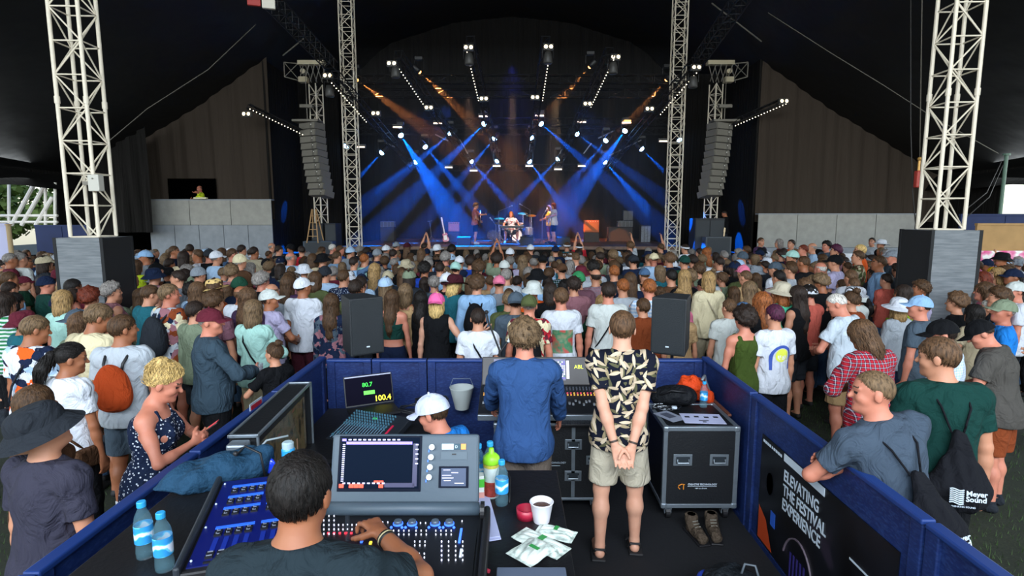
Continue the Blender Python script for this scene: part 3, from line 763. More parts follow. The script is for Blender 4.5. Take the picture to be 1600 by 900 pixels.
# grey boards that close the lower front on both sides of the stage
def board_mat(key, col):
 m, nt, lk, b = newmat(key); n, mp = noise_bump(nt, lk, b, 4, .15, .02, (1, 1, 1), 7)
 a = lin(col)[:3]; lk.new(ramp(nt, lk, n.outputs[0], [(.3, tuple(x * .86 for x in a)), (.7, tuple(x * 1.06 for x in a))]), b.inputs['Base Color']); b.inputs['Roughness'].default_value = .8; return m
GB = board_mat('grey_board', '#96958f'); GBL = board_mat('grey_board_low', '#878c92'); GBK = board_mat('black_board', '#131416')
def boards(nm, x0, x1, y, ztop, zmid, ncol, label):
 r = thing('site_hoarding', label, 'hoarding', ((x0 + x1) / 2, y, 0))
 L = x1 - x0
 n1 = 3 if L < 6 else 4
 for k in range(n1):
  b_ = MB(); b_.box((-L / 2 + (k + .5) * L / n1, 0, (zmid + ztop) / 2), (L / n1 - .02, .05, ztop - zmid - .02)); b_.build('upper_board', GB, r, bevel=.004)
 for k in range(ncol):
  b_ = MB(); b_.box((-L / 2 + (k + .5) * L / ncol, .0, zmid / 2), (L / ncol - .02, .05, zmid)); b_.build('lower_board', GBL, r, bevel=.004)
 b_ = MB(); b_.box((0, .12, ztop + .0), (L, .3, .05)); b_.build('top_ledge', GBL, r)
 return r
boards('l', -14.3, -9.45, 22.4, 3.27, 2.28, 5, 'grey board hoarding left of the stage below the black cabin opening')
boards('r', 9.7, 15.9, 22.4, 2.72, 1.4, 6, 'grey board hoarding right of the stage below the brown drape')
# cabin opening above the left boards: a flat black slab painted as its dark inside
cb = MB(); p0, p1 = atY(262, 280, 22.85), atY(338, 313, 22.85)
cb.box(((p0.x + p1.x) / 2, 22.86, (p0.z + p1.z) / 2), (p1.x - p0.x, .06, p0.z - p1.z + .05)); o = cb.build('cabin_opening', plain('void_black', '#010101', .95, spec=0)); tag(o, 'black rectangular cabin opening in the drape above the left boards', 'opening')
# ------------------------------------------------------------------ stage
STZ = 1.45; SY0, SY1 = 22.2, 30.2
ST = MB(); ST.box((0, (SY0 + SY1) / 2, STZ - .06), (13.6, SY1 - SY0, .12))
m, nt, lk, b = newmat('stage_floor'); n, mp = noise_bump(nt, lk, b, 6, .1, .01, (1, .1, 1)); lk.new(ramp(nt, lk, n.outputs[0], [(.3, '#4a3326'), (.7, '#6d4c38')]), b.inputs['Base Color']); b.inputs['Roughness'].default_value = .45
structure(ST.build('floor_stage', m))
ST = MB(); ST.box((0, SY0 + .06, (STZ - .12) / 2), (13.6, .06, STZ - .12)); structure(ST.build('wall_stage_front', BLK))
for sd in (-1, 1):
 w = MB(); w.box((sd * 8.2, 24.2, .55), (2.8, 4.2, 1.1)); structure(w.build('floor_wing', plain('wing_deck', '#1a1c20', .8)))
bd = drape('wall_backdrop', -6.9, 6.9, 30.1, STZ, lambda x: 9.3, fabric_mat('backdrop_drape', '#131216', (2, 2, .05), 5, .4), .1, 4); structure(bd)
# ------------------------------------------------------------------ lattice towers and trusses
ALU = plain('aluminium_tube', '#ddd2bd', .45, .0, bump=.05, bscale=20, vary=.15)
DRK = plain('dark_truss', '#17181b', .5, .4)
MID = plain('dim_truss', '#6f6a60', .5, .3)
def truss(name, label, cat, p, q, s, bay, mat, roll=0, r=.025, rb=.0125, group=None, joints=(), n=10, plate=True, xbrace=False):
 p, q = Vector(p), Vector(q); d = q - p; L = d.length
 e = thing(name, label, cat, p, group=group)
 if abs(d.normalized().z) > .999: e.rotation_euler = (0, 0, roll)
 else: e.rotation_euler = (d.to_track_quat('Z', 'Y') @ Euler((0, 0, roll)).to_quaternion()).to_euler()
 h = s / 2; cs = [(-h, -h), (h, -h), (h, h), (-h, h)]
 for (x, y) in cs:
  c = MB(); c.tube((x, y, 0), (x, y, L), r, n)
  for j in joints: c.tube((x, y, j - .05), (x, y, j + .05), r * 1.35, n)
  c.build('chord', mat, e, smooth=False)
 nb = max(1, int(round(L / bay))); bl = L / nb
 for k in range(4):
  (x0, y0), (x1, y1) = cs[k], cs[(k + 1) % 4]; c = MB()
  for i in range(nb):
   z = i * bl; c.tube((x0, y0, z), (x1, y1, z), rb, 6, caps=False)
   if (i + k) % 2: c.tube((x0, y0, z), (x1, y1, z + bl), rb, 6, caps=False)
   else: c.tube((x1, y1, z), (x0, y0, z + bl), rb, 6, caps=False)
  c.build('lattice', mat, e)
 return e
TS = .5
def foot(px, Y):  # ground point seen at the pixel column on the horizon
 p = atY(px, 337, Y); return p.x, Y
towers = {}
for nm, px, Y, rl, side in (('near_left', 0, 8.53, 3, 'left'), ('near_right', 1, 8.53, -3, 'right')):
 x, y = (-6.3, 8.53) if px == 0 else (6.44, 8.53)
 top = roofz(x) - .6; zb = 2.34 if px == 0 else 2.45
 towers[nm] = truss('lattice_mast', 'cream lattice tent mast rising out of the %s ballast box' % side, 'mast', (x, y, zb), (x, y, top),   .4, .45, ALU, math.radians(rl), r=.027, rb=.0115, joints=(1.95,), group=None)
for nm, px, Y, rl, side in (('far_left', 552.5, 21.6, 2, 'left'), ('far_right', 1051.5, 21.6, -2, 'right')):
 x, y = foot(px, Y)
 towers[nm] = truss('lattice_mast', 'tall silver lattice mast standing at the %s edge of the stage opening' % side, 'mast', (x, y, 0), (x, y, roofz(x) - .6), .46, .45, ALU, math.radians(rl), r=.024, rb=.013, joints=(3, 6))
# ballast boxes: outer face grey, inner black, its shade partly put into the colour
def ballast(x, y, w, H, label, outer, rl):
 e = thing('ballast_box', label, 'ballast box', (x, y, 0), math.radians(rl))
 h = w / 2; t = .03
 fo = MB(); fo.box((0, -h, H / 2), (w, t, H)); fi = MB()
 for nm, c, d in (('side_board', (0, -h, H / 2), (w, t, H)), ('side_board', (h, 0, H / 2), (t, w - t, H)), ('side_board', (0, h, H / 2), (w, t, H)), ('side_board', (-h, 0, H / 2), (t, w - t, H))):
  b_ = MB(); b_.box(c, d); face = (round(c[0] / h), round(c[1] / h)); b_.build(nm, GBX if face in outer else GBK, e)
 b_ = MB(); b_.box((0, 0, H - .01), (w - .04, w - .04, .02)); b_.build('top_board', GBL, e)
 for c in ((h, h), (-h, -h), (h, -h), (-h, h)):
  b_ = MB(); b_.box((c[0], c[1], H / 2), (.045, .045, H + .01)); b_.build('corner_post', GBK, e)
 return e
m, nt, lk, b = newmat('grained_grey_board'); n, mp = noise_bump(nt, lk, b, 8, .35, .01, (.5, .5, 5), 6)
lk.new(ramp(nt, lk, n.outputs[0], [(.3, '#5c6165'), (.7, '#777b7e')]), b.inputs['Base Color']); b.inputs['Roughness'].default_value = .75; GBX = m
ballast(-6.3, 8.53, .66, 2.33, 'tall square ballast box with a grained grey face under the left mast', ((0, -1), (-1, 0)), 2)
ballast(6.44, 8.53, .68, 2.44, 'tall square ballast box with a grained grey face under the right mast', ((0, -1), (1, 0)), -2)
p = atY(174, 286, 8.3); p.x = -6.03; bx = thing('junction_box', 'pale weatherproof box strapped to the side of the left near mast', 'box', p)
b_ = MB(); b_.box((0, 0, 0), (.16, .12, .24)); b_.build('housing', plain('pale_plastic', '#b9b6ab', .6), bx, bevel=.012)
b_ = MB(); b_.box((-.12, .02, 0), (.16, .03, .05)); b_.tube((.0, -.062, .06), (.0, -.07, .06), .012); b_.build('bracket', MID, bx)
# guy lines and edge ropes along the roof
def rope(pts, r, label, name='guy_rope', mat=None, cat='rope'):
 b_ = MB(); r *= .7; b_.path(pts, r, 5); o = b_.build(name, mat or plain('rope_grey', '#5a564e', .8), smooth=True); tag(o, label, cat); return o
rope([atY(172, 219, 16), atY(230, 170, 16.3), atY(325, 109, 16.6), atY(400, 38, 17)], .018, 'thin pale edge rope crossing the roof behind the left near mast')
rope([atY(1200, 20, 17), atY(1300, 84, 16.6), atY(1380, 133, 16.3), atY(1450, 178, 16), atY(1560, 240, 15.6)], .018, 'thin pale edge rope crossing the roof behind the right near mast')
rope([atY(442, 87, 20), atY(475, 60, 20)], .035, 'short pale strut under the roof near the left speaker tower', 'strut', cat='strut')
rope([atY(1112, 5, 20), atY(1190, 65, 20)], .035, 'short pale strut under the roof near the right speaker tower', 'strut', cat='strut')
for px, lb in ((1423, 'first'), (1429, 'second'), (1438, 'third')):
 pass
rope([atY(1423, -20, 9.6), atY(1423, 200, 9.6), atY(1426, 300, 9.6), atY(1432, 366, 9.6)], .012, 'slack dark cable hanging beside the right near mast', 'cable', plain('cable_dark', '#2c2a28', .7), 'cable')
rope([atY(1441, -20, 9.5), atY(1437, 250, 9.5)], .012, 'hoist rope ending in the red chain hoist by the right near mast', 'rope', plain('rope_dim', '#5a554c', .8))
p = atY(1434, 280, 9.5); hs = thing('chain_hoist', 'small red chain hoist hanging beside the right near mast', 'hoist', p)
b_ = MB(); b_.box((0, 0, 0), (.09, .09, .28)); b_.build('body', plain('hoist_red', '#b3392b', .5, vary=.4, bscale=14), hs, bevel=.02)
b_ = MB(); b_.tube((0, 0, .14), (0, 0, .32), .02); b_.sphere((0, 0, .33), .035); b_.build('hook', plain('brass', '#b58a4a', .4, .6), hs)
for a, c, lb in (((1565, 252), (1506, 330), 'upper'), ((1567, 258), (1512, 338), 'lower')):
 rope([atY(*a, 15.5), atY((a[0] + c[0]) / 2 + 6, (a[1] + c[1]) / 2 + 10, 12.5), atY(*c, 10)], .015, '%s black cable slung from the right side post to the mast' % lb, 'cable', plain('cable_dark', '#2c2a28', .7), 'cable')
# side details: left opening and boards
NAVY = board_mat('navy_board', '#16264f'); 
def slab(name, label, cat, x0, x1, y, z0, z1, mat, parts=0, d=.06):
 e = thing(name, label, cat, ((x0 + x1) / 2, y, 0)); L = x1 - x0; n = max(1, parts)
 for k in range(n):
  b_ = MB(); b_.box((-L / 2 + (k + .5) * L / n, 0, (z0 + z1) / 2), (L / n - .015, d, z1 - z0)); b_.build('board', mat, e, bevel=.005)
 b_ = MB(); b_.box((0, .0, z1 + .02), (L, d + .03, .05)); b_.build('top_rail', mat, e); return e
a, c = atY(55, 354, 15.5), atY(140, 354, 15.5)
slab('side_fence', 'dark navy board fence behind the left ballast box', 'fence', a.x, c.x, 15.5, 0, a.z, NAVY, 2)
a, c = atY(-30, 352, 13.5), atY(12, 352, 13.5)
slab('side_screen', 'pale lavender screen at the far left edge under the daylight opening', 'screen', a.x, c.x, 13.5, 0, a.z, plain('lavender_screen', '#a9aac8', .7), 1)
a = atY(13, 352, 13.4); b_ = MB(); b_.tube((a.x, 13.4, 0), (a.x, 13.4, a.z), .05, 12); b_.tube((a.x, 13.4, a.z), (a.x, 13.4, a.z + .03), .07, 12); tag(b_.build('timber_post', plain('post_tan', '#a08a66', .8)), 'tan timber post between the lavender screen and the navy fence', 'post')
WHT = plain('white_tube', '#e6e2d6', .5)
sf = thing('outdoor_stair', 'white tubular stair rails standing in daylight outside the left opening', 'stair', (-19.5, 19.5, 0))
for a, c in (((18, 352), (55, 285)), ((34, 352), (70, 290)), ((56, 352), (82, 308))):
 A, B_ = atY(*a, 21), atY(*c, 21); b_ = MB(); b_.tube(A - sf.location, B_ - sf.location, .07, 8); b_.build('rail', WHT, sf)
for x, y0, y1 in ((14, 275, 352), (71, 283, 352), (86, 285, 352)):
 A, B_ = atY(x, y1 + 60, 21), atY(x, y0, 21); b_ = MB(); b_.tube(A - sf.location, B_ - sf.location, .05, 8); b_.build('upright', WHT, sf)
for y in (337, 347):
 A, B_ = atY(-60, y, 21), atY(90, y, 21); b_ = MB(); b_.tube(A - sf.location, B_ - sf.location, .05, 8); b_.build('crossbar', WHT, sf)
# right opening
a, c = atY(1525, 352, 13.0), atY(1640, 352, 13.0)
slab('plywood_board', 'bare plywood board fence to the right of the right ballast box', 'fence', a.x, c.x, 13.0, 0, a.z, board_mat('plywood', '#a88454'), 1)
a, c = atY(1500, 337, 14.5), atY(1640, 337, 14.5)
slab('side_fence', 'dark navy fence strip above the plywood at the right edge', 'fence', a.x, c.x, 14.5, 0, a.z, NAVY, 2)
m, nt, lk, b = newmat('pink_banner'); n, mp = noise_bump(nt, lk, b, 2.2, .1); lk.new(ramp(nt, lk, n.outputs[0], [(.42, '#f0eee8'), (.47, '#e79ab8'), (.55, '#dd3f86'), (.66, '#f0e9ea'), (.75, '#b9dfd2')]), b.inputs['Base Color'])
a, c = atY(1518, 394, 13.1), atY(1600, 394, 13.1)
slab('banner', 'pink and white banner under the plywood at the right edge', 'banner', a.x, c.x, 12.9, 0, a.z, m, 1, .02)
a = atY(1573, 240, 15.5); b_ = MB(); b_.tube((a.x, 15.5, 0), (a.x, 15.5, a.z), .045, 10); b_.tube((a.x, 15.5, a.z - .05), (a.x, 15.5, a.z), .09, 10); tag(b_.build('side_post', plain('post_green', '#55705f', .6)), 'slim green-grey tent side post at the right daylight opening', 'post')
a, c = atY(1340, 390, 22.2), atY(1352, 440, 22.2)
# white sheet low on the right boards and the left gap
b_ = MB(); a, c = atY(1312, 396, 19.5), atY(1338, 440, 19.5); b_.grid(lambda u, v: (a.x + (c.x - a.x) * u, 19.5 + .04 * math.sin(u * 9), a.z + (.0 - a.z) * v), 12, 4); tag(b_.build('white_sheet', plain('white_sheet', '#e8eaee', .7), solid=.01), 'plain white sheet hanging low in front of the right grey boards', 'sheet')
b_ = MB(); a, c = atY(77, 406, 14.6), atY(96, 440, 14.6); b_.grid(lambda u, v: (a.x + (c.x - a.x) * u, 14.6 + .03 * math.sin(u * 9), a.z + (.0 - a.z) * v), 12, 4); tag(b_.build('white_sheet', plain('white_sheet', '#e8eaee', .7), solid=.01), 'plain white sheet hanging against the left ballast box', 'sheet')
b_ = MB(); a, c = atY(240, 406, 21.5), atY(262, 430, 21.5); b_.grid(lambda u, v: (a.x + (c.x - a.x) * u, 21.5 + .03 * math.sin(u * 9), a.z + (.0 - a.z) * v), 12, 4); tag(b_.build('white_sheet', plain('white_sheet', '#e8eaee', .7), solid=.01), 'plain white sheet hanging below the loose drape end on the left', 'sheet')
# trees outside
LEAF = plain('leaves', '#7d9a4a', .8, vary=.5, bscale=3, bump=.4); BARK = plain('bark', '#5a4a3a', .9)
def tree(x, y, h, w, label, seed):
 e = thing('tree', label, 'tree', (x, y, 0)); rng = np.random.default_rng(seed)
 b_ = MB(); b_.path([(0, 0, 0), (.1, 0, h * .3), (0, .1, h * .6)], .25, 8, rs=[.3, .22, .12]); b_.build('trunk', BARK, e)
 n = 6000; c = rng.normal(size=(14, 3)) * np.array([w * .42, w * .42, h * .2]) + np.array([0, 0, h * .65]); k = rng.integers(0, 14, n)
 d = rng.normal(size=(n, 3)); d /= np.linalg.norm(d, axis=1)[:, None]; P = c[k] + d * (w * .3) * (.7 + .3 * rng.random((n, 1)))
 a = rng.normal(size=(n, 3)); a /= np.linalg.norm(a, axis=1)[:, None]; bb = np.cross(a, d); s_ = .16
 V = np.stack([P - a * s_, P + bb * s_, P + a * s_, P - bb * s_], 1).reshape(-1, 3); F = np.arange(n * 4).reshape(-1, 4)
 link('foliage', mesh_np('foliage', V, [F], [LEAF], smooth=False), e)
tree(-24, 25, 8, 5, 'leafy green tree seen through the left daylight opening behind the stair', 1)
tree(-28.5, 30, 9, 6, 'second leafy tree further back outside the left opening', 2)
tree(-22.6, 22.5, 4.6, 3, 'low leafy tree beside the white stair rails outside', 3)

# ------------------------------------------------------------------ rig over the stage
LENSB = plain('lens_blue', '#cfe6ff', .3, emit=30, ecol='#8fc4ff'); WARM = plain('lamp_warm', '#fff1d0', .3, emit=3.5, ecol='#ffe3b0')
DOT = plain('led_dot', '#fff4dd', .3, emit=4, ecol='#fff0d2'); BARM = plain('strobe_face', '#ffe4cf', .3, emit=3.2, ecol='#ffdcc4'); RIGB = plain('rig_black', '#151518', .5)
GRYB = plain('rig_grey', '#3d3c3a', .5)
def finger(pts, Ys, label, dots=(0, .5), s=.26, g='light fingers over the stage'):
 A, B_ = atY(*pts[0], Ys[0]), atY(*pts[1], Ys[1])
 e = truss('finger_truss', label, 'truss', A, B_, s, .5, DRK, 0, .022, .011, g)
 L = (B_ - A).length; n = 18
 b_ = MB()
 bpy.context.view_layer.update(); inv = e.matrix_world.inverted()
 for i in range(n):
  t_ = (dots[0] + (dots[1] - dots[0]) * i / (n - 1)); w = A.lerp(B_, t_) + Vector((e_sign * s * .62, -.1, -s * .75)); b_.sphere(inv @ w, .019, 6)
 b_.build('led_strip', DOT, e)
 return e
e_sign = 1
FL = [((523, 117), (652, 268), 'first light finger from the left, dotted with lamps over the stage'), ((622, 85), (738, 262), 'second light finger from the left over the stage'),
   ((735, 62), (779, 262), 'third light finger from the left, left of the roof centre'), ((853, 62), (826, 262), 'third light finger from the right, right of the roof centre'),
   ((953, 80), (870, 262), 'second light finger from the right over the stage'), ((1088, 96), (944, 268), 'first light finger from the right, dotted with lamps over the stage')]
for i, (a, c, lb) in enumerate(FL):
 e_sign = 1 if i >= 3 else -1
 finger((a, c), (19.5, 28.8), lb, (.02, .34))
e_sign = 1
finger(((388, 166), (470, 206)), (21.2, 22.6), 'short dotted truss arm leaning out from the left line array', (.0, 1.0), .16, 'dotted arms beside the line arrays')
finger(((1222, 158), (1144, 192)), (21.2, 22.6), 'short dotted truss arm leaning out from the right line array', (.0, 1.0), .16, 'dotted arms beside the line arrays')
for k, (y, Y, lb) in enumerate(((124, 22.4, 'front horizontal truss above the stage opening'), (146, 23.2, 'second horizontal truss above the stage'), (190, 26.5, 'middle horizontal truss above the stage'), (205, 28.0, 'rear horizontal truss above the stage'), (262, 29.3, 'low rear horizontal truss above the drum kit'))):
 x0, x1 = (560, 1045) if k < 4 else (700, 915)
 A, B_ = atY(x0, y, Y), atY(x1, y, Y); truss('cross_truss', lb, 'truss', A, B_, .3, .6, DRK, 0, .02, .01, group='cross trusses')
A, B_ = atY(395, -30, 14), atY(520, 105, 21.5); truss('roof_truss', 'dark diagonal roof truss running down to the left line array tower', 'truss', A, B_, .35, .6, DRK, 0, .022, .012)
A, B_ = atY(1190, -50, 14), atY(1088, 100, 21.5); truss('roof_truss', 'dark diagonal roof truss running down to the right line array tower', 'truss', A, B_, .35, .6, DRK, 0, .022, .012)
# exit style lamp at the very top
p = atY(408, 3, 14.5); ex = thing('sign_box', 'small red and white sign box hanging from the roof truss at the top', 'sign', p, .3)
b_ = MB(); b_.box((-.16, 0, 0), (.3, .1, .22)); b_.build('red_panel', plain('sign_red', '#a3241c', .5), ex, bevel=.01)
b_ = MB(); b_.box((.17, -.02, -.04), (.3, .1, .22)); b_.build('white_panel', plain('sign_white', '#d9d3c4', .5), ex, bevel=.01)
# blinders
def blinder(px, py, Y, sc=1.0):
 p = atY(px, py, Y); e = thing('blinder', 'two-lamp warm blinder on the truss', 'stage light', p, group='two-lamp warm blinders hanging on the light fingers')
 b_ = MB(); b_.box((0, .06, 0), (.34, .14, .2)); b_.build('housing', GRYB, e, bevel=.01)
 for s_ in (-1, 1):
  b_ = MB(); b_.tube((s_ * .085, -.02, 0), (s_ * .085, 0, 0), .062, 14); b_.build('lamp', WARM, e)
  b_ = MB(); b_.lathe([(.066, 0), (.078, .0), (.078, .05), (.066, .05)], 14, Matrix.Translation((s_ * .085, 0, 0)) @ Matrix.Rotation(math.pi / 2, 4, 'X'), True); b_.build('rim', GRYB, e)
 return e
for px, py, Y in ((612, 99, 19.6), (587, 177, 21.5), (670, 168, 22), (732, 74, 19.5), (756, 154, 22), (857, 73, 19.5), (836, 152, 22), (962, 89, 19.6), (918, 162, 22), (1088, 105, 19.5), (1015, 170, 21.6), (512, 118, 20), (1225, 158, 21.1), (385, 178, 21.1)):
 blinder(px, py, Y)
def strobe(px, py, Y):
 p = atY(px, py, Y); e = thing('strobe_bar', 'short glowing strobe bar on the rig', 'stage light', p, group='short glowing strobe bars on the rig')
 b_ = MB(); b_.box((0, .05, .02), (.42, .1, .16)); b_.build('housing', GRYB, e, bevel=.01)
 b_ = MB(); b_.box((0, -.008, -.02), (.36, .012, .05)); b_.build('lamp', BARM, e)
for px, py, Y in ((621, 198, 24), (563, 229, 24), (684, 192, 25), (755, 181, 24.5), (843, 180, 24.5), (909, 190, 25), (979, 191, 24), (1037, 220, 24), (701, 261, 28), (740, 266, 28), (776, 259, 28), (827, 259, 28), (872, 264, 28), (909, 259, 28)):
 strobe(px, py, Y)
def par_can(px, py, Y, label=None):
 p = atY(px, py, Y); e = thing('hanging_spot', 'dim grey spotlight hanging from a light finger', 'stage light', p, group='dim grey spotlights below the light fingers')
 b_ = MB(); b_.lathe([(.0, .2), (.1, .18), (.14, .05), (.16, -.16), (.13, -.2), (0, -.2)], 14); b_.build('body', GRYB, e, smooth=True)
 b_ = MB(); b_.path([(-.18, 0, 0), (-.18, 0, .3), (.18, 0, .3), (.18, 0, 0)], .015); b_.build('yoke', RIGB, e)
for px, py, Y in ((515, 142, 20.4), (618, 112, 19.7), (733, 92, 19.6), (856, 90, 19.6), (958, 106, 19.8), (1083, 128, 20)): par_can(px, py, Y)
# moving heads and their beams
def lamp(name, loc, aim, size, watts, col, blend=.25, rad=.05):
 l = bpy.data.lights.new(name, 'SPOT'); l.energy = watts; l.color = col; l.spot_size = math.radians(size); l.spot_blend = blend; l.shadow_soft_size = rad
 o = bpy.data.objects.new(name, l); COL.objects.link(o); o.location = loc; o.rotation_euler = (Vector(aim) - Vector(loc)).to_track_quat('-Z', 'Y').to_euler(); return o
def mover(px, py, Y, qx, qy, dY, watts=1.0, size=9, lens=None, col=(.0, .13, 1.0), r=.11):
 p = atY(px, py, Y); t = atY(qx, qy, Y - dY * 1.3); d = (t - p).normalized()
 e = thing('moving_head_light', 'small moving head lamp throwing a blue beam', 'stage light', p, group='moving head lamps over the stage')
 R = d.to_track_quat('-Z', 'Y').to_matrix().to_4x4()
 b_ = MB(); b_.lathe([(.06, .34), (.11, .3), (.13, .1), (.14, .0), (.12, -.0)], 16, R); b_.build('head', RIGB, e, smooth=True)
 b_ = MB(); b_.sphere((0, 0, -.02), (r, r, r * .8), 14, R); b_.build('lens', lens or LENSB, e, smooth=True)
 b_ = MB(); b_.path([(-.17, 0, .1), (-.17, 0, .42), (.17, 0, .42), (.17, 0, .1)], .02); b_.build('yoke', RIGB, e)
 b_ = MB(); b_.box((0, 0, .48), (.3, .24, .12)); b_.build('base', RIGB, e, bevel=.01)
 lamp('beam', p + d * .15, t, size, BEAMW * watts, col, .3, 0)
BEAMW = 52000
for a in ((626, 211, 25, 715, 350, 1.5, 2.2, 15), (597, 238, 25.5, 540, 300, .5, 1.0, 9), (650, 253, 28, 570, 312, .3, .9, 9), (664, 229, 26, 740, 320, .8, 1.1, 10), (704, 209, 26, 640, 262, .5, 1.1, 10), (757, 193, 25, 660, 290, 1.0, 1.6, 10),
    (773, 216, 26.5, 715, 285, .5, 1.0, 9), (736, 252, 28, 800, 325, .3, 1.1, 11), (777, 251, 28, 730, 310, .3, .9, 9), (845, 193, 25, 905, 245, .5, 1.2, 9), (830, 215, 26.5, 890, 280, .5, 1.0, 9), (827, 252, 28, 885, 330, .4, 1.1, 11),
    (872, 248, 28, 800, 325, .3, 1.2, 10), (901, 209, 26, 950, 245, .5, .7, 9), (947, 219, 26, 890, 290, .6, 1.0, 10), (977, 204, 25, 900, 310, 1.2, 1.6, 13), (945, 253, 28, 1005, 320, .3, 1.3, 12), (1002, 232, 25.5, 1060, 290, .4, .9, 9),
    (541, 228, 26, 520, 250, .3, .08, 9), (1061, 218, 26, 1080, 240, .3, .06, 9)):
 mover(*a)
AMB = plain('lens_amber', '#ffd9a0', .3, emit=6, ecol='#ffb060')
for a in ((557, 125, 22.6, 655, 195, 1.0), (655, 112, 22.6, 745, 195, 1.0), (922, 104, 22.6, 850, 185, 1.0), (1042, 124, 22.6, 985, 190, 1.0)):
 mover(a[0], a[1], a[2], a[3], a[4], -1.0, .5 if a[0] < 800 else .22, 13, AMB, (1.0, .33, .08), .07)
# drop cables / pixel battens hanging under the rig
for i, (a, c) in enumerate((((680, 210), (700, 220)), ((600, 222), (622, 232)), ((718, 218), (731, 240)), ((775, 222), (777, 236)), ((828, 222), (827, 235)), ((884, 218), (875, 240)), ((924, 224), (912, 240)), ((1002, 219), (952, 243)), ((958, 205), (935, 216)))):
 b_ = MB(); b_.tube(atY(*a, 27), atY(*c, 27), .03, 6); tag(b_.build('pixel_batten', plain('batten', '#8d8a86', .5)), 'thin pale batten hanging at a slant in the rig', 'batten', 'thin battens hanging in the rig')
# haze
hz = MB(); hz.box((0, 26.1, 5.3), (13.3, 7.7, 7.6)); m = bpy.data.materials.new('haze'); m.use_nodes = True; nt = m.node_tree.nodes; lk = m.node_tree.links; nt.clear()
ou = nt.new('ShaderNodeOutputMaterial'); vs = nt.new('ShaderNodeVolumeScatter'); vs.inputs['Density'].default_value = .011; vs.inputs['Anisotropy'].default_value = .1; lk.new(vs.outputs[0], ou.inputs['Volume'])
o = hz.build('haze', m); tag(o, 'thin theatrical haze filling the stage', 'haze', kind='stuff')
# front light on the band
lamp('front_wash', atY(730, 120, 21.8), atY(745, 345, 25), 16, 4320, (1.0, .62, .42), .5, .1)
lamp('front_wash', atY(870, 120, 21.8), atY(862, 345, 25), 14, 7200, (1.0, .66, .36), .5, .1)
lamp('front_wash', atY(800, 120, 21.8), atY(800, 350, 25.5), 14, 6240, (1.0, .62, .4), .5, .1)
lamp('front_wash', atY(640, 120, 21.8), atY(650, 378, 24), 34, 500, (1.0, .5, .3), .6, .1)
lamp('front_wash', atY(960, 120, 21.8), atY(925, 352, 26), 12, 700, (1.0, .55, .3), .5, .1)
lamp('blue_wash', (-3, 28.5, 8.0), (-5.5, 23, 3), 60, 500, (.05, .2, 1.0), .6, .1)
lamp('blue_wash', (3, 28.5, 8.0), (6.3, 22, 2.2), 40, 900, (.05, .2, 1.0), .6, .1)
lamp('blue_wash', (0, 23, 8.5), (0, 29.5, 3), 70, 500, (.04, .08, .8), .6, .1)

# ------------------------------------------------------------------ speaker towers with line arrays
CAB = plain('array_cabinet', '#625f58', .7, bump=.2, bscale=90); GRL = plain('array_grille', '#7a766c', .65, bump=.5, bscale=220)
def array_tower(sd, pxt, pxa, word):
 x = atY(pxt, 337, 23.4).x; ztop = atY(pxt, 132, 23.4).z
 truss('speaker_tower', 'silver lattice tower that carries the %s line array' % word, 'tower', (x, 23.4, 1.1), (x, 23.4, ztop), .36, .4, ALU, .5 * sd, .024, .012)
 e = thing('tower_head', 'tower head frame with pulleys above the %s line array' % word, 'tower head', (x - sd * -.1, 23.2, ztop + .35))
 b_ = MB(); b_.box((-.05 * sd, 0, .42), (1.05, .3, .16)); b_.build('top_beam', plain('beam_cream', '#b5a98d', .6), e, bevel=.01)
 b_ = MB()
 for i in range(5):
  a = -.45 + i * .22; b_.tube((a, -.1, -.3), (a + .2, -.1, .34), .02); b_.tube((a, .1, .34), (a + .2, .1, -.3), .02)
 b_.tube((sd * .5, 0, .4), (sd * 1.05, 0, .45), .025); b_.tube((sd * 1.05, 0, .45), (sd * 1.05, 0, -.1), .025); b_.tube((sd * 1.05, 0, -.1), (sd * .3, 0, -.3), .025); b_.tube((sd * .5, 0, .4), (sd * 1.05, 0, -.1), .018); b_.tube((sd * .5, 0, -.2), (sd * 1.05, 0, .45), .018)
 b_.build('lattice', MID, e)
 b_ = MB(); b_.box((sd * .3, 0, -.22), (.34, .3, .2)); b_.tube((sd * .3, -.1, .1), (sd * .3, .1, .1), .1, 14); b_.build('winch', plain('beam_cream', '#b5a98d', .6), e, bevel=.01)
 # array of twelve boxes curving backwards
 p = atY(pxa, 191, 22.6); a = thing('line_array', 'curved %s line array of stacked speaker boxes hanging from its tower' % word, 'line array', p)
 b_ = MB(); b_.box((0, .1, .05), (1.0, .6, .08)); b_.tube((0, .1, .05), (0, .1, .9), .02); b_.box((0, .1, .62), (.5, .2, .12)); b_.tube((0, .1, .9), (0, .1, 1.9), .012); b_.build('bumper_frame', MID, a)
 z, y, ang = 0.0, 0.0, 0.0; H = .258; yw = math.radians(30 * sd)
 for i in range(11):
  ang = math.radians(-3 - i * 1.2)
  M = Matrix.Rotation(yw, 4, 'Z') @ Matrix.Translation((0, y, z)) @ Matrix.Rotation(ang, 4, 'X')
  c = MB(); c.box((0, .26, -H / 2), (.92, .5, H - .014), taper=1); o = c.build('speaker_box', CAB, a, bevel=.01, M=M)
  c = MB(); c.box((-.12, .0, -H / 2), (.6, .02, H - .04)); c.box((.36, .0, -H / 2), (.14, .02, H - .04)); c.build('grille', GRL, o)
  c = MB(); c.box((.25, -.012, -H / 2 + .03), (.035, .01, .035)); c.build('badge', plain('badge_white', '#d8d8d4', .5, emit=.25), o)
  z -= H * math.cos(ang); y += -H * math.sin(ang)
 return a
array_tower(-1, 502, 479, 'left'); array_tower(1, 1110, 1133, 'right')
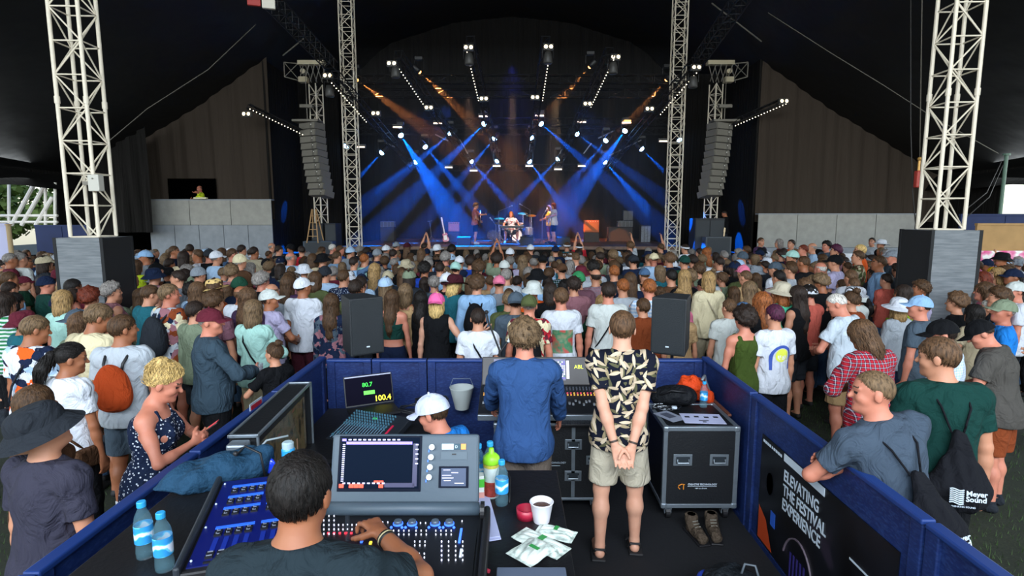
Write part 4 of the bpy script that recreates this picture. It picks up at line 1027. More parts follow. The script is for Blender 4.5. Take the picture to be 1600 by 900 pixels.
# wing decks gear
def cab(name, label, cat, x0, y0, x1, y1, Y, depth, mat, front, nfront=1, knobs=False):
 A, B_ = atY(x0, y0, Y), atY(x1, y1, Y); w, h = abs(B_.x - A.x), abs(A.z - B_.z)
 e = thing(name, label, cat, ((A.x + B_.x) / 2, Y, min(A.z, B_.z)))
 c = MB(); c.box((0, depth / 2, h / 2), (w, depth, h)); c.build('cabinet', mat, e, bevel=.015)
 for i in range(nfront):
  c = MB(); c.box((-w / 2 + (i + .5) * w / nfront, -.006, h / 2 - (0.06 * h if knobs else 0)), (w / nfront * .88, .014, h * (.72 if knobs else .88))); c.build('grille', front, e)
 if knobs:
  c = MB()
  for i in range(6): c.tube((-w * .4 + i * w * .16, -.0, h * .9), (-w * .4 + i * w * .16, -.03, h * .9), .015, 8)
  c.build('knob_row', plain('knob_cream', '#d8cdb8', .5), e)
 c = MB()
 for s_ in (-1, 1): c.box((s_ * (w / 2 + .006), depth / 2, h * .7), (.012, .14, .06))
 c.build('side_handle', RIGB, e)
 return e
SUB = plain('sub_black', '#23262a', .7, bump=.2, bscale=80); SUBG = plain('sub_grille', '#2e3338', .6, bump=.5, bscale=160)
cab('subwoofer', 'pair of dark subwoofer cabinets standing on the left wing deck', 'subwoofer', 486, 349, 506, 397, 22.9, .8, SUB, SUBG)
cab('subwoofer', 'dark subwoofer cabinet nearest the left stage mast', 'subwoofer', 507, 349, 526, 397, 22.9, .8, SUB, SUBG)
cab('subwoofer', 'dark subwoofer cabinet on the right wing deck nearest the mast', 'subwoofer', 1087, 341, 1108, 397, 22.9, .8, SUB, SUBG)
cab('subwoofer', 'dark subwoofer cabinet on the right wing deck beside the stagehand', 'subwoofer', 1109, 341, 1130, 397, 22.9, .8, SUB, SUBG)
cab('deck_case', 'low grey case in front of the right subwoofers', 'case', 1103, 370, 1142, 399, 22.3, .5, plain('case_grey', '#4c5258', .7), SUBG)
cab('deck_case', 'low grey-blue ramp case in front of the left subwoofers', 'case', 473, 377, 520, 399, 22.3, .5, plain('case_blue', '#3d4a58', .7), SUBG)
ld = thing('step_ladder', 'wooden step ladder standing open by the left subwoofers', 'ladder', atY(493, 379, 22.6)); hh = atY(493, 327, 22.6).z - ld.location.z
TIM = plain('ladder_timber', '#b08a5c', .7)
for s_ in (-1, 1):
 for f_ in (-1, 1):
  b_ = MB(); b_.tube((s_ * .07, f_ * .04, hh), (s_ * .22 * 1.0, f_ * .35, 0), .024, 6); b_.build('rail', TIM, ld)
for i in range(1, 5): b_ = MB(); t_ = i / 5; b_.box((0, -.35 * (1 - t_) - .04 * t_, hh * t_), ((.44 * (1 - t_) + .14 * t_), .06, .02)); b_.build('tread', TIM, ld)
PA = plain('amp_pink', '#b9756f', .6, vary=.4, bscale=30, bump=.2); OR = plain('amp_orange', '#9a4a1e', .55)
TLX = plain('amp_tolex', '#2a2624', .7)
cab('guitar_amp', 'pink-faced combo amp standing on a dark cabinet left of the singer', 'amplifier', 700, 347, 718, 362, 26, .3, plain('tolex_rose', '#7a4a4c', .6), PA, 1, True)
cab('speaker_cabinet', 'dark cabinet under the pink-faced amp', 'speaker cabinet', 700, 362.5, 718, 379, 26, .35, TLX, TLX)
cab('guitar_amp', 'orange combo amp standing on a dark cabinet right of the band', 'amplifier', 913, 344, 936, 363, 26, .3, OR, plain('amp_grille', '#8f5228', .7, bump=.3, bscale=160), 1, True)
cab('speaker_cabinet', 'dark cabinet under the orange amp', 'speaker cabinet', 913, 363.5, 936, 379, 26, .35, TLX, TLX)
cab('equipment_rack', 'low dark table of gear right of the orange amp', 'rack', 951, 355, 988, 379, 27, .5, TLX, TLX)
cab('equipment_rack', 'silvery rack of gear lying on the low dark table', 'rack', 966, 345, 989, 354.5, 26.9, .4, plain('rack_grey', '#8b8c90', .5, bump=.5, bscale=20, vary=.8), GRYB, 4)
cab('equipment_rack', 'small dark rack standing on the silvery gear', 'rack', 974, 329, 989, 344.5, 27, .35, plain('rack_dark', '#2d2e33', .6), GRYB, 2)
cab('equipment_rack', 'small flight rack with pale dials near the right stage mast', 'rack', 1002, 352, 1016, 379.5, 26, .4, TLX, plain('rack_white', '#9aa0a8', .5, bump=.6, bscale=20, vary=.9), 3)
cab('equipment_rack', 'pale gear boxes glinting on the left part of the stage', 'rack', 594, 346, 616, 355, 27, .4, plain('rack_grey', '#8b8c90', .5, bump=.5, bscale=20, vary=.8), GRYB, 4)
cab('speaker_cabinet', 'dark riser cabinet under the pale gear on the left', 'speaker cabinet', 594, 355.5, 616, 379, 27, .5, TLX, TLX)
for x, lb in ((652, 'leftmost'), (868, 'second'),):
 pass
# drum kit
DW = plain('drum_shell', '#b9b4c6', .3, .2); DH = plain('drum_head', '#e9e4dc', .5); CH = plain('chrome', '#c9ccd2', .25, .9); CY = plain('cymbal', '#c59a4a', .3, .8)
dk = atY(806, 380, 27.3); dkt = thing('drum_kit', 'drum kit with pale shells and brass cymbals behind the keyboard player', 'drum kit', (dk.x, 27.3, STZ))
def drum(c, r, h, tilt=(0, 0, 0)):
 M = Matrix.Translation(c) @ Euler(tilt).to_matrix().to_4x4(); b_ = MB(); b_.lathe([(r, 0), (r, h)], 20); o = b_.build('drum', DW, dkt, smooth=False, M=M)
 b_ = MB(); b_.lathe([(r * .98, h), (r * .97, h + .01)], 20); b_.build('drum_head', DH, o)
 b_ = MB(); b_.lathe([(r, h - .02), (r * 1.04, h - .02), (r * 1.04, h + .015), (r, h + .015)], 20, closed=True); b_.build('hoop', CH, o)
drum((0, -.2, .3), .28, .42, (math.pi / 2, 0, 0)); drum((-.2, -.3, .62), .15, .2, (.3, 0, 0)); drum((.2, -.3, .62), .16, .22, (.3, 0, 0)); drum((.62, -.1, .3), .21, .35); drum((-.5, -.1, .52), .18, .14)
for x, y, z in ((-.8, 0, 1.05), (.75, .1, 1.2), (.35, .35, 1.3), (-.75, -.35, .85)):
 b_ = MB(); b_.lathe([(.001, .03), (.06, .015), (.24, 0)], 20, Matrix.Translation((x, y, z)) @ Matrix.Rotation(.25, 4, 'X')); b_.build('cymbal', CY, dkt)
 b_ = MB(); b_.tube((x, y, 0), (x, y, z), .012); b_.tube((x, y, .3), (x - .2, y, 0), .01); b_.tube((x, y, .3), (x + .2, y, 0), .01); b_.tube((x, y, .3), (x, y + .2, 0), .01); b_.build('cymbal_stand', CH, dkt)
def mic_stand(px, py0, py1, Y, label, boom=None):
 A = atY(px, py1, Y); e = thing('microphone_stand', label, 'microphone stand', (A.x, Y, STZ)); h = max(.5, atY(px, py0, Y).z - STZ)
 b_ = MB(); b_.tube((0, 0, 0), (0, 0, h), .013); 
 for k in range(3): a = k * 2.09; b_.tube((0, 0, .25), (.28 * math.cos(a), .28 * math.sin(a), .01), .009)
 b_.build('pole', plain('stand_grey', '#6f7280', .4, .4), e); M0 = Vector((0, 0, h)); tip = M0 + Vector((boom or (-.12), -.05, .2))
 b_ = MB(); b_.tube(M0, tip, .01); b_.build('boom', plain('stand_grey', '#6f7280', .4, .4), e)
 b_ = MB(); b_.tube(tip, tip + (tip - M0).normalized() * .12, .018); b_.sphere(tip + (tip - M0).normalized() * .15, .035, 10); b_.build('microphone', plain('mic_silver', '#b9bcc6', .35, .5), e)
mic_stand(779, 330, 380, 26.8, 'tall boom microphone stand left of the drum kit', .5); mic_stand(828, 328, 380, 26.8, 'tall boom microphone stand right of the drum kit', -.35)
mic_stand(847, 338, 381, 24.2, 'straight microphone stand in front of the white-shirted guitarist', .12); mic_stand(775, 352, 381, 24, 'low microphone stand beside the keyboard player', -.15)
# instruments
def guitar(parent, M, body='#7a2f3a', neck='#d8c09a', label=None):
 e = thing('electric_guitar', label, 'guitar', (0, 0, 0)); e.matrix_world = M; e.location = M.translation; e.rotation_euler = M.to_euler()
 prof = [(.0, -.2), (.1, -.19), (.155, -.12), (.13, -.03), (.085, .03), (.115, .1), (.1, .17), (.03, .2)]
 pts = [(x, z) for x, z in prof] + [(-x * .96, z * .97) for x, z in reversed(prof[1:])]
 b_ = MB(); n = len(pts); b_.add([(x, -.022, z) for x, z in pts] + [(x, .022, z) for x, z in pts], [tuple(range(n)), tuple(range(2 * n - 1, n - 1, -1))] + [(i, i + n, (i + 1) % n + n, (i + 1) % n) for i in range(n)]); b_.build('guitar_body', plain('gb' + body, body, .25, coat=.5), e, bevel=.008)
 b_ = MB(); b_.box((0, -.024, .45), (.05, .022, .6)); b_.build('neck', plain('gn' + neck, neck, .4), e)
 b_ = MB(); b_.box((0, -.02, .8), (.075, .018, .16), taper=.8); b_.build('headstock', plain('gn' + neck, neck, .4), e)
 b_ = MB(); b_.box((0, -.028, -.02), (.14, .006, .2)); b_.build('pickguard', plain('pickguard', '#e8e4dc', .4), e); return e
p = atY(696, 372, 24.4); guitar(None, Matrix.Translation((p.x, 24.4, STZ + .28)) @ Matrix.Rotation(-.2, 4, 'Y') @ Matrix.Rotation(-.15, 4, 'X'), '#b0486a', '#e0d2c0', 'pale-necked guitar leaning on a stand left of the pink-faced amp')
gs = thing('guitar_stand', 'small black guitar stand left of the pink-faced amp', 'stand', (p.x, 24.6, STZ)); b_ = MB()
for k in range(3): a = k * 2.09 + .5; b_.tube((0, 0, .25), (.2 * math.cos(a), .2 * math.sin(a), .01), .01)
b_.tube((0, 0, .2), (0, .1, .9), .01); b_.build('leg_frame', RIGB, gs)
p = atY(674, 372, 25.4); gs = thing('guitar_stand', 'empty black guitar stand standing further left on the stage', 'stand', (p.x, 25.4, STZ)); b_ = MB()
for k in range(3): a = k * 2.09 + .5; b_.tube((0, 0, .3), (.22 * math.cos(a), .22 * math.sin(a), .01), .01)
b_.tube((0, 0, .3), (-.06, 0, .95), .01); b_.tube((-.16, 0, .95), (.05, 0, .98), .012); b_.build('leg_frame', MID, gs)
fn = atY(770, 372, 26.2); fe = thing('stage_fan', 'round caged floor fan between the bassist and the keyboard', 'fan', (fn.x, 26.2, STZ + .3))
b_ = MB()
for k in range(5): b_.path([(.05 * (k + 1) * math.cos(a * .524), -.02 * k, .05 * (k + 1) * math.sin(a * .524)) for a in range(13)], .006, 4)
for k in range(12): a = k * .524; b_.tube((0, 0, 0), (.26 * math.cos(a), -.08, .26 * math.sin(a)), .005, 4)
b_.build('cage', plain('stand_grey', '#6f7280', .4, .4), fe); b_ = MB()
for k in range(5): a = k * 1.256; b_.box((0, 0, 0), (.1, .015, .2), Matrix.Rotation(a, 4, 'Y') @ Matrix.Translation((0, .03, .12)))
b_.build('blades', RIGB, fe); b_ = MB(); b_.tube((-.2, .0, -.29), (.2, 0, -.29), .012); b_.tube((0, .02, -.28), (0, .02, 0), .015); b_.tube((-.15, .0, -.29), (-.15, .2, -.29), .012); b_.tube((.15, .0, -.29), (.15, .2, -.29), .012); b_.build('foot', RIGB, fe)
kb = atY(800, 366, 24.9); ke = thing('keyboard_piano', 'stage keyboard on a cross stand in front of the seated player', 'keyboard', (kb.x, 24.7, STZ))
b_ = MB(); b_.box((0, 0, .72), (1.05, .28, .08)); b_.build('case', plain('kb_black', '#1c1c22', .4), ke, bevel=.01); b_ = MB()
for i in range(28): b_.box((-.47 + i * .035, -.03, .765), (.031, .18, .012))
b_.build('key_row', plain('key_white', '#d9d8d4', .3), ke); b_ = MB(); b_.tube((-.4, 0, .68), (.35, 0, .02), .018); b_.tube((.4, .06, .68), (-.35, .06, .02), .018); b_.tube((-.4, -.15, .02), (-.4, .2, .02), .015); b_.tube((.4, -.15, .02), (.4, .2, .02), .015); b_.build('cross_stand', RIGB, ke)
for i, (px, lb) in enumerate(((725, 'wedge monitor lying at the bassist\'s feet'), (823, 'wedge monitor lying near the keyboard stand'), (880, 'wedge monitor lying at the guitarist\'s feet'))):
 p = atY(px, 378, 23.3); e = thing('wedge_monitor', 'black ' + lb, 'stage monitor', (p.x, 23.3, STZ)); b_ = MB()
 b_.add([(-.27, -.2, 0), (.27, -.2, 0), (.27, .2, 0), (-.27, .2, 0), (-.27, -.2, .32), (.27, -.2, .32), (.27, .05, .36), (-.27, .05, .36)], [(3, 2, 1, 0), (4, 5, 6, 7), (0, 1, 5, 4), (1, 2, 6, 5), (2, 3, 7, 6), (3, 0, 4, 7)]); b_.build('cabinet', SUB, e, bevel=.01)
 b_ = MB(); b_.add([(-.24, .195, .03), (.24, .195, .03), (.24, .065, .32), (-.24, .065, .32)], [(0, 1, 2, 3)]); b_.build('grille', SUBG, e, solid=.01)
# ------------------------------------------------------------------ mixing position: barrier, desks, cases and consoles
RIS = plain('riser_black', '#14161b', .75, bump=.15, bscale=30, vary=.4)
r_ = MB(); r_.box((0.03, 3.2, .05), (3.8, 4.9, .1)); structure(r_.build('floor_riser', RIS))
r_ = MB(); r_.box((-.83, 1.55, .33), (2.1, 2.4, .46)); structure(r_.build('floor_step', RIS))
BLU = board_mat('blue_ply', '#173172'); BLT = plain('blue_trim', '#17336f', .5)
m, nt, lk, b = newmat('scuffed_blue'); n, mp = noise_bump(nt, lk, b, 2.5, .12, .02, (1, 1, 2.5), 8)
n2 = nt.new('ShaderNodeTexNoise'); n2.inputs['Scale'].default_value = 35; n2.inputs['Detail'].default_value = 6; lk.new(mp.outputs[0], n2.inputs[0])
lk.new(mixcol(nt, lk, .25, ramp(nt, lk, n.outputs[0], [(.3, '#0c1a44'), (.7, '#142b62')]), ramp(nt, lk, n2.outputs[0], [(.45, '#0f2050'), (.74, '#4a66a0')])), b.inputs['Base Color']); b.inputs['Roughness'].default_value = .45; BLU = m
BX0, BX1, BY0, BY1, BH = -1.92, 1.95, 1.7, 5.58, 1.22
def panel(x, y, L, rz, label, z0=.0, H=BH):
 e = thing('barrier_panel', label, 'barrier panel', (x, y, 0), rz, 'blue plywood barrier panels around the mixing position')
 b_ = MB(); b_.box((0, 0, (H + z0) / 2), (L - .012, .02, H - z0)); b_.build('board', BLU, e)
 for s_ in (-1, 1):
  b_ = MB(); b_.box((s_ * (L / 2 - .045), 0, (H + z0) / 2), (.08, .06, H - z0 + .004)); b_.build('post', BLU, e, bevel=.006)
 b_ = MB(); b_.box((0, 0, H + .006), (L - .01, .07, .03)); b_.build('top_rail', BLT, e, bevel=.008)
 b_ = MB(); b_.box((0, 0, .09), (L - .17, .05, .09)); b_.build('kick_rail', BLU, e)
 return e
hp = math.pi / 2
for i, (y, w) in enumerate(((5.0, 'beside the back corner'), (3.83, 'behind the lying screen case'), (2.66, 'beside the desk wing'), (1.5, 'closest to the camera'))):
 panel(BX0, y, 1.16, hp, 'left side blue barrier panel ' + w)
for i, (y, w) in enumerate(((4.98, 'behind the tall flight case'), (3.42, 'that carries the black festival poster'), (2.05, 'closest to the camera'))):
 panel(BX1, y, (1.18, 1.9, .82)[i], hp, 'right side blue barrier panel ' + w)
panel(BX1, 1.1, 1.0, hp, 'right side blue barrier panel below the frame corner')
for i, (x0, x1, w) in enumerate(((-1.88, -1.42, 'narrow, in the left back corner'), (-1.42, -.86, 'behind the small mixer'), (-.86, .25, 'behind the measurement microphone'), (.25, 1.35, 'behind the large audio console'), (1.35, 1.93, 'under the right monitor speaker'))):
 panel((x0 + x1) / 2, BY1, x1 - x0, 0, 'rear blue barrier panel ' + w, H=1.19)
# festival poster on the right barrier
pz0, pz1, py0, py1 = .14, .985, 2.62, 4.17
e = thing('festival_poster', 'black festival poster with large white slogan on the right barrier', 'poster', (BX1 - .018, py1, 0))
FX = Matrix(((0, 0, -1, 0), (-1, 0, 0, 0), (0, 1, 0, 0), (0, 0, 0, 1)))       # x runs towards the camera, y up, z out of the wall
m, nt, lk, b = newmat('poster_photo'); n, mp = noise_bump(nt, lk, b, 2.4, .02, .01, None, 2)
lk.new(ramp(nt, lk, n.outputs[0], [(.35, '#07080b'), (.6, '#14161d'), (.68, '#2c2633')]), b.inputs['Base Color']); b.inputs['Roughness'].default_value = .35
b_ = MB(); b_.box(((py1 - py0) / 2, (pz0 + pz1) / 2, -.003), (py1 - py0, pz1 - pz0, .006)); b_.build('sheet', m, e, M=FX)
PW = plain('print_white', '#c9d6e2', .5); PBL = plain('print_blue', '#2c5fc4', .5); POR = plain('print_orange', '#c2481f', .5); PGL = plain('print_glow', '#8f9bb0', .5)
def onp(x, z): return FX @ Matrix.Translation((py1 - x, z, .003))
b_ = MB(); b_.box((py1 - 3.55, .955, .003), (.52, .055, .003)); b_.build('white_band', PW, e, M=FX)
text('slogan', 'ELEVATING\nTHE FESTIVAL\nEXPERIENCE', .115, PW, e, onp(3.80, .79) @ Matrix.Diagonal((.78, 1.0, 1, 1)), bold=.0018, space=.92)
b_ = MB()
for i in range(9): b_.box((py1 - 4.13 + i * .034, .945 - (i == 4) * .0, .003), (.024 if i != 4 else .012, .02, .002))
b_.build('small_print', PW, e, M=FX)
b_ = MB(); b_.add([(0.02, .16, .003), (.26, .16, .003), (.14, .36, .003), (.02, .42, .003)], [(0, 1, 2, 3)]); b_.build('orange_flash', POR, e, M=FX)
b_ = MB(); b_.path([(.62 + .2 * math.cos(a * .2) + .0, .2 + .27 * math.sin(a * .2), .004) for a in range(1, 15)], .007, 4); b_.build('arch_print', plain('print_arch', '#6b5f6a', .5), e, M=FX)
b_ = MB()
for i in range(5): b_.box((.53 + i * .045, .24, .004), (.02, .2, .002))
b_.build('glow_print', plain('print_violet', '#38307a', .5), e, M=FX)
b_ = MB(); b_.lathe([(.001, 0), (.05, 0)], 16, Matrix.Translation((.17, .66, .004)) @ Matrix.Diagonal((1, 1.7, 1, 1))); b_.build('spot_print', PGL, e, M=FX)
b_ = MB(); b_.box((.25, .42, .004), (.07, .11, .002)); b_.build('blue_print', PBL, e, M=FX)
e2 = e; b_ = MB()
for i in range(7): b_.path([(1.3 + .11 * t / 6, .60 - i * .02 + .018 * math.sin(t * .9) + .008 * t, .005) for t in range(7)], .0045, 4)
b_.build('logo_print', PW, e, M=FX); b_ = MB(); b_.box((1.32, .71, .004), (.3, .012, .002)); b_.build('rule_print', PW, e, M=FX)

# tables
DESK = plain('desk_black', '#101115', .5, bump=.1, bscale=40, vary=.3)
TZ = 1.30
t_ = thing('work_table', 'long black table carrying the lighting desk, bottles and snack packs', 'table', (-.72, 2.35, .56))
b_ = MB(); b_.box((0, -.0, TZ - .56 - .02), (1.92, 1.04, .04)); b_.build('tabletop', DESK, t_, bevel=.004)
b_ = MB(); b_.box((0, .51, .35), (1.9, .012, .7)); b_.box((.95, 0, .35), (.012, 1.02, .7)); b_.build('skirt', fabric_mat('skirt_black', '#0c0d10', (3, 3, .1), 6, .5), t_)
for x in (-.9, .9):
 for y in (-.45, .45): b_ = MB(); b_.tube((x, y, 0), (x, y, TZ - .6), .02); b_.build('leg', RIGB, t_)
t_.location.z = .56
# lighting desk
KEYB = plain('desk_panel', '#0d0e12', .45); SLATE = plain('desk_lid', '#414f5a', .5, bump=.04, bscale=50); SLATE2 = plain('desk_edge', '#2c343c', .4)
LW = plain('key_light', '#e8ecff', .4, emit=1.2); LR = plain('key_red', '#ff3344', .4, emit=1.6); LB = plain('key_blue', '#3a6bff', .4, emit=1.8); LY = plain('key_yellow', '#ffd83a', .4, emit=2.2); LC = plain('key_cyan', '#60d8ff', .4, emit=2.2)
DX, DYc = -.47, 2.07
ld = thing('lighting_desk', 'grey lighting console with an upright touch screen and glowing keys', 'lighting console', (DX, DYc, TZ))
b_ = MB(); b_.box((0, 0, .045), (.70, .46, .07)); b_.build('base', KEYB, ld, bevel=.012)
for s_ in (-1, 1): b_ = MB(); b_.box((s_ * .362, 0, .05), (.028, .5, .1)); b_.build('side_cheek', RIGB, ld, bevel=.012)
b_ = MB(); b_.tube((-.33, .215, .1), (.33, .215, .1), .028, 16); b_.build('hinge_bar', SLATE, ld, smooth=True)
for s_ in (-1, 1): b_ = MB(); b_.tube((s_ * .335, .2, .1), (s_ * .352, .2, .1), .038, 16); b_.build('hinge', RIGB, ld)
kz = .083
def keys(lst, mat, nm, w=.012, d=.007):
 b_ = MB()
 for x, y in lst: b_.box((x, y, kz), (w, d, .006))
 b_.build(nm, mat, ld)
R_ = random.Random(4)
px2l = lambda px, py: (lambda v: (v.x - DX, v.y - DYc))(atZ(px, py, TZ + kz))
wk = []
for i in range(5):
 for j in range(6): wk.append(px2l(690 - (0) + 11 * (i % 4) - (j > 3) * 0, 846 + j * 7.2)) if j < 5 else None
for (x0, y0, nx, ny, dx, dy) in ((615, 829, 4, 2, 8, 6), (650, 829, 3, 2, 8, 6), (681, 829, 4, 2, 8, 6), (648, 846, 3, 2, 8, 6), (655, 865, 2, 2, 8, 6), (506, 806, 3, 5, 8, 7), (522, 820, 6, 2, 7, 7), (598, 816, 2, 1, 8, 6), (657, 817, 2, 1, 8, 6), (722, 814, 1, 1, 8, 6)):
 for i in range(nx):
  for j in range(ny): wk.append(px2l(x0 + dx * i, y0 + dy * j))
keys([w for w in wk if w], LW, 'white_key', .0042, .0026)
keys([px2l(513 + 9 * i, 833) for i in range(5)] + [px2l(541, 833)], LR, 'red_key', .008, .006); keys([px2l(508, 846), px2l(515, 846), px2l(565, 846)], LB, 'blue_key', .009, .014); keys([px2l(524, 846)], LC, 'cyan_key', .009, .014); keys([px2l(579, 848)], LY, 'yellow_key', .009, .014)
for px in (622, 644, 680, 702):
 x, y = px2l(px, 818); b_ = MB(); b_.lathe([(.021, 0), (.021, .004), (.0185, .006), (.0185, .0)], 24, Matrix.Translation((x, y, kz - .002)), True); b_.build('glow_ring', LB, ld)
 b_ = MB(); b_.lathe([(.0175, 0), (.0165, .014), (.014, .017)], 20, Matrix.Translation((x, y, kz - .002))); b_.build('encoder', plain('encoder_grey', '#5d6a78', .3, .3), ld, smooth=False)
 for s_ in (-1, 1): b_ = MB(); b_.sphere((x + s_ * .022, y - .03, kz), .006, 8); b_.build('key_lamp', LB, ld)
for (y0, y1, mt) in ((826, 848, LB), (858, 870, plain('fader_white', '#b9c9e8', .4, emit=.8))):
 a, c = px2l(721, y0), px2l(719, y1); b_ = MB(); b_.box((a[0], (a[1] + c[1]) / 2, kz), (.009, a[1] - c[1], .005)); b_.build('fader_light', mt, ld)
b_ = MB()
for i in range(4): b_.box((.33 - .0, -.1 + i * .001, kz - .003), (.002, .34, .002))
b_.build('panel_line', SLATE2, ld)
# lid with the screens
A = atY(518, 685, 2.37); lid_h = .335
LM = Matrix.Translation((0, .235, .115)) @ Matrix.Rotation(math.radians(71), 4, 'X')     # x across, y up the lid, z towards the viewer
lid = MB(); lid.box((0, .142, -.02), (.65, .294, .04)); lidw = lid.build('screen_housing', SLATE, ld, bevel=.012, M=LM)
def onlid(c, d, nm, mat, z=.002, bev=0): b_ = MB(); b_.box((c[0], c[1], z), (d[0], d[1], .006)); return b_.build(nm, mat, lidw, bevel=bev)
onlid((-.11, .165), (.365, .235), 'bezel', plain('bezel_navy', '#081020', .5, spec=.1), .001, .002)
m, nt, lk, b = newmat('touch_screen'); b.inputs['Base Color'].default_value = (.004, .008, .018, 1); b.inputs['Roughness'].default_value = .7; b.inputs['Specular IOR Level'].default_value = .02
onlid((-.11, .168), (.345, .215), 'screen', m, .003)
SV = plain('ui_violet', '#8c7ae0', .4, emit=.7); SW = plain('ui_white', '#c9c4e8', .4, emit=.6); SR = plain('ui_red', '#ff4a30', .4, emit=.9); SG = plain('ui_grey', '#3b3a55', .4, emit=.15); SK = plain('ui_dark', '#05080f', .3)
b_ = MB(); b_.box((-.115, .252, .007), (.29, .012, .001)); b_.box((-.27, .265, .007), (.018, .01, .001)); b_.build('menu_bar', SV, lidw)
b_ = MB(); 
for i in range(11): b_.box((-.245 + i * .0215, .266, .007), (.013, .006, .001))
for i in range(19): b_.box((-.27 + .0 * i, .245 - i * .0085, .007), (.011, .004, .001))
for i in range(9): b_.box((-.262 + i * .0215, .083, .007), (.012, .006, .001))
for i in range(5): b_.box((.052, .245 - i * .02, .007), (.012, .005, .001))
b_.build('icon_row', SW, lidw)
b_ = MB()
for i in (0, 2, 3, 4, 8): b_.box((-.272 + i * .0215, .072, .007), (.02, .016, .001))
for i in (7, 8): b_.box((-.272 + i * .0215, .09, .007), (.02, .008, .001))
b_.build('red_icons', SR, lidw)
b_ = MB(); b_.box((-.02, .075, .0068), (.13, .018, .001)); b_.box((.045, .16, .0068), (.02, .18, .001)); b_.build('side_bar', SG, lidw)
for i in range(4):
 b_ = MB(); b_.tube((.118 - i * .003, .235 - i * .042, .003), (.118 - i * .003, .235 - i * .042, .018), .0125, 18); b_.build('knob', plain('lid_knob', '#c4ccd2', .35, .2), lidw)
 b_ = MB(); b_.box((.104 - i * .003, .218 - i * .042, .004), (.004, .009, .004)); b_.build('knob_lamp', LB, lidw)
onlid((.187, .236), (.052, .024), 'white_label', plain('label_white', '#c6d2d6', .5)); onlid((.229, .236), (.03, .024), 'dark_label', plain('label_dark', '#1c4250', .5)); onlid((.256, .236), (.022, .024), 'orange_label', plain('label_orange', '#e0964a', .5))
text('maker_mark', 'D', .016, PW, lidw, Matrix.Translation((.219, .2305, .0055))); onlid((.215, .198), (.115, .032), 'drive_slot', plain('slot_grey', '#4a5862', .5), .0); onlid((.215, .204), (.018, .006), 'slot_catch', RIGB, .003)
onlid((.215, .108), (.13, .09), 'small_bezel', plain('bezel_navy', '#0b1730', .3), .001); onlid((.215, .108), (.108, .075), 'small_screen', plain('small_screen', '#39445c', .3, emit=.25), .003)
b_ = MB()
for i, (x, w) in enumerate(((.185, .03), (.22, .03), (.185, .04), (.19, .05), (.188, .03), (.24, .04))): b_.box((x, .138 - i * .011, .007), (w, .003, .001))
b_.build('text_lines', SW, lidw)
text('desk_mark', 'GRAND DESK' if False else '', .01, PW, ld) if False else None
# fader wing lit blue
BW = plain('wing_blue', '#0a1550', .4, emit=.05, ecol='#1030ff'); BWL = plain('wing_lamp', '#2d62e0', .4, emit=.45, ecol='#2860ff'); BKY = plain('wing_key', '#12131a', .5); BKC = plain('wing_cap', '#7d8496', .5)
p0, p1, p2 = atZ(325, 745, 1.37), atZ(452, 737, 1.37), atZ(275, 892, 1.37)
ux = (p1 - p0); ux.z = 0; wl = .66; ux = Vector((math.cos(.16), math.sin(.16), 0)); uy = Vector((-math.sin(.16) - .12, math.cos(.16), 0)).normalized()
wing = thing('fader_wing', 'blue-lit fader wing on the table left of the lighting desk', 'lighting console', (p2.x, p2.y, TZ), math.atan2(ux.y, ux.x) + .13)
WL, WD = .60, .76
b_ = MB(); b_.box((WL / 2, WD / 2, .03), (WL, WD, .05)); b_.build('base', RIGB, wing, bevel=.01)
b_ = MB(); b_.box((WL / 2, WD / 2, .057), (WL - .05, WD - .05, .006)); b_.build('panel', BW, wing)
for s_ in (0, 1): b_ = MB(); b_.box((s_ * WL, WD / 2, .045), (.026, WD + .01, .075)); b_.build('side_cheek', plain('cheek_grey', '#262c33', .5), wing, bevel=.01)
for r in range(4):
 y = (.66, .555, .45, .285)[r]
 for c in range(3):
  x0 = .075 + c * .175; b_ = MB(); b_.box((x0 + .075, y, .063), (.15, .017, .004)); b_.build('display_strip', BWL, wing)
  b_ = MB(); k2 = MB()
  for i in range(4):
   for j in range(2): b_.box((x0 + .018 + i * .038, y - .032 - j * .024, .064), (.028, .018, .008)); 
   for j in range(2): k2.box((x0 + .018 + i * .038, y - .032 - j * .024, .0685), (.014, .004, .002)); k2.box((x0 + .012 + i * .038, y - .024 - j * .024, .0685), (.004, .004, .002))
  b_.build('key_block', BKY, wing); k2.build('key_print', BKC, wing)
for c in range(3):
 for i in range(4):
  x = .093 + c * .175 + i * .038; b_ = MB(); b_.box((x, .16, .0615), (.018, .09, .003)); b_.build('fader_track', plain('track_blue', '#15296e', .4, emit=.15, ecol='#2040ff'), wing)
 b_ = MB(); k2 = MB()
 for i in range(4):
  x = .093 + c * .175 + i * .038; b_.box((x, .095, .064), (.028, .016, .01)); b_.box((x, .07, .064), (.028, .014, .01)); k2.box((x, .097, .07), (.02, .005, .002)); k2.box((x, .072, .07), (.02, .005, .002)); b_.box((x, .035, .064), (.026, .008, .006))
 b_.build('fader_cap', BKY, wing); k2.build('cap_print', BKC, wing)
b_ = MB()
for x, y in ((.035, .7), (.035, .5), (.035, .3), (.035, .06)): b_.sphere((x, y, .064), .005, 8)
b_.build('screw', PW, wing)
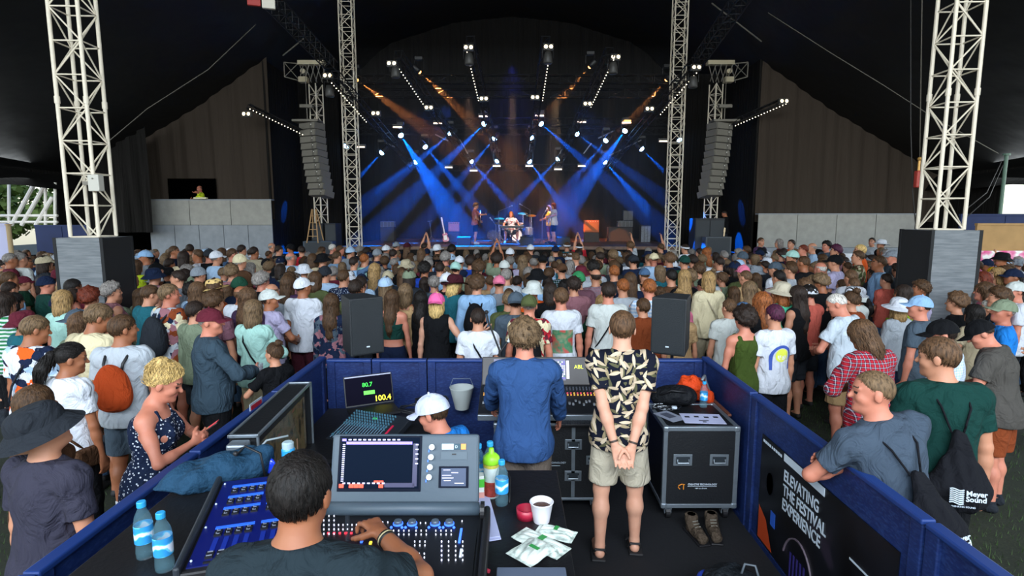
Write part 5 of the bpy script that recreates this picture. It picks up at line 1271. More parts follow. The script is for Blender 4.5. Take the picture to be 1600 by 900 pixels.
# bottles, packs, cups and paper on the table
PET = glass('pet_clear', '#8fc4d6', .05, .28); WAT = glass('pet_water', '#a9d8ea', .03, .35); CAPB = plain('cap_blue', '#2b9ad0', .45); LBLB = plain('bottle_label', '#5cb4e0', .5)
m, nt, lk, b = newmat('label_wave'); t, q = tex(nt, lk, 'ShaderNodeTexWave', (1, 1, 1)); t.bands_direction = 'Z'; t.inputs['Scale'].default_value = 5; t.inputs['Distortion'].default_value = 6; t.inputs['Detail Scale'].default_value = 3
lk.new(ramp(nt, lk, t.outputs[0], [(.0, '#2f8fd0'), (.4, '#62c4e8'), (.7, '#d8e2f0')], True), b.inputs['Base Color']); b.inputs['Roughness'].default_value = .4; LBLB = m
def bottle(loc, label, h=.225, r=.032, cap=CAPB, lab=LBLB, tilt=0, name='water_bottle', group=None):
 e = thing(name, label, 'bottle', loc, R_.random() * 3, group); e.scale = (h / .225,) * 3
 b_ = MB(); b_.lathe([(.026, 0), (.031, .006), (.032, .03), (.030, .06), (.032, .08), (.032, .14), (.028, .165), (.015, .195), (.0125, .2), (.0125, .208)], 20); b_.build('bottle_body', PET, e, smooth=True)
 b_ = MB(); b_.lathe([(.0325, .065), (.0328, .07), (.0328, .13), (.0325, .135)], 20, None, True); b_.build('paper_label', lab, e, smooth=True)
 b_ = MB(); b_.lathe([(.0155, .203), (.016, .205), (.016, .222), (.014, .225)], 18); b_.build('bottle_cap', cap, e, smooth=False); return e
bottle(atZ(228, 870, TZ), 'clear blue-capped water bottle at the table corner, the one further left', .235)
bottle(atZ(258, 890, TZ), 'clear blue-capped water bottle leaning close to the fader wing', .235)
bottle(atZ(784, 788, TZ), 'clear blue-capped water bottle in front of the green sports bottle', .22)
bottle(atZ(748, 762, TZ), 'clear blue-capped water bottle half hidden behind the console lid', .23)
bottle(atZ(766, 758, TZ), 'clear blue-capped water bottle behind the green sports bottle', .23)
e = thing('sports_bottle', 'white sports bottle with a lime green squeeze lid and fruit print', 'bottle', atZ(768, 775, TZ))
b_ = MB(); b_.lathe([(.034, 0), (.038, .01), (.037, .08), (.033, .1), (.038, .13), (.038, .165), (.034, .175)], 20); b_.build('bottle_body', plain('sport_white', '#c9d6d2', .4), e, smooth=True)
b_ = MB(); b_.lathe([(.0385, .012), (.0385, .085)], 20, None, True); b_.build('fruit_print', plain('fruit_print', '#c94a3c', .5, vary=.9, bscale=60), e, smooth=True)
b_ = MB(); b_.lathe([(.0395, .155), (.0395, .16), (.0395, .165), (.0395, .17)], 20, None, True); b_.build('band', plain('band_yellow', '#c9c04a', .5), e)
b_ = MB(); b_.lathe([(.04, .17), (.042, .175), (.04, .2), (.026, .215), (.013, .22), (.012, .24), (.009, .245)], 20); b_.build('squeeze_lid', plain('lime_lid', '#93e02c', .4), e, smooth=True)
e = thing('drink_carton', 'green and white carton partly behind the console lid', 'carton', atZ(745, 778, TZ), .1)
b_ = MB(); b_.box((0, 0, .06), (.07, .05, .12)); b_.build('carton_body', plain('carton_white', '#dfe3da', .5), e, bevel=.003); b_ = MB(); b_.box((0, 0, .085), (.072, .052, .04)); b_.build('green_print', plain('carton_green', '#4fc03a', .5), e); b_ = MB(); b_.box((0, 0, .025), (.072, .052, .03)); b_.build('pink_print', plain('carton_pink', '#d89a8c', .5), e)
b_ = MB(); b_.path([atZ(742, 745, TZ + .02), atZ(752, 732, TZ + .05), atZ(785, 725, TZ + .06), atZ(797, 745, TZ + .02), atZ(796, 785, TZ + .006)], .004, 6); tag(b_.build('gooseneck_cable', RIGB, smooth=True), 'black cable looping around the bottles on the table', 'cable')
e = thing('paper_stack', 'folded white sheets lying right of the lighting console', 'paper', (0, 0, 0)); P_ = [atZ(744, 772, TZ + .004), atZ(762, 768, TZ + .004), atZ(783, 843, TZ + .004), atZ(741, 850, TZ + .004)]
e.location = P_[0]
b_ = MB(); b_.add([p - P_[0] for p in P_], [(0, 1, 2, 3)][::1]); b_.build('sheet', plain('paper_lilac', '#b4b9dc', .7), e, solid=.004); b_ = MB(); b_.add([p - P_[0] + Vector((-.004, .012, .006)) for p in P_], [(0, 1, 2, 3)]); b_.build('sheet', plain('paper_lilac', '#b4b9dc', .7), e, solid=.003)
e = thing('paper_cup', 'white paper cup with dark food on top of the pile', 'cup', atZ(846, 814, TZ)); e.scale = (1.18,) * 3; 
b_ = MB(); b_.lathe([(.030, .0), (.043, .075), (.046, .078), (.043, .08), (.041, .074), (.03, .05)], 24, None, True); b_.lathe([(.03, .001), (.001, .001)], 24); b_.build('cup_wall', plain('cup_white', '#d6d4da', .5), e, smooth=True); b_ = MB(); b_.sphere((0, 0, .055), (.038, .038, .01), 16); b_.build('food', plain('food_brown', '#5b3a2c', .6, bump=.8, bscale=60, vary=.5), e, smooth=True)
e = thing('round_tin', 'dark red round tin behind the white paper cup', 'tin', atZ(822, 808, TZ)); b_ = MB(); b_.lathe([(.042, 0), (.045, .045), (.038, .045), (.036, .01), (.001, .01)], 24); b_.build('tin_wall', plain('tin_red', '#a31f38', .4), e, smooth=True)
def sachet(c, a, label, w=.085, l=.125, rot=0, z=.0, tip=0):
 e = thing('snack_packet', label, 'packet', Vector((c.x, c.y, TZ + z)), rot, None, rot=(tip, 0, rot))
 def fn(u, v):
  x, y = (u - .5) * w, (v - .5) * l; r = max(0, 1 - abs(2 * u - 1) ** 4) * max(0, 1 - abs(2 * v - 1) ** 6)
  return (x * (1 + .03 * math.sin(9 * v)), y, .018 * r + .003 * math.sin(25 * u + 9 * v) * r)
 b_ = MB(); b_.grid(fn, 18, 20); b_.grid(lambda u, v: (lambda q: (q[0], q[1], -q[2] * .3 + .002))(fn(1 - u, v)), 18, 20); b_.build('wrapper', PKT, e, smooth=True)
 b_ = MB()
 for s_ in (-1, 1): b_.box((0, s_ * (l / 2 + .004), .002), (w, .012, .002))
 b_.build('crimped_end', PKT, e); b_ = MB(); b_.box((.01, 0, .0215), (w * .35, l * .12, .001)); b_.build('green_mark', plain('mark_green', '#2f8a45', .5), e)
m, nt, lk, b = newmat('packet_foil'); n, mp = noise_bump(nt, lk, b, 35, .7, .01, (1, .5, 1), 4); lk.new(ramp(nt, lk, n.outputs[0], [(.3, '#76827c'), (.5, '#c6d2ca'), (.7, '#e3e8e2')]), b.inputs['Base Color']); b.inputs['Roughness'].default_value = .45; PKT = m
c1 = atZ(832, 868, TZ); sachet(c1, 0, 'white and grey snack packet lying closest to the table front', .13, .155, -.75, .02)
c1 = atZ(845, 850, TZ); sachet(c1, 0, 'white snack packet in the middle of the pile of three', .10, .22, .85, .004)
c1 = atZ(868, 835, TZ); sachet(c1, 0, 'white snack packet with green print beside the paper cup', .09, .15, 1.15, .004)
e = thing('marker_pen', 'white marker pen lying at the front of the table', 'pen', atZ(751, 887, TZ + .008), .0); b_ = MB(); b_.tube((-.03, .02, 0), (.03, -.02, 0), .007, 10); b_.build('pen_body', PW, e); b_ = MB(); b_.tube((.02, -.0133, 0), (.034, -.0227, 0), .0078, 10); b_.build('pen_cap', plain('pen_red', '#b8364a', .5), e)
b_ = MB(); a, c = atZ(776, 894, TZ + .01), atZ(884, 894, TZ + .01); b_.box(((a.x + c.x) / 2, a.y - .05, TZ + .014), (c.x - a.x, .12, .022)); tag(b_.build('closed_laptop', plain('alu_lid', '#76839b', .35, .5), bevel=.004), 'edge of a closed silver laptop at the very front of the table', 'laptop')
# blue cloth bag on the table
f = Field((-.35, -.2, -.02), (.35, .25, .25), .012); dsp = wob(.022, 16, 3); dsp2 = wob(.012, 38, 9)
for c, r in (((.1, .02, .06), (.16, .12, .09)), ((-.12, -.02, .04), (.16, .1, .06)), ((-.24, -.05, .03), (.08, .07, .045)), ((.2, .0, .1), (.07, .07, .08))): f.prim(Ell(c, r), 0, .04, lambda x, y, z: dsp(x, y, z) + dsp2(x, y, z), [((0, 0, 0), (0, 0, -1))])
V, Q = f.net(); e = thing('cloth_bag', 'crumpled petrol blue cloth bag behind the fader wing', 'bag', atZ(338, 752, TZ) + Vector((.0, .0, .0)), .35)
link('bag_body', mesh_np('bag_body', V, [Q], [fabric_mat('bag_blue', '#1f425c', (1, 1, 1), 20, .4)]), e); b_ = MB(); b_.path([(.1, -.02, .13), (.15, -.06, .19), (.22, -.08, .15), (.24, -.1, .02)], .006, 6); b_.build('cord', RIGB, e, smooth=True); b_ = MB(); b_.sphere((.1, -.02, .14), .014, 10); b_.build('toggle', RIGB, e)
# flight case lying on its side with a monitor, along the left barrier
CASEM = plain('case_laminate', '#101317', .5, bump=.15, bscale=60); EDG = plain('case_edge', '#8f9aa3', .35, .6, vary=.3, bscale=20)
def flight(e, w, d, h, edges=True, t=.018):
 b_ = MB(); b_.box((0, 0, h / 2), (w - .01, d - .01, h - .01)); b_.build('case_body', CASEM, e)
 b_ = MB()
 for x in (-1, 1):
  for y in (-1, 1): b_.box((x * (w / 2 - t / 2), y * (d / 2 - t / 2), h / 2), (t + .006, t + .006, h))
  for z in (0, 1): b_.box((x * (w / 2 - t / 2), 0, z * h + (t / 2 if z == 0 else -t / 2)), (t + .006, d, t + .006))
 for y in (-1, 1):
  for z in (0, 1): b_.box((0, y * (d / 2 - t / 2), z * h + (t / 2 if z == 0 else -t / 2)), (w, t + .006, t + .006))
 b_.build('edge_profile', EDG, e, bevel=.004)
 b_ = MB()
 for x in (-1, 1):
  for y in (-1, 1):
   for z in (0, 1): b_.box((x * (w / 2 - .018), y * (d / 2 - .018), z * h + (.018 if z == 0 else -.018)), (.052, .052, .052))
 b_.build('corner_ball', EDG, e, bevel=.014)
def latch(e, x, y, z, nrm=-1, w=.13, h=.09):
 w *= 1.2; h *= 1.15
 b_ = MB(); b_.box((x, y + nrm * .004, z), (w, .006, h)); b_.build('handle_plate', EDG, e, bevel=.004); b_ = MB(); b_.box((x, y + nrm * .009, z), (w * .72, .005, h * .6)); b_.build('handle_recess', plain('recess_grey', '#353c42', .4, .4), e)
 b_ = MB(); b_.path([(x - w * .3, y + nrm * .014, z + h * .1), (x - w * .3, y + nrm * .022, z - h * .2), (x + w * .3, y + nrm * .022, z - h * .2), (x + w * .3, y + nrm * .014, z + h * .1)], .006, 6); b_.build('handle', EDG, e)
fc = thing('monitor_case', 'open flight case holding a flat screen along the left barrier', 'flight case', (-1.62, 3.72, .83), .06)
b_ = MB(); b_.box((-.06, 0, .26), (.03, 1.06, .52)); b_.box((.0, 0, .52), (.16, 1.06, .02)); b_.box((.0, 0, .0), (.16, 1.06, .02)); b_.box((0, .52, .26), (.16, .02, .52)); b_.box((0, -.52, .26), (.16, .02, .52)); b_.build('case_shell', CASEM, fc)
b_ = MB()
for z in (0, .53): b_.box((.085, 0, z), (.014, 1.08, .02)); b_.box((-.08, 0, z), (.014, 1.08, .02))
for y in (-.53, .53): b_.box((.085, y, .265), (.014, .02, .54)); b_.box((-.0, y, .53), (.17, .02, .02)); b_.box((-.0, y, .0), (.17, .02, .02))
b_.build('edge_profile', EDG, fc, bevel=.003)
b_ = MB(); b_.box((.04, 0, .26), (.03, .98, .47)); scr = b_.build('monitor_body', RIGB, fc, bevel=.006)
m, nt, lk, b = newmat('monitor_picture'); tc = nt.new('ShaderNodeTexCoord'); sp = nt.new('ShaderNodeSeparateXYZ'); lk.new(tc.outputs['Object'], sp.inputs[0]); n = nt.new('ShaderNodeTexNoise'); n.inputs['Scale'].default_value = 9; lk.new(tc.outputs['Object'], n.inputs[0])
c_ = ramp(nt, lk, n.outputs[0], [(.35, '#2c2a1e'), (.5, '#6f6248'), (.62, '#4a5038'), (.7, '#8c5a4c')]); lk.new(c_, b.inputs['Emission Color']); b.inputs['Emission Strength'].default_value = .28; b.inputs['Base Color'].default_value = (.01, .01, .01, 1); b.inputs['Roughness'].default_value = .12
b_ = MB(); b_.box((.057, 0, .25), (.003, .9, .4)); b_.build('screen', m, fc)
b_ = MB(); 
for i in range(16): b_.box((.06, -.3 + i * .035 + .01 * math.sin(i * 3), .12 + .05 * math.sin(i * 1.7)), (.002, .012, .12 + .05 * math.sin(i * 2.3)))
b_.build('crowd_picture', plain('pic_pink', '#8a6a58', .4, emit=.35), fc)
b_ = MB(); b_.box((.0, -.6, .44), (.11, .09, .16)); o = b_.build('corner_block', EDG, fc, bevel=.012)
st_ = thing('case_support', 'dark table under the lying monitor case', 'table', (-1.62, 3.72, .1)); b_ = MB(); b_.box((0, 0, .70), (.34, 1.2, .03)); b_.build('tabletop', DESK, st_)
for x in (-.14, .14):
 for y in (-.55, .55): b_ = MB(); b_.tube((x, y, 0), (x, y, .69), .018); b_.build('leg', RIGB, st_)
e = thing('notice_card', 'white card with a red band stuck to the left barrier', 'notice', atY(480, 618, 4.35), 0); e.location.x = BX0 + .016
b_ = MB(); b_.box((0, 0, -.03), (.004, .2, .26)); b_.build('card', PW, e); b_ = MB(); b_.box((.003, 0, .06), (.003, .17, .045)); b_.build('red_band', plain('notice_red', '#c22436', .5), e); e.location.z = 1.19
e.location.y = 4.05
e = thing('spray_can', 'light blue can with a grey cap standing by the monitor case', 'can', (-1.18, 2.84, TZ)); b_ = MB(); b_.lathe([(.032, 0), (.034, .004), (.034, .13), (.03, .138)], 20); b_.build('can_body', plain('can_blue', '#2a93cc', .35), e); b_ = MB(); b_.lathe([(.03, .138), (.03, .165), (.022, .172)], 20); b_.build('can_cap', plain('can_cap', '#9fb4bd', .5), e)
e = thing('blue_tape', 'shiny royal blue puck beside the light blue can', 'puck', (-1.27, 2.82, TZ + .045)); b_ = MB(); b_.sphere((0, 0, 0), (.03, .018, .045), 14); b_.build('puck_body', plain('puck_blue', '#1d3fd0', .2, coat=.6), e, smooth=True)
b_ = MB(); b_.path([(-1.33, 2.75, TZ + .01), (-1.36, 2.8, TZ + .1), (-1.3, 2.86, TZ + .17), (-1.2, 2.9, TZ + .18)], .006, 6); tag(b_.build('grey_cable', plain('cable_grey', '#7f8a8f', .5), smooth=True), 'grey cable arching up beside the light blue can', 'cable')

# small mixer, laptop and its table
mt = thing('mixer_table', 'dark table under the small mixer and laptop', 'table', (-1.2, 4.5, .1)); b_ = MB(); b_.box((0, 0, .76), (1.0, 1.1, .03)); b_.build('tabletop', DESK, mt)
for x in (-.45, .45):
 for y in (-.5, .5): b_ = MB(); b_.tube((x, y, 0), (x, y, .75), .018); b_.build('leg', RIGB, mt)
mx = thing('small_mixer', 'small tilted analogue mixer with rows of pale faders', 'mixer', (-1.17, 4.42, .9), -.38, rot=(.28, 0, -.38))
b_ = MB(); b_.box((0, 0, .0), (.56, .44, .06)); b_.build('mixer_body', plain('mixer_grey', '#1d232b', .5), mx, bevel=.008)
b_ = MB()
for i in range(16): b_.box((-.25 + i * .026, -.05, .032), (.004, .24, .004))
b_.build('strip_line', plain('strip_blue', '#6f8ea6', .4, emit=.08), mx); b_ = MB()
for i in range(16):
 for j in range(6): b_.tube((-.245 + i * .026, .19 - j * .035, .03), (-.245 + i * .026, .19 - j * .035, .045), .007, 6)
 b_.box((-.245 + i * .026, -.14 + .04 * math.sin(i * 2), .036), (.012, .02, .014))
b_.build('control_knobs', plain('knob_teal', '#4e7c90', .4), mx); b_ = MB(); b_.box((.19, -.06, .033), (.016, .28, .006)); b_.build('red_strip', plain('strip_red', '#b02040', .4, emit=.3), mx)
b_ = MB(); b_.box((-.02, .13, .034), (.04, .02, .004)); b_.build('green_lamp', plain('lamp_green', '#2fae50', .4, emit=.6), mx)
lp = thing('laptop', 'open laptop showing green and yellow sound level numbers', 'laptop', (-1.28, 4.95, .92), .45)
b_ = MB(); b_.box((0, -.1, 0), (.42, .26, .02)); b_.build('keyboard_base', RIGB, lp); LPM = Matrix.Translation((0, .04, .01)) @ Matrix.Rotation(math.radians(72), 4, 'X')
b_ = MB(); b_.box((0, .14, 0), (.44, .28, .012)); sc_ = b_.build('screen_lid', RIGB, lp, M=LPM, bevel=.004); b_ = MB(); b_.box((0, .14, .007), (.42, .25, .002)); b_.build('screen', plain('lap_screen', '#100f1c', .8, emit=.1, spec=.02), sc_)
b_ = MB(); b_.box((0, .268, .0085), (.42, .01, .001)); b_.build('title_bar', plain('ui_pale', '#8f93a8', .4, emit=.4), sc_)
text('level_text', '100.4', .07, plain('num_yellow', '#ffe93a', .4, emit=1.2, ecol='#f6f000'), sc_, Matrix.Translation((.04, .03, .009)), bold=.001); text('level_text', '80.7', .055, plain('num_green', '#35ff4a', .4, emit=.8, ecol='#20d030'), sc_, Matrix.Translation((-.06, .17, .009)))
b_ = MB(); b_.box((.0, .115, .0085), (.1, .035, .001)); b_.build('green_patch', plain('num_green2', '#5ae03a', .4, emit=.8), sc_)
# measurement microphone on a stand, cable tangle, white bucket
e = thing('measurement_microphone', 'thin measurement microphone stand rising above the rear barrier', 'microphone stand', (-.12, 5.35, .1)); b_ = MB(); b_.tube((0, 0, 0), (0, 0, 1.25), .012); b_.tube((0, 0, 1.25), (-.1, 0, 1.52), .009); b_.tube((-.02, 0, 1.2), (.14, 0, 1.42), .009)
for k in range(3): a = k * 2.09; b_.tube((0, 0, .3), (.3 * math.cos(a), .3 * math.sin(a), .01), .009)
b_.build('stand_pole', RIGB, e); b_ = MB(); b_.tube((-.1, 0, 1.5), (-.125, 0, 1.62), .008); b_.sphere((-.125, 0, 1.63), .02, 10); b_.build('microphone', RIGB, e); b_ = MB(); b_.tube((.08, 0, 1.34), (.12, 0, 1.4), .012); b_.build('pale_clip', PW, e)
e = thing('white_bucket', 'white tapering bucket hanging at the rear barrier beside the blue shirt', 'bucket', (-.5, 5.44, .74)); e.scale = (.85,) * 3; b_ = MB(); b_.lathe([(.08, 0), (.14, .25), (.145, .26), (.135, .26), (.078, .01)], 20, None, True); b_.build('bucket_wall', plain('bucket_white', '#a9b0ae', .6), e, smooth=True)
b_ = MB(); b_.path([(-.14, 0, .26), (-.1, 0, .36), (.1, 0, .36), (.14, 0, .26)], .004, 6); b_.build('bail', EDG, e)
for i, (x, y, r) in enumerate(((-.85, 4.9, .16), (-.7, 4.7, .13), (-.75, 5.1, .15))):
 b_ = MB(); b_.path([(x + r * math.cos(a * .5) * (1 + .1 * math.sin(a)), y + r * .7 * math.sin(a * .5), .93 + .0 * i + .012 * math.sin(a * 1.3 + i) + .006 * i) for a in range(26)], .007, 6)
 tag(b_.build('cable_coil', plain('cable_black', '#191b20', .5), smooth=True), ('black cable coil beside the small mixer', 'black cable coil behind the technician in the white cap', 'black cable coil against the rear barrier')[i], 'cable')
# large audio console on its flight case
ac = thing('audio_console', 'large audio console with meter screens between the two standing engineers', 'audio console', (.33, 4.95, .93))
b_ = MB(); b_.add([(-.62, -.36, 0), (.62, -.36, 0), (.62, .32, 0), (-.62, .32, 0), (-.62, -.36, .06), (.62, -.36, .06), (.62, .1, .16), (-.62, .1, .16), (.62, .32, .16), (-.62, .32, .16)], [(0, 3, 2, 1), (0, 1, 5, 4), (4, 5, 6, 7), (7, 6, 8, 9), (1, 2, 8, 6, 5), (0, 4, 7, 9, 3), (2, 3, 9, 8)]); b_.build('console_body', plain('console_grey', '#22252b', .45), ac, bevel=.006)
BM = Matrix.Translation((0, .13, .16)) @ Matrix.Rotation(math.radians(62), 4, 'X')
b_ = MB(); b_.box((0, .13, 0), (1.22, .27, .04)); br = b_.build('meter_bridge', plain('bridge_brown', '#2b2627', .4), ac, bevel=.008, M=BM)
b_ = MB(); b_.box((.06, .14, .022), (.22, .2, .004)); b_.box((-.35, .14, .022), (.3, .2, .004)); b_.build('screen', plain('bridge_screen', '#5a5a78', .3, emit=.3), br)
b_ = MB(); c2 = MB(); c3 = MB()
for i in range(12):
 for j in range(9):
  t_ = R_.random(); (b_ if t_ < .5 else c2 if t_ < .75 else c3).box((-.04 + i * .018, .06 + j * .019, .026), (.012, .012, .002)); 
  t_ = R_.random(); (b_ if t_ < .5 else c2 if t_ < .75 else c3).box((-.48 + i * .024, .06 + j * .019, .026), (.016, .012, .002))
b_.build('screen_tiles', plain('tile_white', '#d4d2ea', .4, emit=.7), br); c2.build('screen_tiles', plain('tile_violet', '#5a4ab0', .4, emit=.5), br); c3.build('screen_tiles', plain('tile_green', '#2f6a50', .4, emit=.4), br)
text('channel_text', 'ABL', .05, plain('num_lime', '#d8e838', .4, emit=.9), br, Matrix.Translation((.25, .15, .024)))
b_ = MB(); b_.box((.19, .14, .024), (.025, .17, .004)); b_.build('meter_strip', plain('tile_white', '#d4d2ea', .4, emit=.7), br)
b_ = MB(); c2 = MB(); c3 = MB()
for i in range(40):
 x = -.58 + i * .03; b_.box((x, -.2 + .05 * math.sin(i * 1.9), .105), (.016, .03, .016)); c2.box((x, -.06, .128), (.012, .008, .006)); c3.box((x, -.03, .135), (.012, .008, .006)) if i % 3 else c2.box((x, -.03, .135), (.012, .008, .006))
b_.build('fader_cap', plain('fader_pale', '#9aa0a8', .5), ac); c2.build('key_row', plain('key_amber', '#ffb04a', .4, emit=1.4), ac); c3.build('key_row', plain('key_pink', '#ff4a6a', .4, emit=1.2), ac)
c2 = MB()
for i in range(40): c2.tube((-.58 + i * .03, .06, .145), (-.58 + i * .03, .06, .165), .008, 6); c2.tube((-.58 + i * .03, .03, .14), (-.58 + i * .03, .03, .16), .008, 6)
c2.build('encoder_row', plain('enc_dark', '#4a505a', .4), ac)
b_ = MB(); b_.box((0, -.37, .03), (1.24, .02, .05)); b_.build('arm_rest', EDG, ac, bevel=.006)
kt = thing('computer_keyboard', 'flat black keyboard on the case lip in front of the audio console', 'keyboard', (.52, 4.5, .935)); b_ = MB(); b_.box((0, 0, .008), (.3, .1, .014)); b_.build('key_tray', RIGB, kt, bevel=.003); b_ = MB()
for i in range(14):
 for j in range(4): b_.box((-.13 + i * .02, -.032 + j * .021, .018), (.015, .015, .005))
b_.build('key_rows', BKC if False else plain('keycap_dark', '#2b2f36', .5), kt)
cc = thing('console_case', 'black flight case on castors under the large audio console', 'flight case', (.33, 4.88, .23)); flight(cc, .96, .62, .68)
for x in (.12, .12): pass
for x, z in ((.21, .5), (.21, .22), (-.2, .5), (-.2, .22)): latch(cc, x - .02, -.31, z, w=.12, h=.08)
latch(cc, .36, -.31, .36, w=.1, h=.07)
b_ = MB(); b_.box((.19, -.314, .34), (.03, .006, .62)); b_.build('centre_profile', EDG, cc)
text('case_print', 'TECHNOLOGY', .022, PW, cc, Matrix.Translation((-.02, -.3135, .33)) @ Matrix.Rotation(hp, 4, 'X')); b_ = MB(); b_.box((.03, -.3125, .31), (.1, .002, .004)); b_.build('print_rule', PW, cc); b_ = MB(); b_.box((-.045, -.3125, .345), (.02, .002, .03)); b_.build('print_mark', PBL, cc)
def castor(e, x, y):
 b_ = MB(); b_.tube((x - .018, y, -.075), (x + .018, y, -.075), .05, 16); o = b_.build('castor', RIGB, e); b_ = MB(); b_.box((x, y, -.03), (.06, .07, .02)); b_.box((x - .026, y, -.055), (.006, .05, .05)); b_.box((x + .026, y, -.055), (.006, .05, .05)); b_.build('fork', EDG, o)
for x in (-.38, .38):
 for y in (-.22, .22): castor(cc, x, y)
tc_ = thing('flight_case', 'tall black flight case with metal edges and a small orange logo', 'flight case', (1.56, 4.74, .23)); flight(tc_, .62, .6, .7, t=.03)
for x in (-.15, .15): latch(tc_, x, -.30, .42, w=.13, h=.085)
for y in (-.12, .12):
 pass
text('case_print', 'CREATIVE TECHNOLOGY', .021, PW, tc_, Matrix.Translation((-.1, -.3035, .2)) @ Matrix.Rotation(hp, 4, 'X'), bold=.0003); text('case_print', 'NEP Live Events', .015, PW, tc_, Matrix.Translation((-.04, -.3035, .168)) @ Matrix.Rotation(hp, 4, 'X'))
b_ = MB(); b_.box((.02, -.3025, .19), (.24, .002, .003)); b_.build('print_rule', PW, tc_)
b_ = MB(); b_.path([(-.125, -.304, .205), (-.15, -.304, .21), (-.175, -.304, .198), (-.178, -.304, .18), (-.165, -.304, .168)], .004, 6); b_.tube((-.135, -.304, .2), (-.135, -.304, .165), .0045, 6); b_.build('orange_logo', plain('logo_orange', '#e08a2a', .5), tc_)
for x in (-.24, .24):
 for y in (-.22, .22): castor(tc_, x, y)
TT = .945
e = thing('set_list', 'white sheet of plans lying on the flight case', 'paper', (1.62, 4.62, TT - .008), -.08); b_ = MB(); b_.box((0, 0, 0), (.34, .23, .003)); b_.build('sheet', plain('paper_white', '#b9bedd', .7), e); b_ = MB()
for i in range(4): b_.box((-.12 + i * .08, .03 + .01 * (i % 2), .002), (.04, .035, .001))
b_.box((0, -.05, .002), (.08, .02, .001)); b_.box((0.0, -.08, .002), (.03, .02, .001)); b_.build('printed_plan', plain('ink', '#1c2030', .7), e)
e = thing('set_list', 'second paler sheet tucked left of the plan sheet on the case', 'paper', (1.36, 4.68, TT - .009), .5); b_ = MB(); b_.box((0, 0, 0), (.16, .24, .002)); b_.build('sheet', plain('paper_grey', '#8f96a8', .7), e); b_ = MB(); b_.box((0, .02, .002), (.08, .12, .001)); b_.build('printed_plan', plain('ink2', '#4a4f60', .7), e)
bottle((1.73, 4.92, TT - .012), 'clear blue-capped water bottle standing on the flight case', .24)
f = Field((-.35, -.3, -.02), (.35, .3, .4), .012); dsp = wob(.02, 18, 5); dsp2 = wob(.01, 45, 2)
for c, r in (((0, 0, .13), (.13, .1, .12)), ((.1, .04, .1), (.12, .09, .1)), ((-.08, -.02, .08), (.09, .08, .08)), ((.16, -.05, .05), (.06, .07, .07))): f.prim(Ell(c, r), 0, .04, lambda x, y, z: dsp(x, y, z) + dsp2(x, y, z))
V, Q = f.net(); e = thing('orange_jacket', 'bright orange jacket heaped at the back of the flight case', 'jacket', (1.66, 5.12, TT - .02), .2); link('jacket_body', mesh_np('jacket_body', V, [Q], [fabric_mat('hi_orange', '#e0481a', (1, 1, 1), 14, .5, .7)]), e)
b_ = MB(); b_.path([(.08, -.08, .22), (.14, -.02, .24), (.18, .02, .17), (.2, -.02, .08)], .014, 6); b_.build('grey_trim', plain('trim_silver', '#7c838a', .4, .3), e, smooth=True)
f = Field((-.3, -.25, -.02), (.3, .25, .3), .012)
for c, r in (((0, 0, .09), (.19, .13, .1)), ((-.1, 0, .06), (.12, .1, .07))): f.prim(Ell(c, r), 0, .04, lambda x, y, z: dsp(x, y, z) * .5, [((0, 0, 0), (0, 0, -1))])
V, Q = f.net(); e = thing('black_rucksack', 'soft black rucksack lying in front of the orange jacket', 'rucksack', (1.5, 5.0, TT - .015), -.2); link('rucksack_body', mesh_np('rucksack_body', V, [Q], [fabric_mat('ruck_black', '#15171b', (1, 1, 1), 14, .5, .7)]), e); b_ = MB(); b_.path([(-.15, -.08, .1), (-.05, -.13, .17), (.08, -.12, .16)], .009, 6); b_.build('strap', RIGB, e, smooth=True)
cw = plain('cable_white', '#b8bec4', .5)
for i in range(5):
 x, y = 1.30 + .03 * i, 4.86 + .03 * (i % 2); r = .05 + .01 * i; b_ = MB(); b_.path([(x + r * math.cos(a * .6 + i), y + r * .6 * math.sin(a * .6 + i), TT + .0 + .01 * (i % 3) + .012 * math.sin(a + i)) for a in range(14)], .004, 5)
 tag(b_.build('loose_cable', cw if i % 2 else plain('cable_black', '#191b20', .5), smooth=True), ('small black cable loop at the left of the case top', 'small white cable loop on top of the black one', 'second black cable loop near the plan sheets', 'second white cable loop near the rucksack', 'third black cable loop next to the rucksack')[i], 'cable')
e = thing('power_adapter', 'small white plug-in adapter among the loose cables', 'adapter', (1.44, 4.83, TT + .0)); b_ = MB(); b_.box((0, 0, .014), (.045, .035, .028)); b_.build('adapter_body', PW, e, bevel=.004); b_ = MB(); b_.tube((-.01, .017, .014), (-.01, .034, .014), .003, 6); b_.tube((.01, .017, .014), (.01, .034, .014), .003, 6); b_.build('prong', EDG, e)
b_ = MB(); b_.box((1.885, 4.95, TT - .008), (.03, .5, .02)); tag(b_.build('wood_strip', plain('strip_wood', '#6b3d2c', .6), bevel=.003), 'thin reddish wood strip along the right edge of the case top', 'strip')
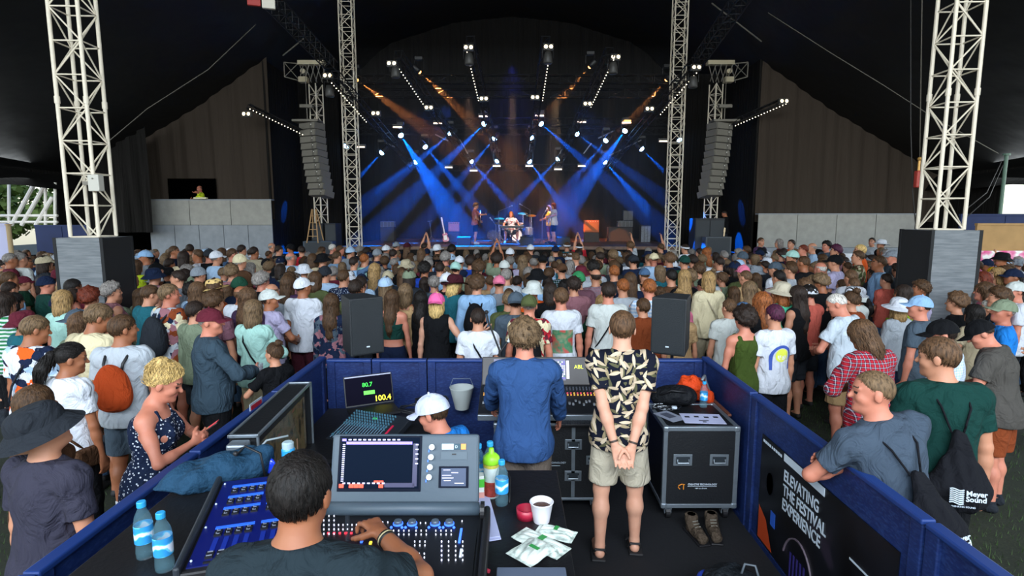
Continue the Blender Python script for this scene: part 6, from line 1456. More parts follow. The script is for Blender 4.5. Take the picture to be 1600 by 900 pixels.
# walking boots under the case
def boot(x, y, rz, label):
 e = thing('walking_boot', label, 'boot', (x, y, .1), rz, 'brown walking boots in front of the flight case')
 f = Field((-.1, -.12, -.02), (.1, .25, .2), .008)
 f.prim(Cone((0, 0, .06), (0, .15, .045), .05, .043), 0, .02, wob(.003, 60, 1), [((0, 0, .015), (0, 0, -1))]); f.prim(Cone((0, -.02, .06), (0, -.03, .15), .05, .052), 0, .02, wob(.003, 60, 1), [((0, 0, .155), (0, 0, 1))])
 V, Q = f.net(); link('upper', mesh_np('upper', V, [Q], [fabric_mat('boot_brown', '#54483c', (1, 1, 1), 30, .5)]), e)
 b_ = MB(); b_.box((0, .055, .009), (.1, .28, .018)); b_.build('sole', RIGB, e, bevel=.008); b_ = MB(); b_.sphere((0, -.03, .152), (.036, .036, .008), 14); b_.build('lining', plain('void_black', '#050505', .9), e)  # black plug closes the boot mouth, coloured as its dark inside
 b_ = MB()
 for i in range(4): b_.tube((-.025, .03 + i * .02, .125 - i * .014), (.025, .035 + i * .02, .125 - i * .014), .003, 5)
 b_.build('laces', plain('lace_grey', '#8a8a80', .7), e)
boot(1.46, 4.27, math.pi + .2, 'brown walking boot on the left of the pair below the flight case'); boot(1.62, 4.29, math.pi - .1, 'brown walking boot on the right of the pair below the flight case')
# bag on the floor
f = Field((-.45, -.35, -.02), (.45, .35, .5), .014); dsp = wob(.012, 14, 8); dsp2 = wob(.008, 40, 4)
for c, r in (((-.12, 0, .16), (.24, .22, .19)), ((.2, -.05, .1), (.24, .18, .13))): f.prim(Ell(c, r), 0, .06, lambda x, y, z: dsp(x, y, z) + dsp2(x, y, z), [((0, 0, 0), (0, 0, -1))])
V, Q = f.net(); e = thing('floor_rucksack', 'big black rucksack with a white tag on the riser floor', 'rucksack', (1.52, 3.22, .1), -.3); link('rucksack_body', mesh_np('rucksack_body', V, [Q], [fabric_mat('ruck_grey', '#1a1f24', (1, 1, 1), 12, .6, .6)]), e)
b_ = MB(); b_.path([(-.1, .0, .34), (-.08, .02, .4), (-.02, .02, .4), (.0, 0, .34)], .008, 6); b_.build('grab_handle', plain('strap_grey', '#59626a', .6), e, smooth=True); b_ = MB(); b_.box((-.14, -.12, .325), (.1, .05, .004), Matrix.Rotation(.2, 4, 'Y')); b_.build('white_tag', PW, e); b_ = MB(); b_.path([(-.3, -.1, .25), (-.2, -.16, .3), (-.05, -.18, .3), (.1, -.2, .24)], .01, 6); b_.build('strap', RIGB, e, smooth=True)
b_ = MB(); b_.sphere((-.3, .1, .2), (.06, .05, .06), 12); b_.build('blue_pouch', plain('pouch_blue', '#1c3da8', .6), e, smooth=True)
V, Q = f.net(); e = thing('floor_rucksack', 'dark dull rucksack against the barrier at the bottom frame edge', 'rucksack', (1.68, 2.6, .1), 1.2); link('rucksack_body', mesh_np('rucksack_body', V, [Q], [fabric_mat('ruck_blue', '#1a2630', (1, 1, 1), 12, .6, .6)]), e); b_ = MB(); b_.path([(-.2, -.1, .32), (-.1, -.14, .34), (.05, -.15, .3)], .01, 6); b_.build('strap', RIGB, e, smooth=True)
# monitor loudspeakers on poles at the rear corners
def pole_speaker(cx, cy, rz, label, z0=1.21):
 e = thing('monitor_speaker', label, 'loudspeaker', (cx, cy, z0), rz); w, d, h = .36, .42, .6
 b_ = MB(); b_.add([(-w / 2, -d / 2, 0), (w / 2, -d / 2, 0), (w * .36, d / 2, 0), (-w * .36, d / 2, 0), (-w / 2, -d / 2, h), (w / 2, -d / 2, h), (w * .36, d / 2, h), (-w * .36, d / 2, h)], [(3, 2, 1, 0), (4, 5, 6, 7), (0, 1, 5, 4), (1, 2, 6, 5), (2, 3, 7, 6), (3, 0, 4, 7)]); b_.build('cabinet', plain('spk_black', '#1a1e22', .6, bump=.25, bscale=150), e, bevel=.01)
 b_ = MB(); b_.box((0, -d / 2 - .006, h / 2), (w - .03, .012, h - .03)); b_.build('grille', plain('spk_grille', '#1c2226', .5, bump=.6, bscale=300), e, bevel=.006)
 b_ = MB(); b_.box((0.0, -d / 2 - .014, .09), (.035, .004, .012)); b_.build('badge', PW, e)
 s2 = thing('speaker_pole', 'thin black stand under the ' + label.split(' with')[0], 'stand', (cx, cy, 0)); b_ = MB(); b_.tube((0, 0, 0), (0, 0, z0), .018); 
 for k in range(3): a = k * 2.09 + .6; b_.tube((0, 0, .5), (.3 * math.cos(a), .3 * math.sin(a), .01), .011)
 b_.build('tripod', RIGB, s2)
pole_speaker(-1.62, 5.92, .6, 'left dark monitor loudspeaker above the rear barrier'); pole_speaker(1.72, 5.92, -.52, 'right dark monitor loudspeaker above the rear barrier')

for o in bpy.data.objects:
 if o.parent and re.match(r'(white_key|red_key|blue_key|control_knobs|screen_tiles|red_icons|icon_row|key_print|key_block|cap_print|fader_cap|text_lines|key_row|encoder_row|strip_line|corner_ball|small_print|printed_plan|crowd_picture)', o.name): o['kind'] = 'stuff'
# ------------------------------------------------------------------ the people
POSES = {'st': {}, 'fr': dict(L=(-.1, .30, 1.06), R=(.1, .31, 1.08)), 'ph': dict(L=(-.07, .30, 1.20), R=(.08, .29, 1.22)), 'cr': dict(L=(.13, .2, 1.15), R=(-.13, .24, 1.13), Lp=(-1, -.3, -.8), Rp=(1, -.3, -.8)),
   'up1': dict(R=(.2, .22, 1.95), Rp=(1, .3, 0)), 'up2': dict(L=(-.04, .12, 1.96), R=(.04, .12, 1.97), Lp=(-1, .2, 0), Rp=(1, .2, 0), Ln=(1, 0, 0), Rn=(-1, 0, 0)), 'sh': dict(L=(-.1, .15, 1.70), Lp=(-1, .2, -.1)),
   'dr': dict(R=(.14, .33, 1.2)), 'ar': dict(R=(.56, .0, 1.28), Rp=(0, -.3, -1)), 'hp': dict(L=(-.22, .05, 1.0), R=(.22, .05, 1.0), Lp=(-1, -.8, 0), Rp=(1, -.8, 0))}
def ent(pose='st', g='m', head=(0, 0), lean=0, res=.012, **kw):
 kw2 = dict(POSES[pose]); kw2.update(kw)
 if g == 'f': kw2.setdefault('sh', .158); kw2.update(fem=True, hipr=1.04)
 if g == 'b': kw2.update(bulk=1.12, sh=.19, belly=.03)
 key = (pose, g, head, lean, res) + tuple(sorted((k, str(v)) for k, v in kw.items()))
 return fig_for(key, res, head=(head[0], head[1], 0), lean=lean, **kw2)
def hdef(px, py):
 h = 1.74 if py >= 470 else 1.78 if py >= 430 else 1.83 if py >= 400 else 1.88
 if py < 400 and (px < 420 or px > 1185): h = 1.96
 return h
PLACED = []
RES = lambda y: .010 if y < 5.6 else .0145 if y < 7.6 else .019 if y < 10.5 else .023
NL = lambda y: 1300 if y < 5.6 else 520 if y < 7.6 else 240 if y < 10.5 else 140
CROWD = 'people in the festival crowd'
def P(px, py, pose, g, turn, top, bot, hair, hat, skin, label, h=None, head=(0, 0), lean=0, res=None, locks_=None, shoes=None, abs_yaw=None, dy=0, ymax=None, **kw):
 h = h or hdef(px, py); p = atZ(px, py, h - .01)
 if ymax and p.y > ymax: p = atY(px, py, ymax); h = p.z
 x, y = p.x, p.y + dy
 if res is None: res = RES(y)
 n = locks_ or NL(y)
 yaw = stage_yaw(x, y) + math.radians(turn) if abs_yaw is None else math.radians(abs_yaw)
 e = ent(pose, g, head, lean, res, **kw)
 H = e[0].H; top_l = H @ Vector((0, 0, 1.755 + (.02 if hat else 0)))
 s = h / (top_l.z if lean or head[1] else 1.785)
 s = min(max(s, .82), 1.14)
 o = person(e, (x, y, 0), yaw, s, label, skin, top, bot, hair, hat, CROWD, shoes, n)
 # keep the head, not the feet, at the seen spot when the body leans
 off = Matrix.Rotation(yaw, 3, 'Z') @ Vector((top_l.x, top_l.y, 0)) * s
 o.location.x -= off.x; o.location.y -= off.y
 PLACED.append((o.location.x, o.location.y)); return o
T, Lg, Tk = 'tee', 'long', 'tank'
S = ('shorts', 'charcoal'); J = ('trousers', 'denim'); K = ('trousers', 'black'); N = ('trousers', 'navy')
hr = lambda st, c, sd=0: (st, c, sd)
# ---- worn bags
BAGM = lambda c: cloth_mat(c)
entof = lambda o: ENT[o.name]
def worn(o, kind, col, label, side=1):
 e = thing({'backpack': 'backpack', 'drawstring': 'drawstring_bag', 'cross': 'shoulder_bag', 'daypack': 'backpack'}[kind], label, 'bag', o.location); bpy.context.view_layer.update(); e.matrix_basis = o.matrix_world @ entof(o)[0].U
 m = BAGM(col)
 if kind in ('backpack', 'daypack', 'drawstring'):
  w, hh, z0 = {'backpack': (.15, .23, 1.19), 'daypack': (.14, .2, 1.18), 'drawstring': (.17, .2, 1.02)}[kind]
  f = Field((-.26, -.42, z0 - .36), (.26, -.02, z0 + .36), .01); dsp = wob(.008, 26, 2, .5)
  if kind == 'drawstring':
   f.prim(Cone((0, -.2, z0 + .2), (0, -.225, z0 - .08), .035, .155, .5), 0, .04, lambda x, y, z: dsp(x, y, z) + .006 * np.sin(x * 90)); f.prim(Ell((0, -.22, z0 - .1), (.165, .085, .1)), 0, .05, dsp)
  else:
   f.prim(Ell((0, -.205, z0), (w, .1, hh)), 0, .03, dsp); f.prim(Ell((0, -.2, z0 - hh * .35), (w * .98, .095, hh * .6)), 0, .05, dsp); f.prim(Ell((0, -.28, z0 - hh * .35), (w * .75, .05, hh * .45)), 0, .03, dsp)
  V, Q = f.net(); link('bag_body', mesh_np('bag_body', V, [Q], [m]), e)
  for s_ in (-1, 1):
   top = [(s_ * .09, .125, 1.28), (s_ * .1, .05, 1.46), (s_ * .095, -.05, 1.475), (s_ * .075, -.16, 1.38), (s_ * (.06 if kind != 'drawstring' else .03), -.19 if kind == 'drawstring' else -.17, z0 + (.22 if kind == 'drawstring' else .12))]
   b_ = MB(); b_.path(top, .012 if kind != 'drawstring' else .006, 6); b_.build('strap', m if kind != 'daypack' else RIGB, e, smooth=True)
 else:
  s_ = side; b_ = MB(); b_.path([(s_ * .10, .09, 1.36), (s_ * .1, .03, 1.46), (s_ * .09, -.05, 1.465), (s_ * .04, -.15, 1.33), (-s_ * .05, -.16, 1.18), (-s_ * .13, -.13, 1.04), (-s_ * .19, -.05, .92)], .010, 6); b_.build('strap', m, e, smooth=True)
  b_ = MB(); b_.box((-s_ * .2, -.06, .88), (.07, .2, .16)); b_.build('bag_body', m, e, bevel=.02)
 return e
FLR = 'navy:floral:sage:cream'
# ---- people standing close to the mixing position
L1 = P(42, 634, 'st', 'm', 0, (T, '#33323f'), K, hr('short', 'dark'), ('bucket', 'charcoal'), 'light', 'person in a dark grey tee and wide black bucket hat at the bottom corner', h=1.76, head=(-25, 14), lean=3, res=.007, abs_yaw=-15)
L2 = P(268, 573, 'ph', 'f', 0, ('dress', 'navy:dots:white'), None, hr('updo', 'pale'), None, 'pink', 'person with a messy blond updo in a navy polka dot dress using a phone', h=1.68, head=(5, -22), lean=6, res=.007, abs_yaw=-78, locks_=2200, shoes='white')
L3 = P(113, 537, 'st', 'f', 0, (T, 'white'), K, hr('pony', 'black'), None, 'tan', 'person with a long black ponytail and white tee carrying a brown bag', h=1.70, head=(-35, -12), res=.008, abs_yaw=-12)
L4 = P(190, 493, 'st', 'm', 0, (T, 'lightgrey'), ('shorts', 'slate'), hr('short', 'brown', 1), None, 'tan', 'person in a light grey tee wearing a small orange backpack', h=1.80, head=(-45, -3), res=.008, abs_yaw=8, shoes='white')
L5 = P(58, 494, 'st', 'm', 0, (T, 'white:blotch:orange:lightblue:navy:white'), S, hr('short', 'dirty', 2), None, 'tan', 'person in a white tee printed with orange and blue blotches', h=1.78, head=(-30, -14), res=.008, abs_yaw=-8)
L6 = P(160, 476, 'st', 'm', 0, (Lg, 'cream'), S, hr('crop', 'dirty'), None, 'tan', 'fair-haired person in a cream shirt looking down', h=1.84, head=(-35, -20), res=.008, abs_yaw=-8)
L7 = P(328, 479, 'dr', 'b', 0, (Lg, '#33434f'), K, hr('buzz', 'grey'), ('cap', 'maroon'), 'pink', 'person in a maroon cap and slate blue henley holding a plastic cup', h=1.82, head=(-30, -4), res=.008, abs_yaw=-48, R=(.14, .33, 1.14))
L8 = P(395, 468, 'fr', 'f', 0, (Lg, 'mint'), ('trousers', 'cream'), hr('bob', 'dirty'), None, 'light', 'person with a straight dark blond bob in a mint shirt', h=1.76, res=.008, abs_yaw=-12)
L9 = P(430, 543, 'ph', 'f', 0, (T, 'black'), K, hr('bun', 'brown'), None, 'light', 'short person in black with brown tied hair lifting a milky drink', h=1.42, head=(10, 5), res=.008, abs_yaw=55)
L10 = P(50, 603, 'st', 'f', 0, (T, 'brown'), K, hr('bob', 'brown'), None, 'light', 'person with a smooth brown bob hidden behind the black bucket hat', h=1.66, abs_yaw=-25, res=.009)
L11 = P(470, 432, 'st', 'm', 0, (T, 'white'), ('shorts', 'burgundy'), hr('buzz', 'dark'), ('cap', 'white'), 'tan', 'broad person in a plain white tee, white cap and burgundy shorts', h=1.86, head=(-18, 6), abs_yaw=-6, res=.009)
L12 = P(418, 451, 'fr', 'm', 0, (T, 'lavender'), S, hr('short', 'dark'), ('cap', 'offwhite'), 'tan', 'person in a lavender tee and off-white cap turned to the right', h=1.76, head=(-35, 3), abs_yaw=-35, res=.009)
L13 = P(517, 459, 'st', 'f', 0, (Lg, 'navy:camo:slate:dusty:navy'), K, hr('wavy', 'brown'), None, 'light', 'person with long wavy brown hair in a dark blue camouflage shirt', h=1.70, abs_yaw=0, res=.009)
L14 = P(235, 446, 'st', 'm', 0, (T, 'teal'), S, hr('short', 'brown', 2), None, 'light', 'person in a plain deep teal tee beside the left ballast box', head=(-15, -8), abs_yaw=-22)
L15 = P(262, 443, 'st', 'm', 0, (T, 'navy:blotch:dusty:cream:rust:lightgrey'), S, hr('crop', 'dirty', 1), None, 'red', 'person with side-swept fair hair in a blotchy floral shirt and black straps', h=1.86, head=(-40, 0), abs_yaw=-22)
L16 = P(303, 470, 'st', 'm', 0, (Lg, 'sage'), S, hr('short', 'dark', 1), None, 'light', 'person in a sage overshirt just left of the maroon cap', h=1.72, abs_yaw=-22)
L17 = P(118, 482, 'st', 'f', 0, (T, 'black'), K, hr('short', 'dark'), ('cap', 'slate'), 'pink', 'person in a dull blue peaked cap facing back towards the camera', h=1.66, abs_yaw=120, head=(10, -5))
L18 = P(333, 456, 'st', 'm', 0, (T, 'mauve'), S, hr('curly', 'brown'), None, 'light', 'person with short brown curls and a mauve tee behind the maroon cap', abs_yaw=-20)
C1 = P(682, 457, 'ar', 'f', 0, ('vest', 'black'), S, hr('bob', 'pale'), ('capback', 'hotpink'), 'pale', 'person in a pink backwards cap and black sleeveless top with an arm outstretched', h=1.74, abs_yaw=-3, res=.008)
C2 = P(747, 481, 'st', 'm', 0, (T, 'white'), S, hr('short', 'dark', 1), None, 'light', 'short-haired person in a white tee with a black harness at the barrier', h=1.66, abs_yaw=3, res=.008)
C3 = P(612, 452, 'st', 'f', 0, ('crop', 'darkgreen'), ('shorts', 'navy'), hr('long', 'brown'), None, 'pink', 'person with long straight hair and a dark green strappy top', h=1.72, abs_yaw=-10, res=.009)
C4 = P(633, 443, 'st', 'f', 0, ('tank', 'tan'), S, hr('shag', 'dirty'), None, 'tan', 'bare-shouldered person with highlighted hair and sunglasses pushed up', h=1.76, abs_yaw=-4, res=.01)
C5 = P(657, 455, 'st', 'f', 0, (T, 'black'), K, hr('wavy', 'black'), None, 'tan', 'person with wavy black hair just left of the pink backwards cap', h=1.66, abs_yaw=0)
C6 = P(745, 430, 'st', 'm', 0, ('hoodie', 'sky'), S, hr('curly', 'brown', 1), None, 'light', 'curly-haired person in a light blue hooded top with a black backpack', h=1.84, abs_yaw=-3)
C7 = P(713, 430, 'st', 'f', 0, (T, 'teal'), K, hr('bob', 'pale', 1), ('cowboy', 'burgundy'), 'tan', 'blond person in a brown leather brimmed hat and teal top', h=1.80, head=(-50, -10), abs_yaw=-10)
C8 = P(877, 449, 'st', 'm', 0, (T, 'white'), S, hr('crop', 'mid'), None, 'pink', 'person with combed-back brown hair in a white tee with a red and green print', h=1.80, abs_yaw=4, res=.009)
C9 = P(951, 440, 'st', 'm', 0, (T, 'offwhite'), S, hr('crop', 'dark', 1), None, 'pink', 'dark-haired person in an off-white tee with a black shoulder strap', h=1.84, abs_yaw=0, res=.009)
C10 = P(827, 460, 'st', 'm', 0, (T, 'red:floral:cream:cream:maroon'), S, hr('buzz', 'grey'), ('capback', 'olive'), 'pink', 'person in an olive cap and a red shirt with pale leaf print', h=1.78, abs_yaw=-6, res=.009)
C11 = P(806, 456, 'st', 'm', 0, (T, 'slate'), S, hr('short', 'dark'), ('capback', 'slate'), 'light', 'person in a slate cap and slate tee left of the red leafy shirt', h=1.76, abs_yaw=-4)
C12 = P(1015, 435, 'up1', 'm', 0, (T, 'lightblue:stripes:white'), S, hr('short', 'ginger'), None, 'pink', 'ginger-haired person in a blue and white striped shirt by the right speaker', h=1.84, abs_yaw=4, R=(-.02, .3, 1.35))
C13 = P(1108, 424, 'st', 'f', 0, (Lg, 'cream'), ('trousers', 'khaki'), hr('bob', 'blond'), None, 'light', 'blond person in a loose cream shirt with a thin bag strap', h=1.84, abs_yaw=4, res=.009)
C14 = P(1165, 481, 'st', 'f', 0, ('tank', '#3a4a1c'), K, hr('afro', 'dark'), None, 'pink', 'person with a big dark curly mane in an olive one-shoulder dress', h=1.70, abs_yaw=8, head=(10, 0), res=.008, locks_=2600)
C15 = P(1212, 475, 'st', 'm', 0, (T, 'white'), ('shorts', 'black'), hr('short', 'purple'), None, 'light', 'person with purple-tinted hair in a white tee with a yellow round print', h=1.74, abs_yaw=14, res=.008)
C16 = P(1223, 441, 'st', 'f', 0, ('vest', 'aqua'), S, hr('bob', 'ginger'), ('sun', 'stone'), 'tan', 'person in a wide stone sun hat and bright mint vest', h=1.80, abs_yaw=12)
C17 = P(1280, 428, 'st', 'm', 0, (T, 'black'), J, hr('curly', 'dirty'), ('cap', 'black'), 'tan', 'person with blond curls under a black cap and white-striped black sleeves', h=1.80, abs_yaw=28, head=(10, -12))
C18 = P(1300, 460, 'fr', 'm', 0, (T, '#b8c3cc'), ('shorts', 'tan'), hr('buzz', 'white'), None, 'pink', 'silver-haired person with glasses in a pale grey tee looking down', h=1.78, abs_yaw=30, head=(25, -26), lean=6, res=.008)
C19 = P(1334, 446, 'st', 'f', 0, (T, 'offwhite'), N, hr('short', 'dark'), ('bucket', 'black:stripes:white:x'), 'light', 'person in a black and white zebra striped bucket hat', h=1.72, abs_yaw=20, head=(0, -8))
R3 = P(1340, 502, 'fr', 'm', 0, (Lg, 'red:plaid:navy'), J, hr('shag', 'mid'), None, 'tan', 'shaggy brown-haired person in a red and navy plaid shirt', h=1.74, abs_yaw=10, head=(15, -24), lean=6, res=.008, locks_=2200)
R1 = P(1366, 580, 'cr', 'b', 0, (T, '#3e4a58'), ('trousers', 'black'), hr('buzz', 'dirty'), None, 'pink', 'shaven-headed person in a grey-blue tee leaning on the right barrier', h=1.79, roll=-13, abs_yaw=8, head=(60, -2), lean=9, res=.007, locks_=2600, L=(-.16, .2, 1.16), R=(-.24, .22, 1.19), Lp=(-1, .2, -.5), Rp=(1, 0, -.8))
R2 = P(1466, 528, 'st', 'b', 0, (T, '#0f3530'), K, hr('short', 'mid', 2), None, 'light', 'person in a bottle green tee with a black drawstring bag on the back', h=1.88, abs_yaw=-12, head=(52, -8), lean=4, res=.007, locks_=2200)
R4 = P(1517, 500, 'fr', 'b', 0, (T, '#4a4743'), ('shorts', 'rust'), hr('buzz', 'dark'), ('cap', 'black'), 'pink', 'bowed person in a black cap, grey-brown tee and rust shorts', h=1.72, abs_yaw=38, head=(20, -30), lean=12, res=.008, shoes='charcoal')
R5 = P(1468, 498, 'st', 'm', 0, (T, 'lightblue:plaid:white:x'), S, hr('short', 'dark'), ('cap', 'black'), 'pink', 'person in a black cap and pale blue checked shirt between two darker tees', h=1.76, abs_yaw=40, head=(20, -15))
R6 = P(1573, 466, 'st', 'm', 0, (T, 'brightblue'), N, hr('buzz', 'grey'), ('cap', 'sage'), 'red', 'person in a sage cap and bright blue tee at the right edge', h=1.80, abs_yaw=60, head=(20, 4), shoes='white')
R7 = P(1440, 461, 'st', 'm', 0, (T, 'slate'), K, hr('buzz', 'dark'), ('cap', 'sky'), 'pink', 'person in a light blue cap and slate tee left of the bottle green tee', h=1.80, abs_yaw=40, head=(18, 0))
R8 = P(1413, 445, 'st', 'f', 0, ('crop', 'lime'), K, hr('bob', 'dark'), None, 'tan', 'person in a lime green halter top in front of the right ballast box', h=1.74, abs_yaw=35)
R9 = P(1441, 438, 'st', 'f', 0, ('vest', 'lilac'), K, hr('messy', 'brown'), None, 'tan', 'person with windblown brown hair against the right ballast box', h=1.76, abs_yaw=60)
R10 = P(1590, 440, 'st', 'm', 0, (T, 'white'), K, hr('short', 'dark'), ('cap', 'offwhite'), 'pink', 'person in an off-white cap and white tee at the right frame edge', h=1.80, abs_yaw=60, head=(15, 0))
R11 = P(1548, 468, 'st', 'f', 0, (T, 'lightgrey:stripes:navy'), K, hr('short', 'white'), None, 'light', 'white-haired person in a striped top just left of the bright blue tee', h=1.62, abs_yaw=40)
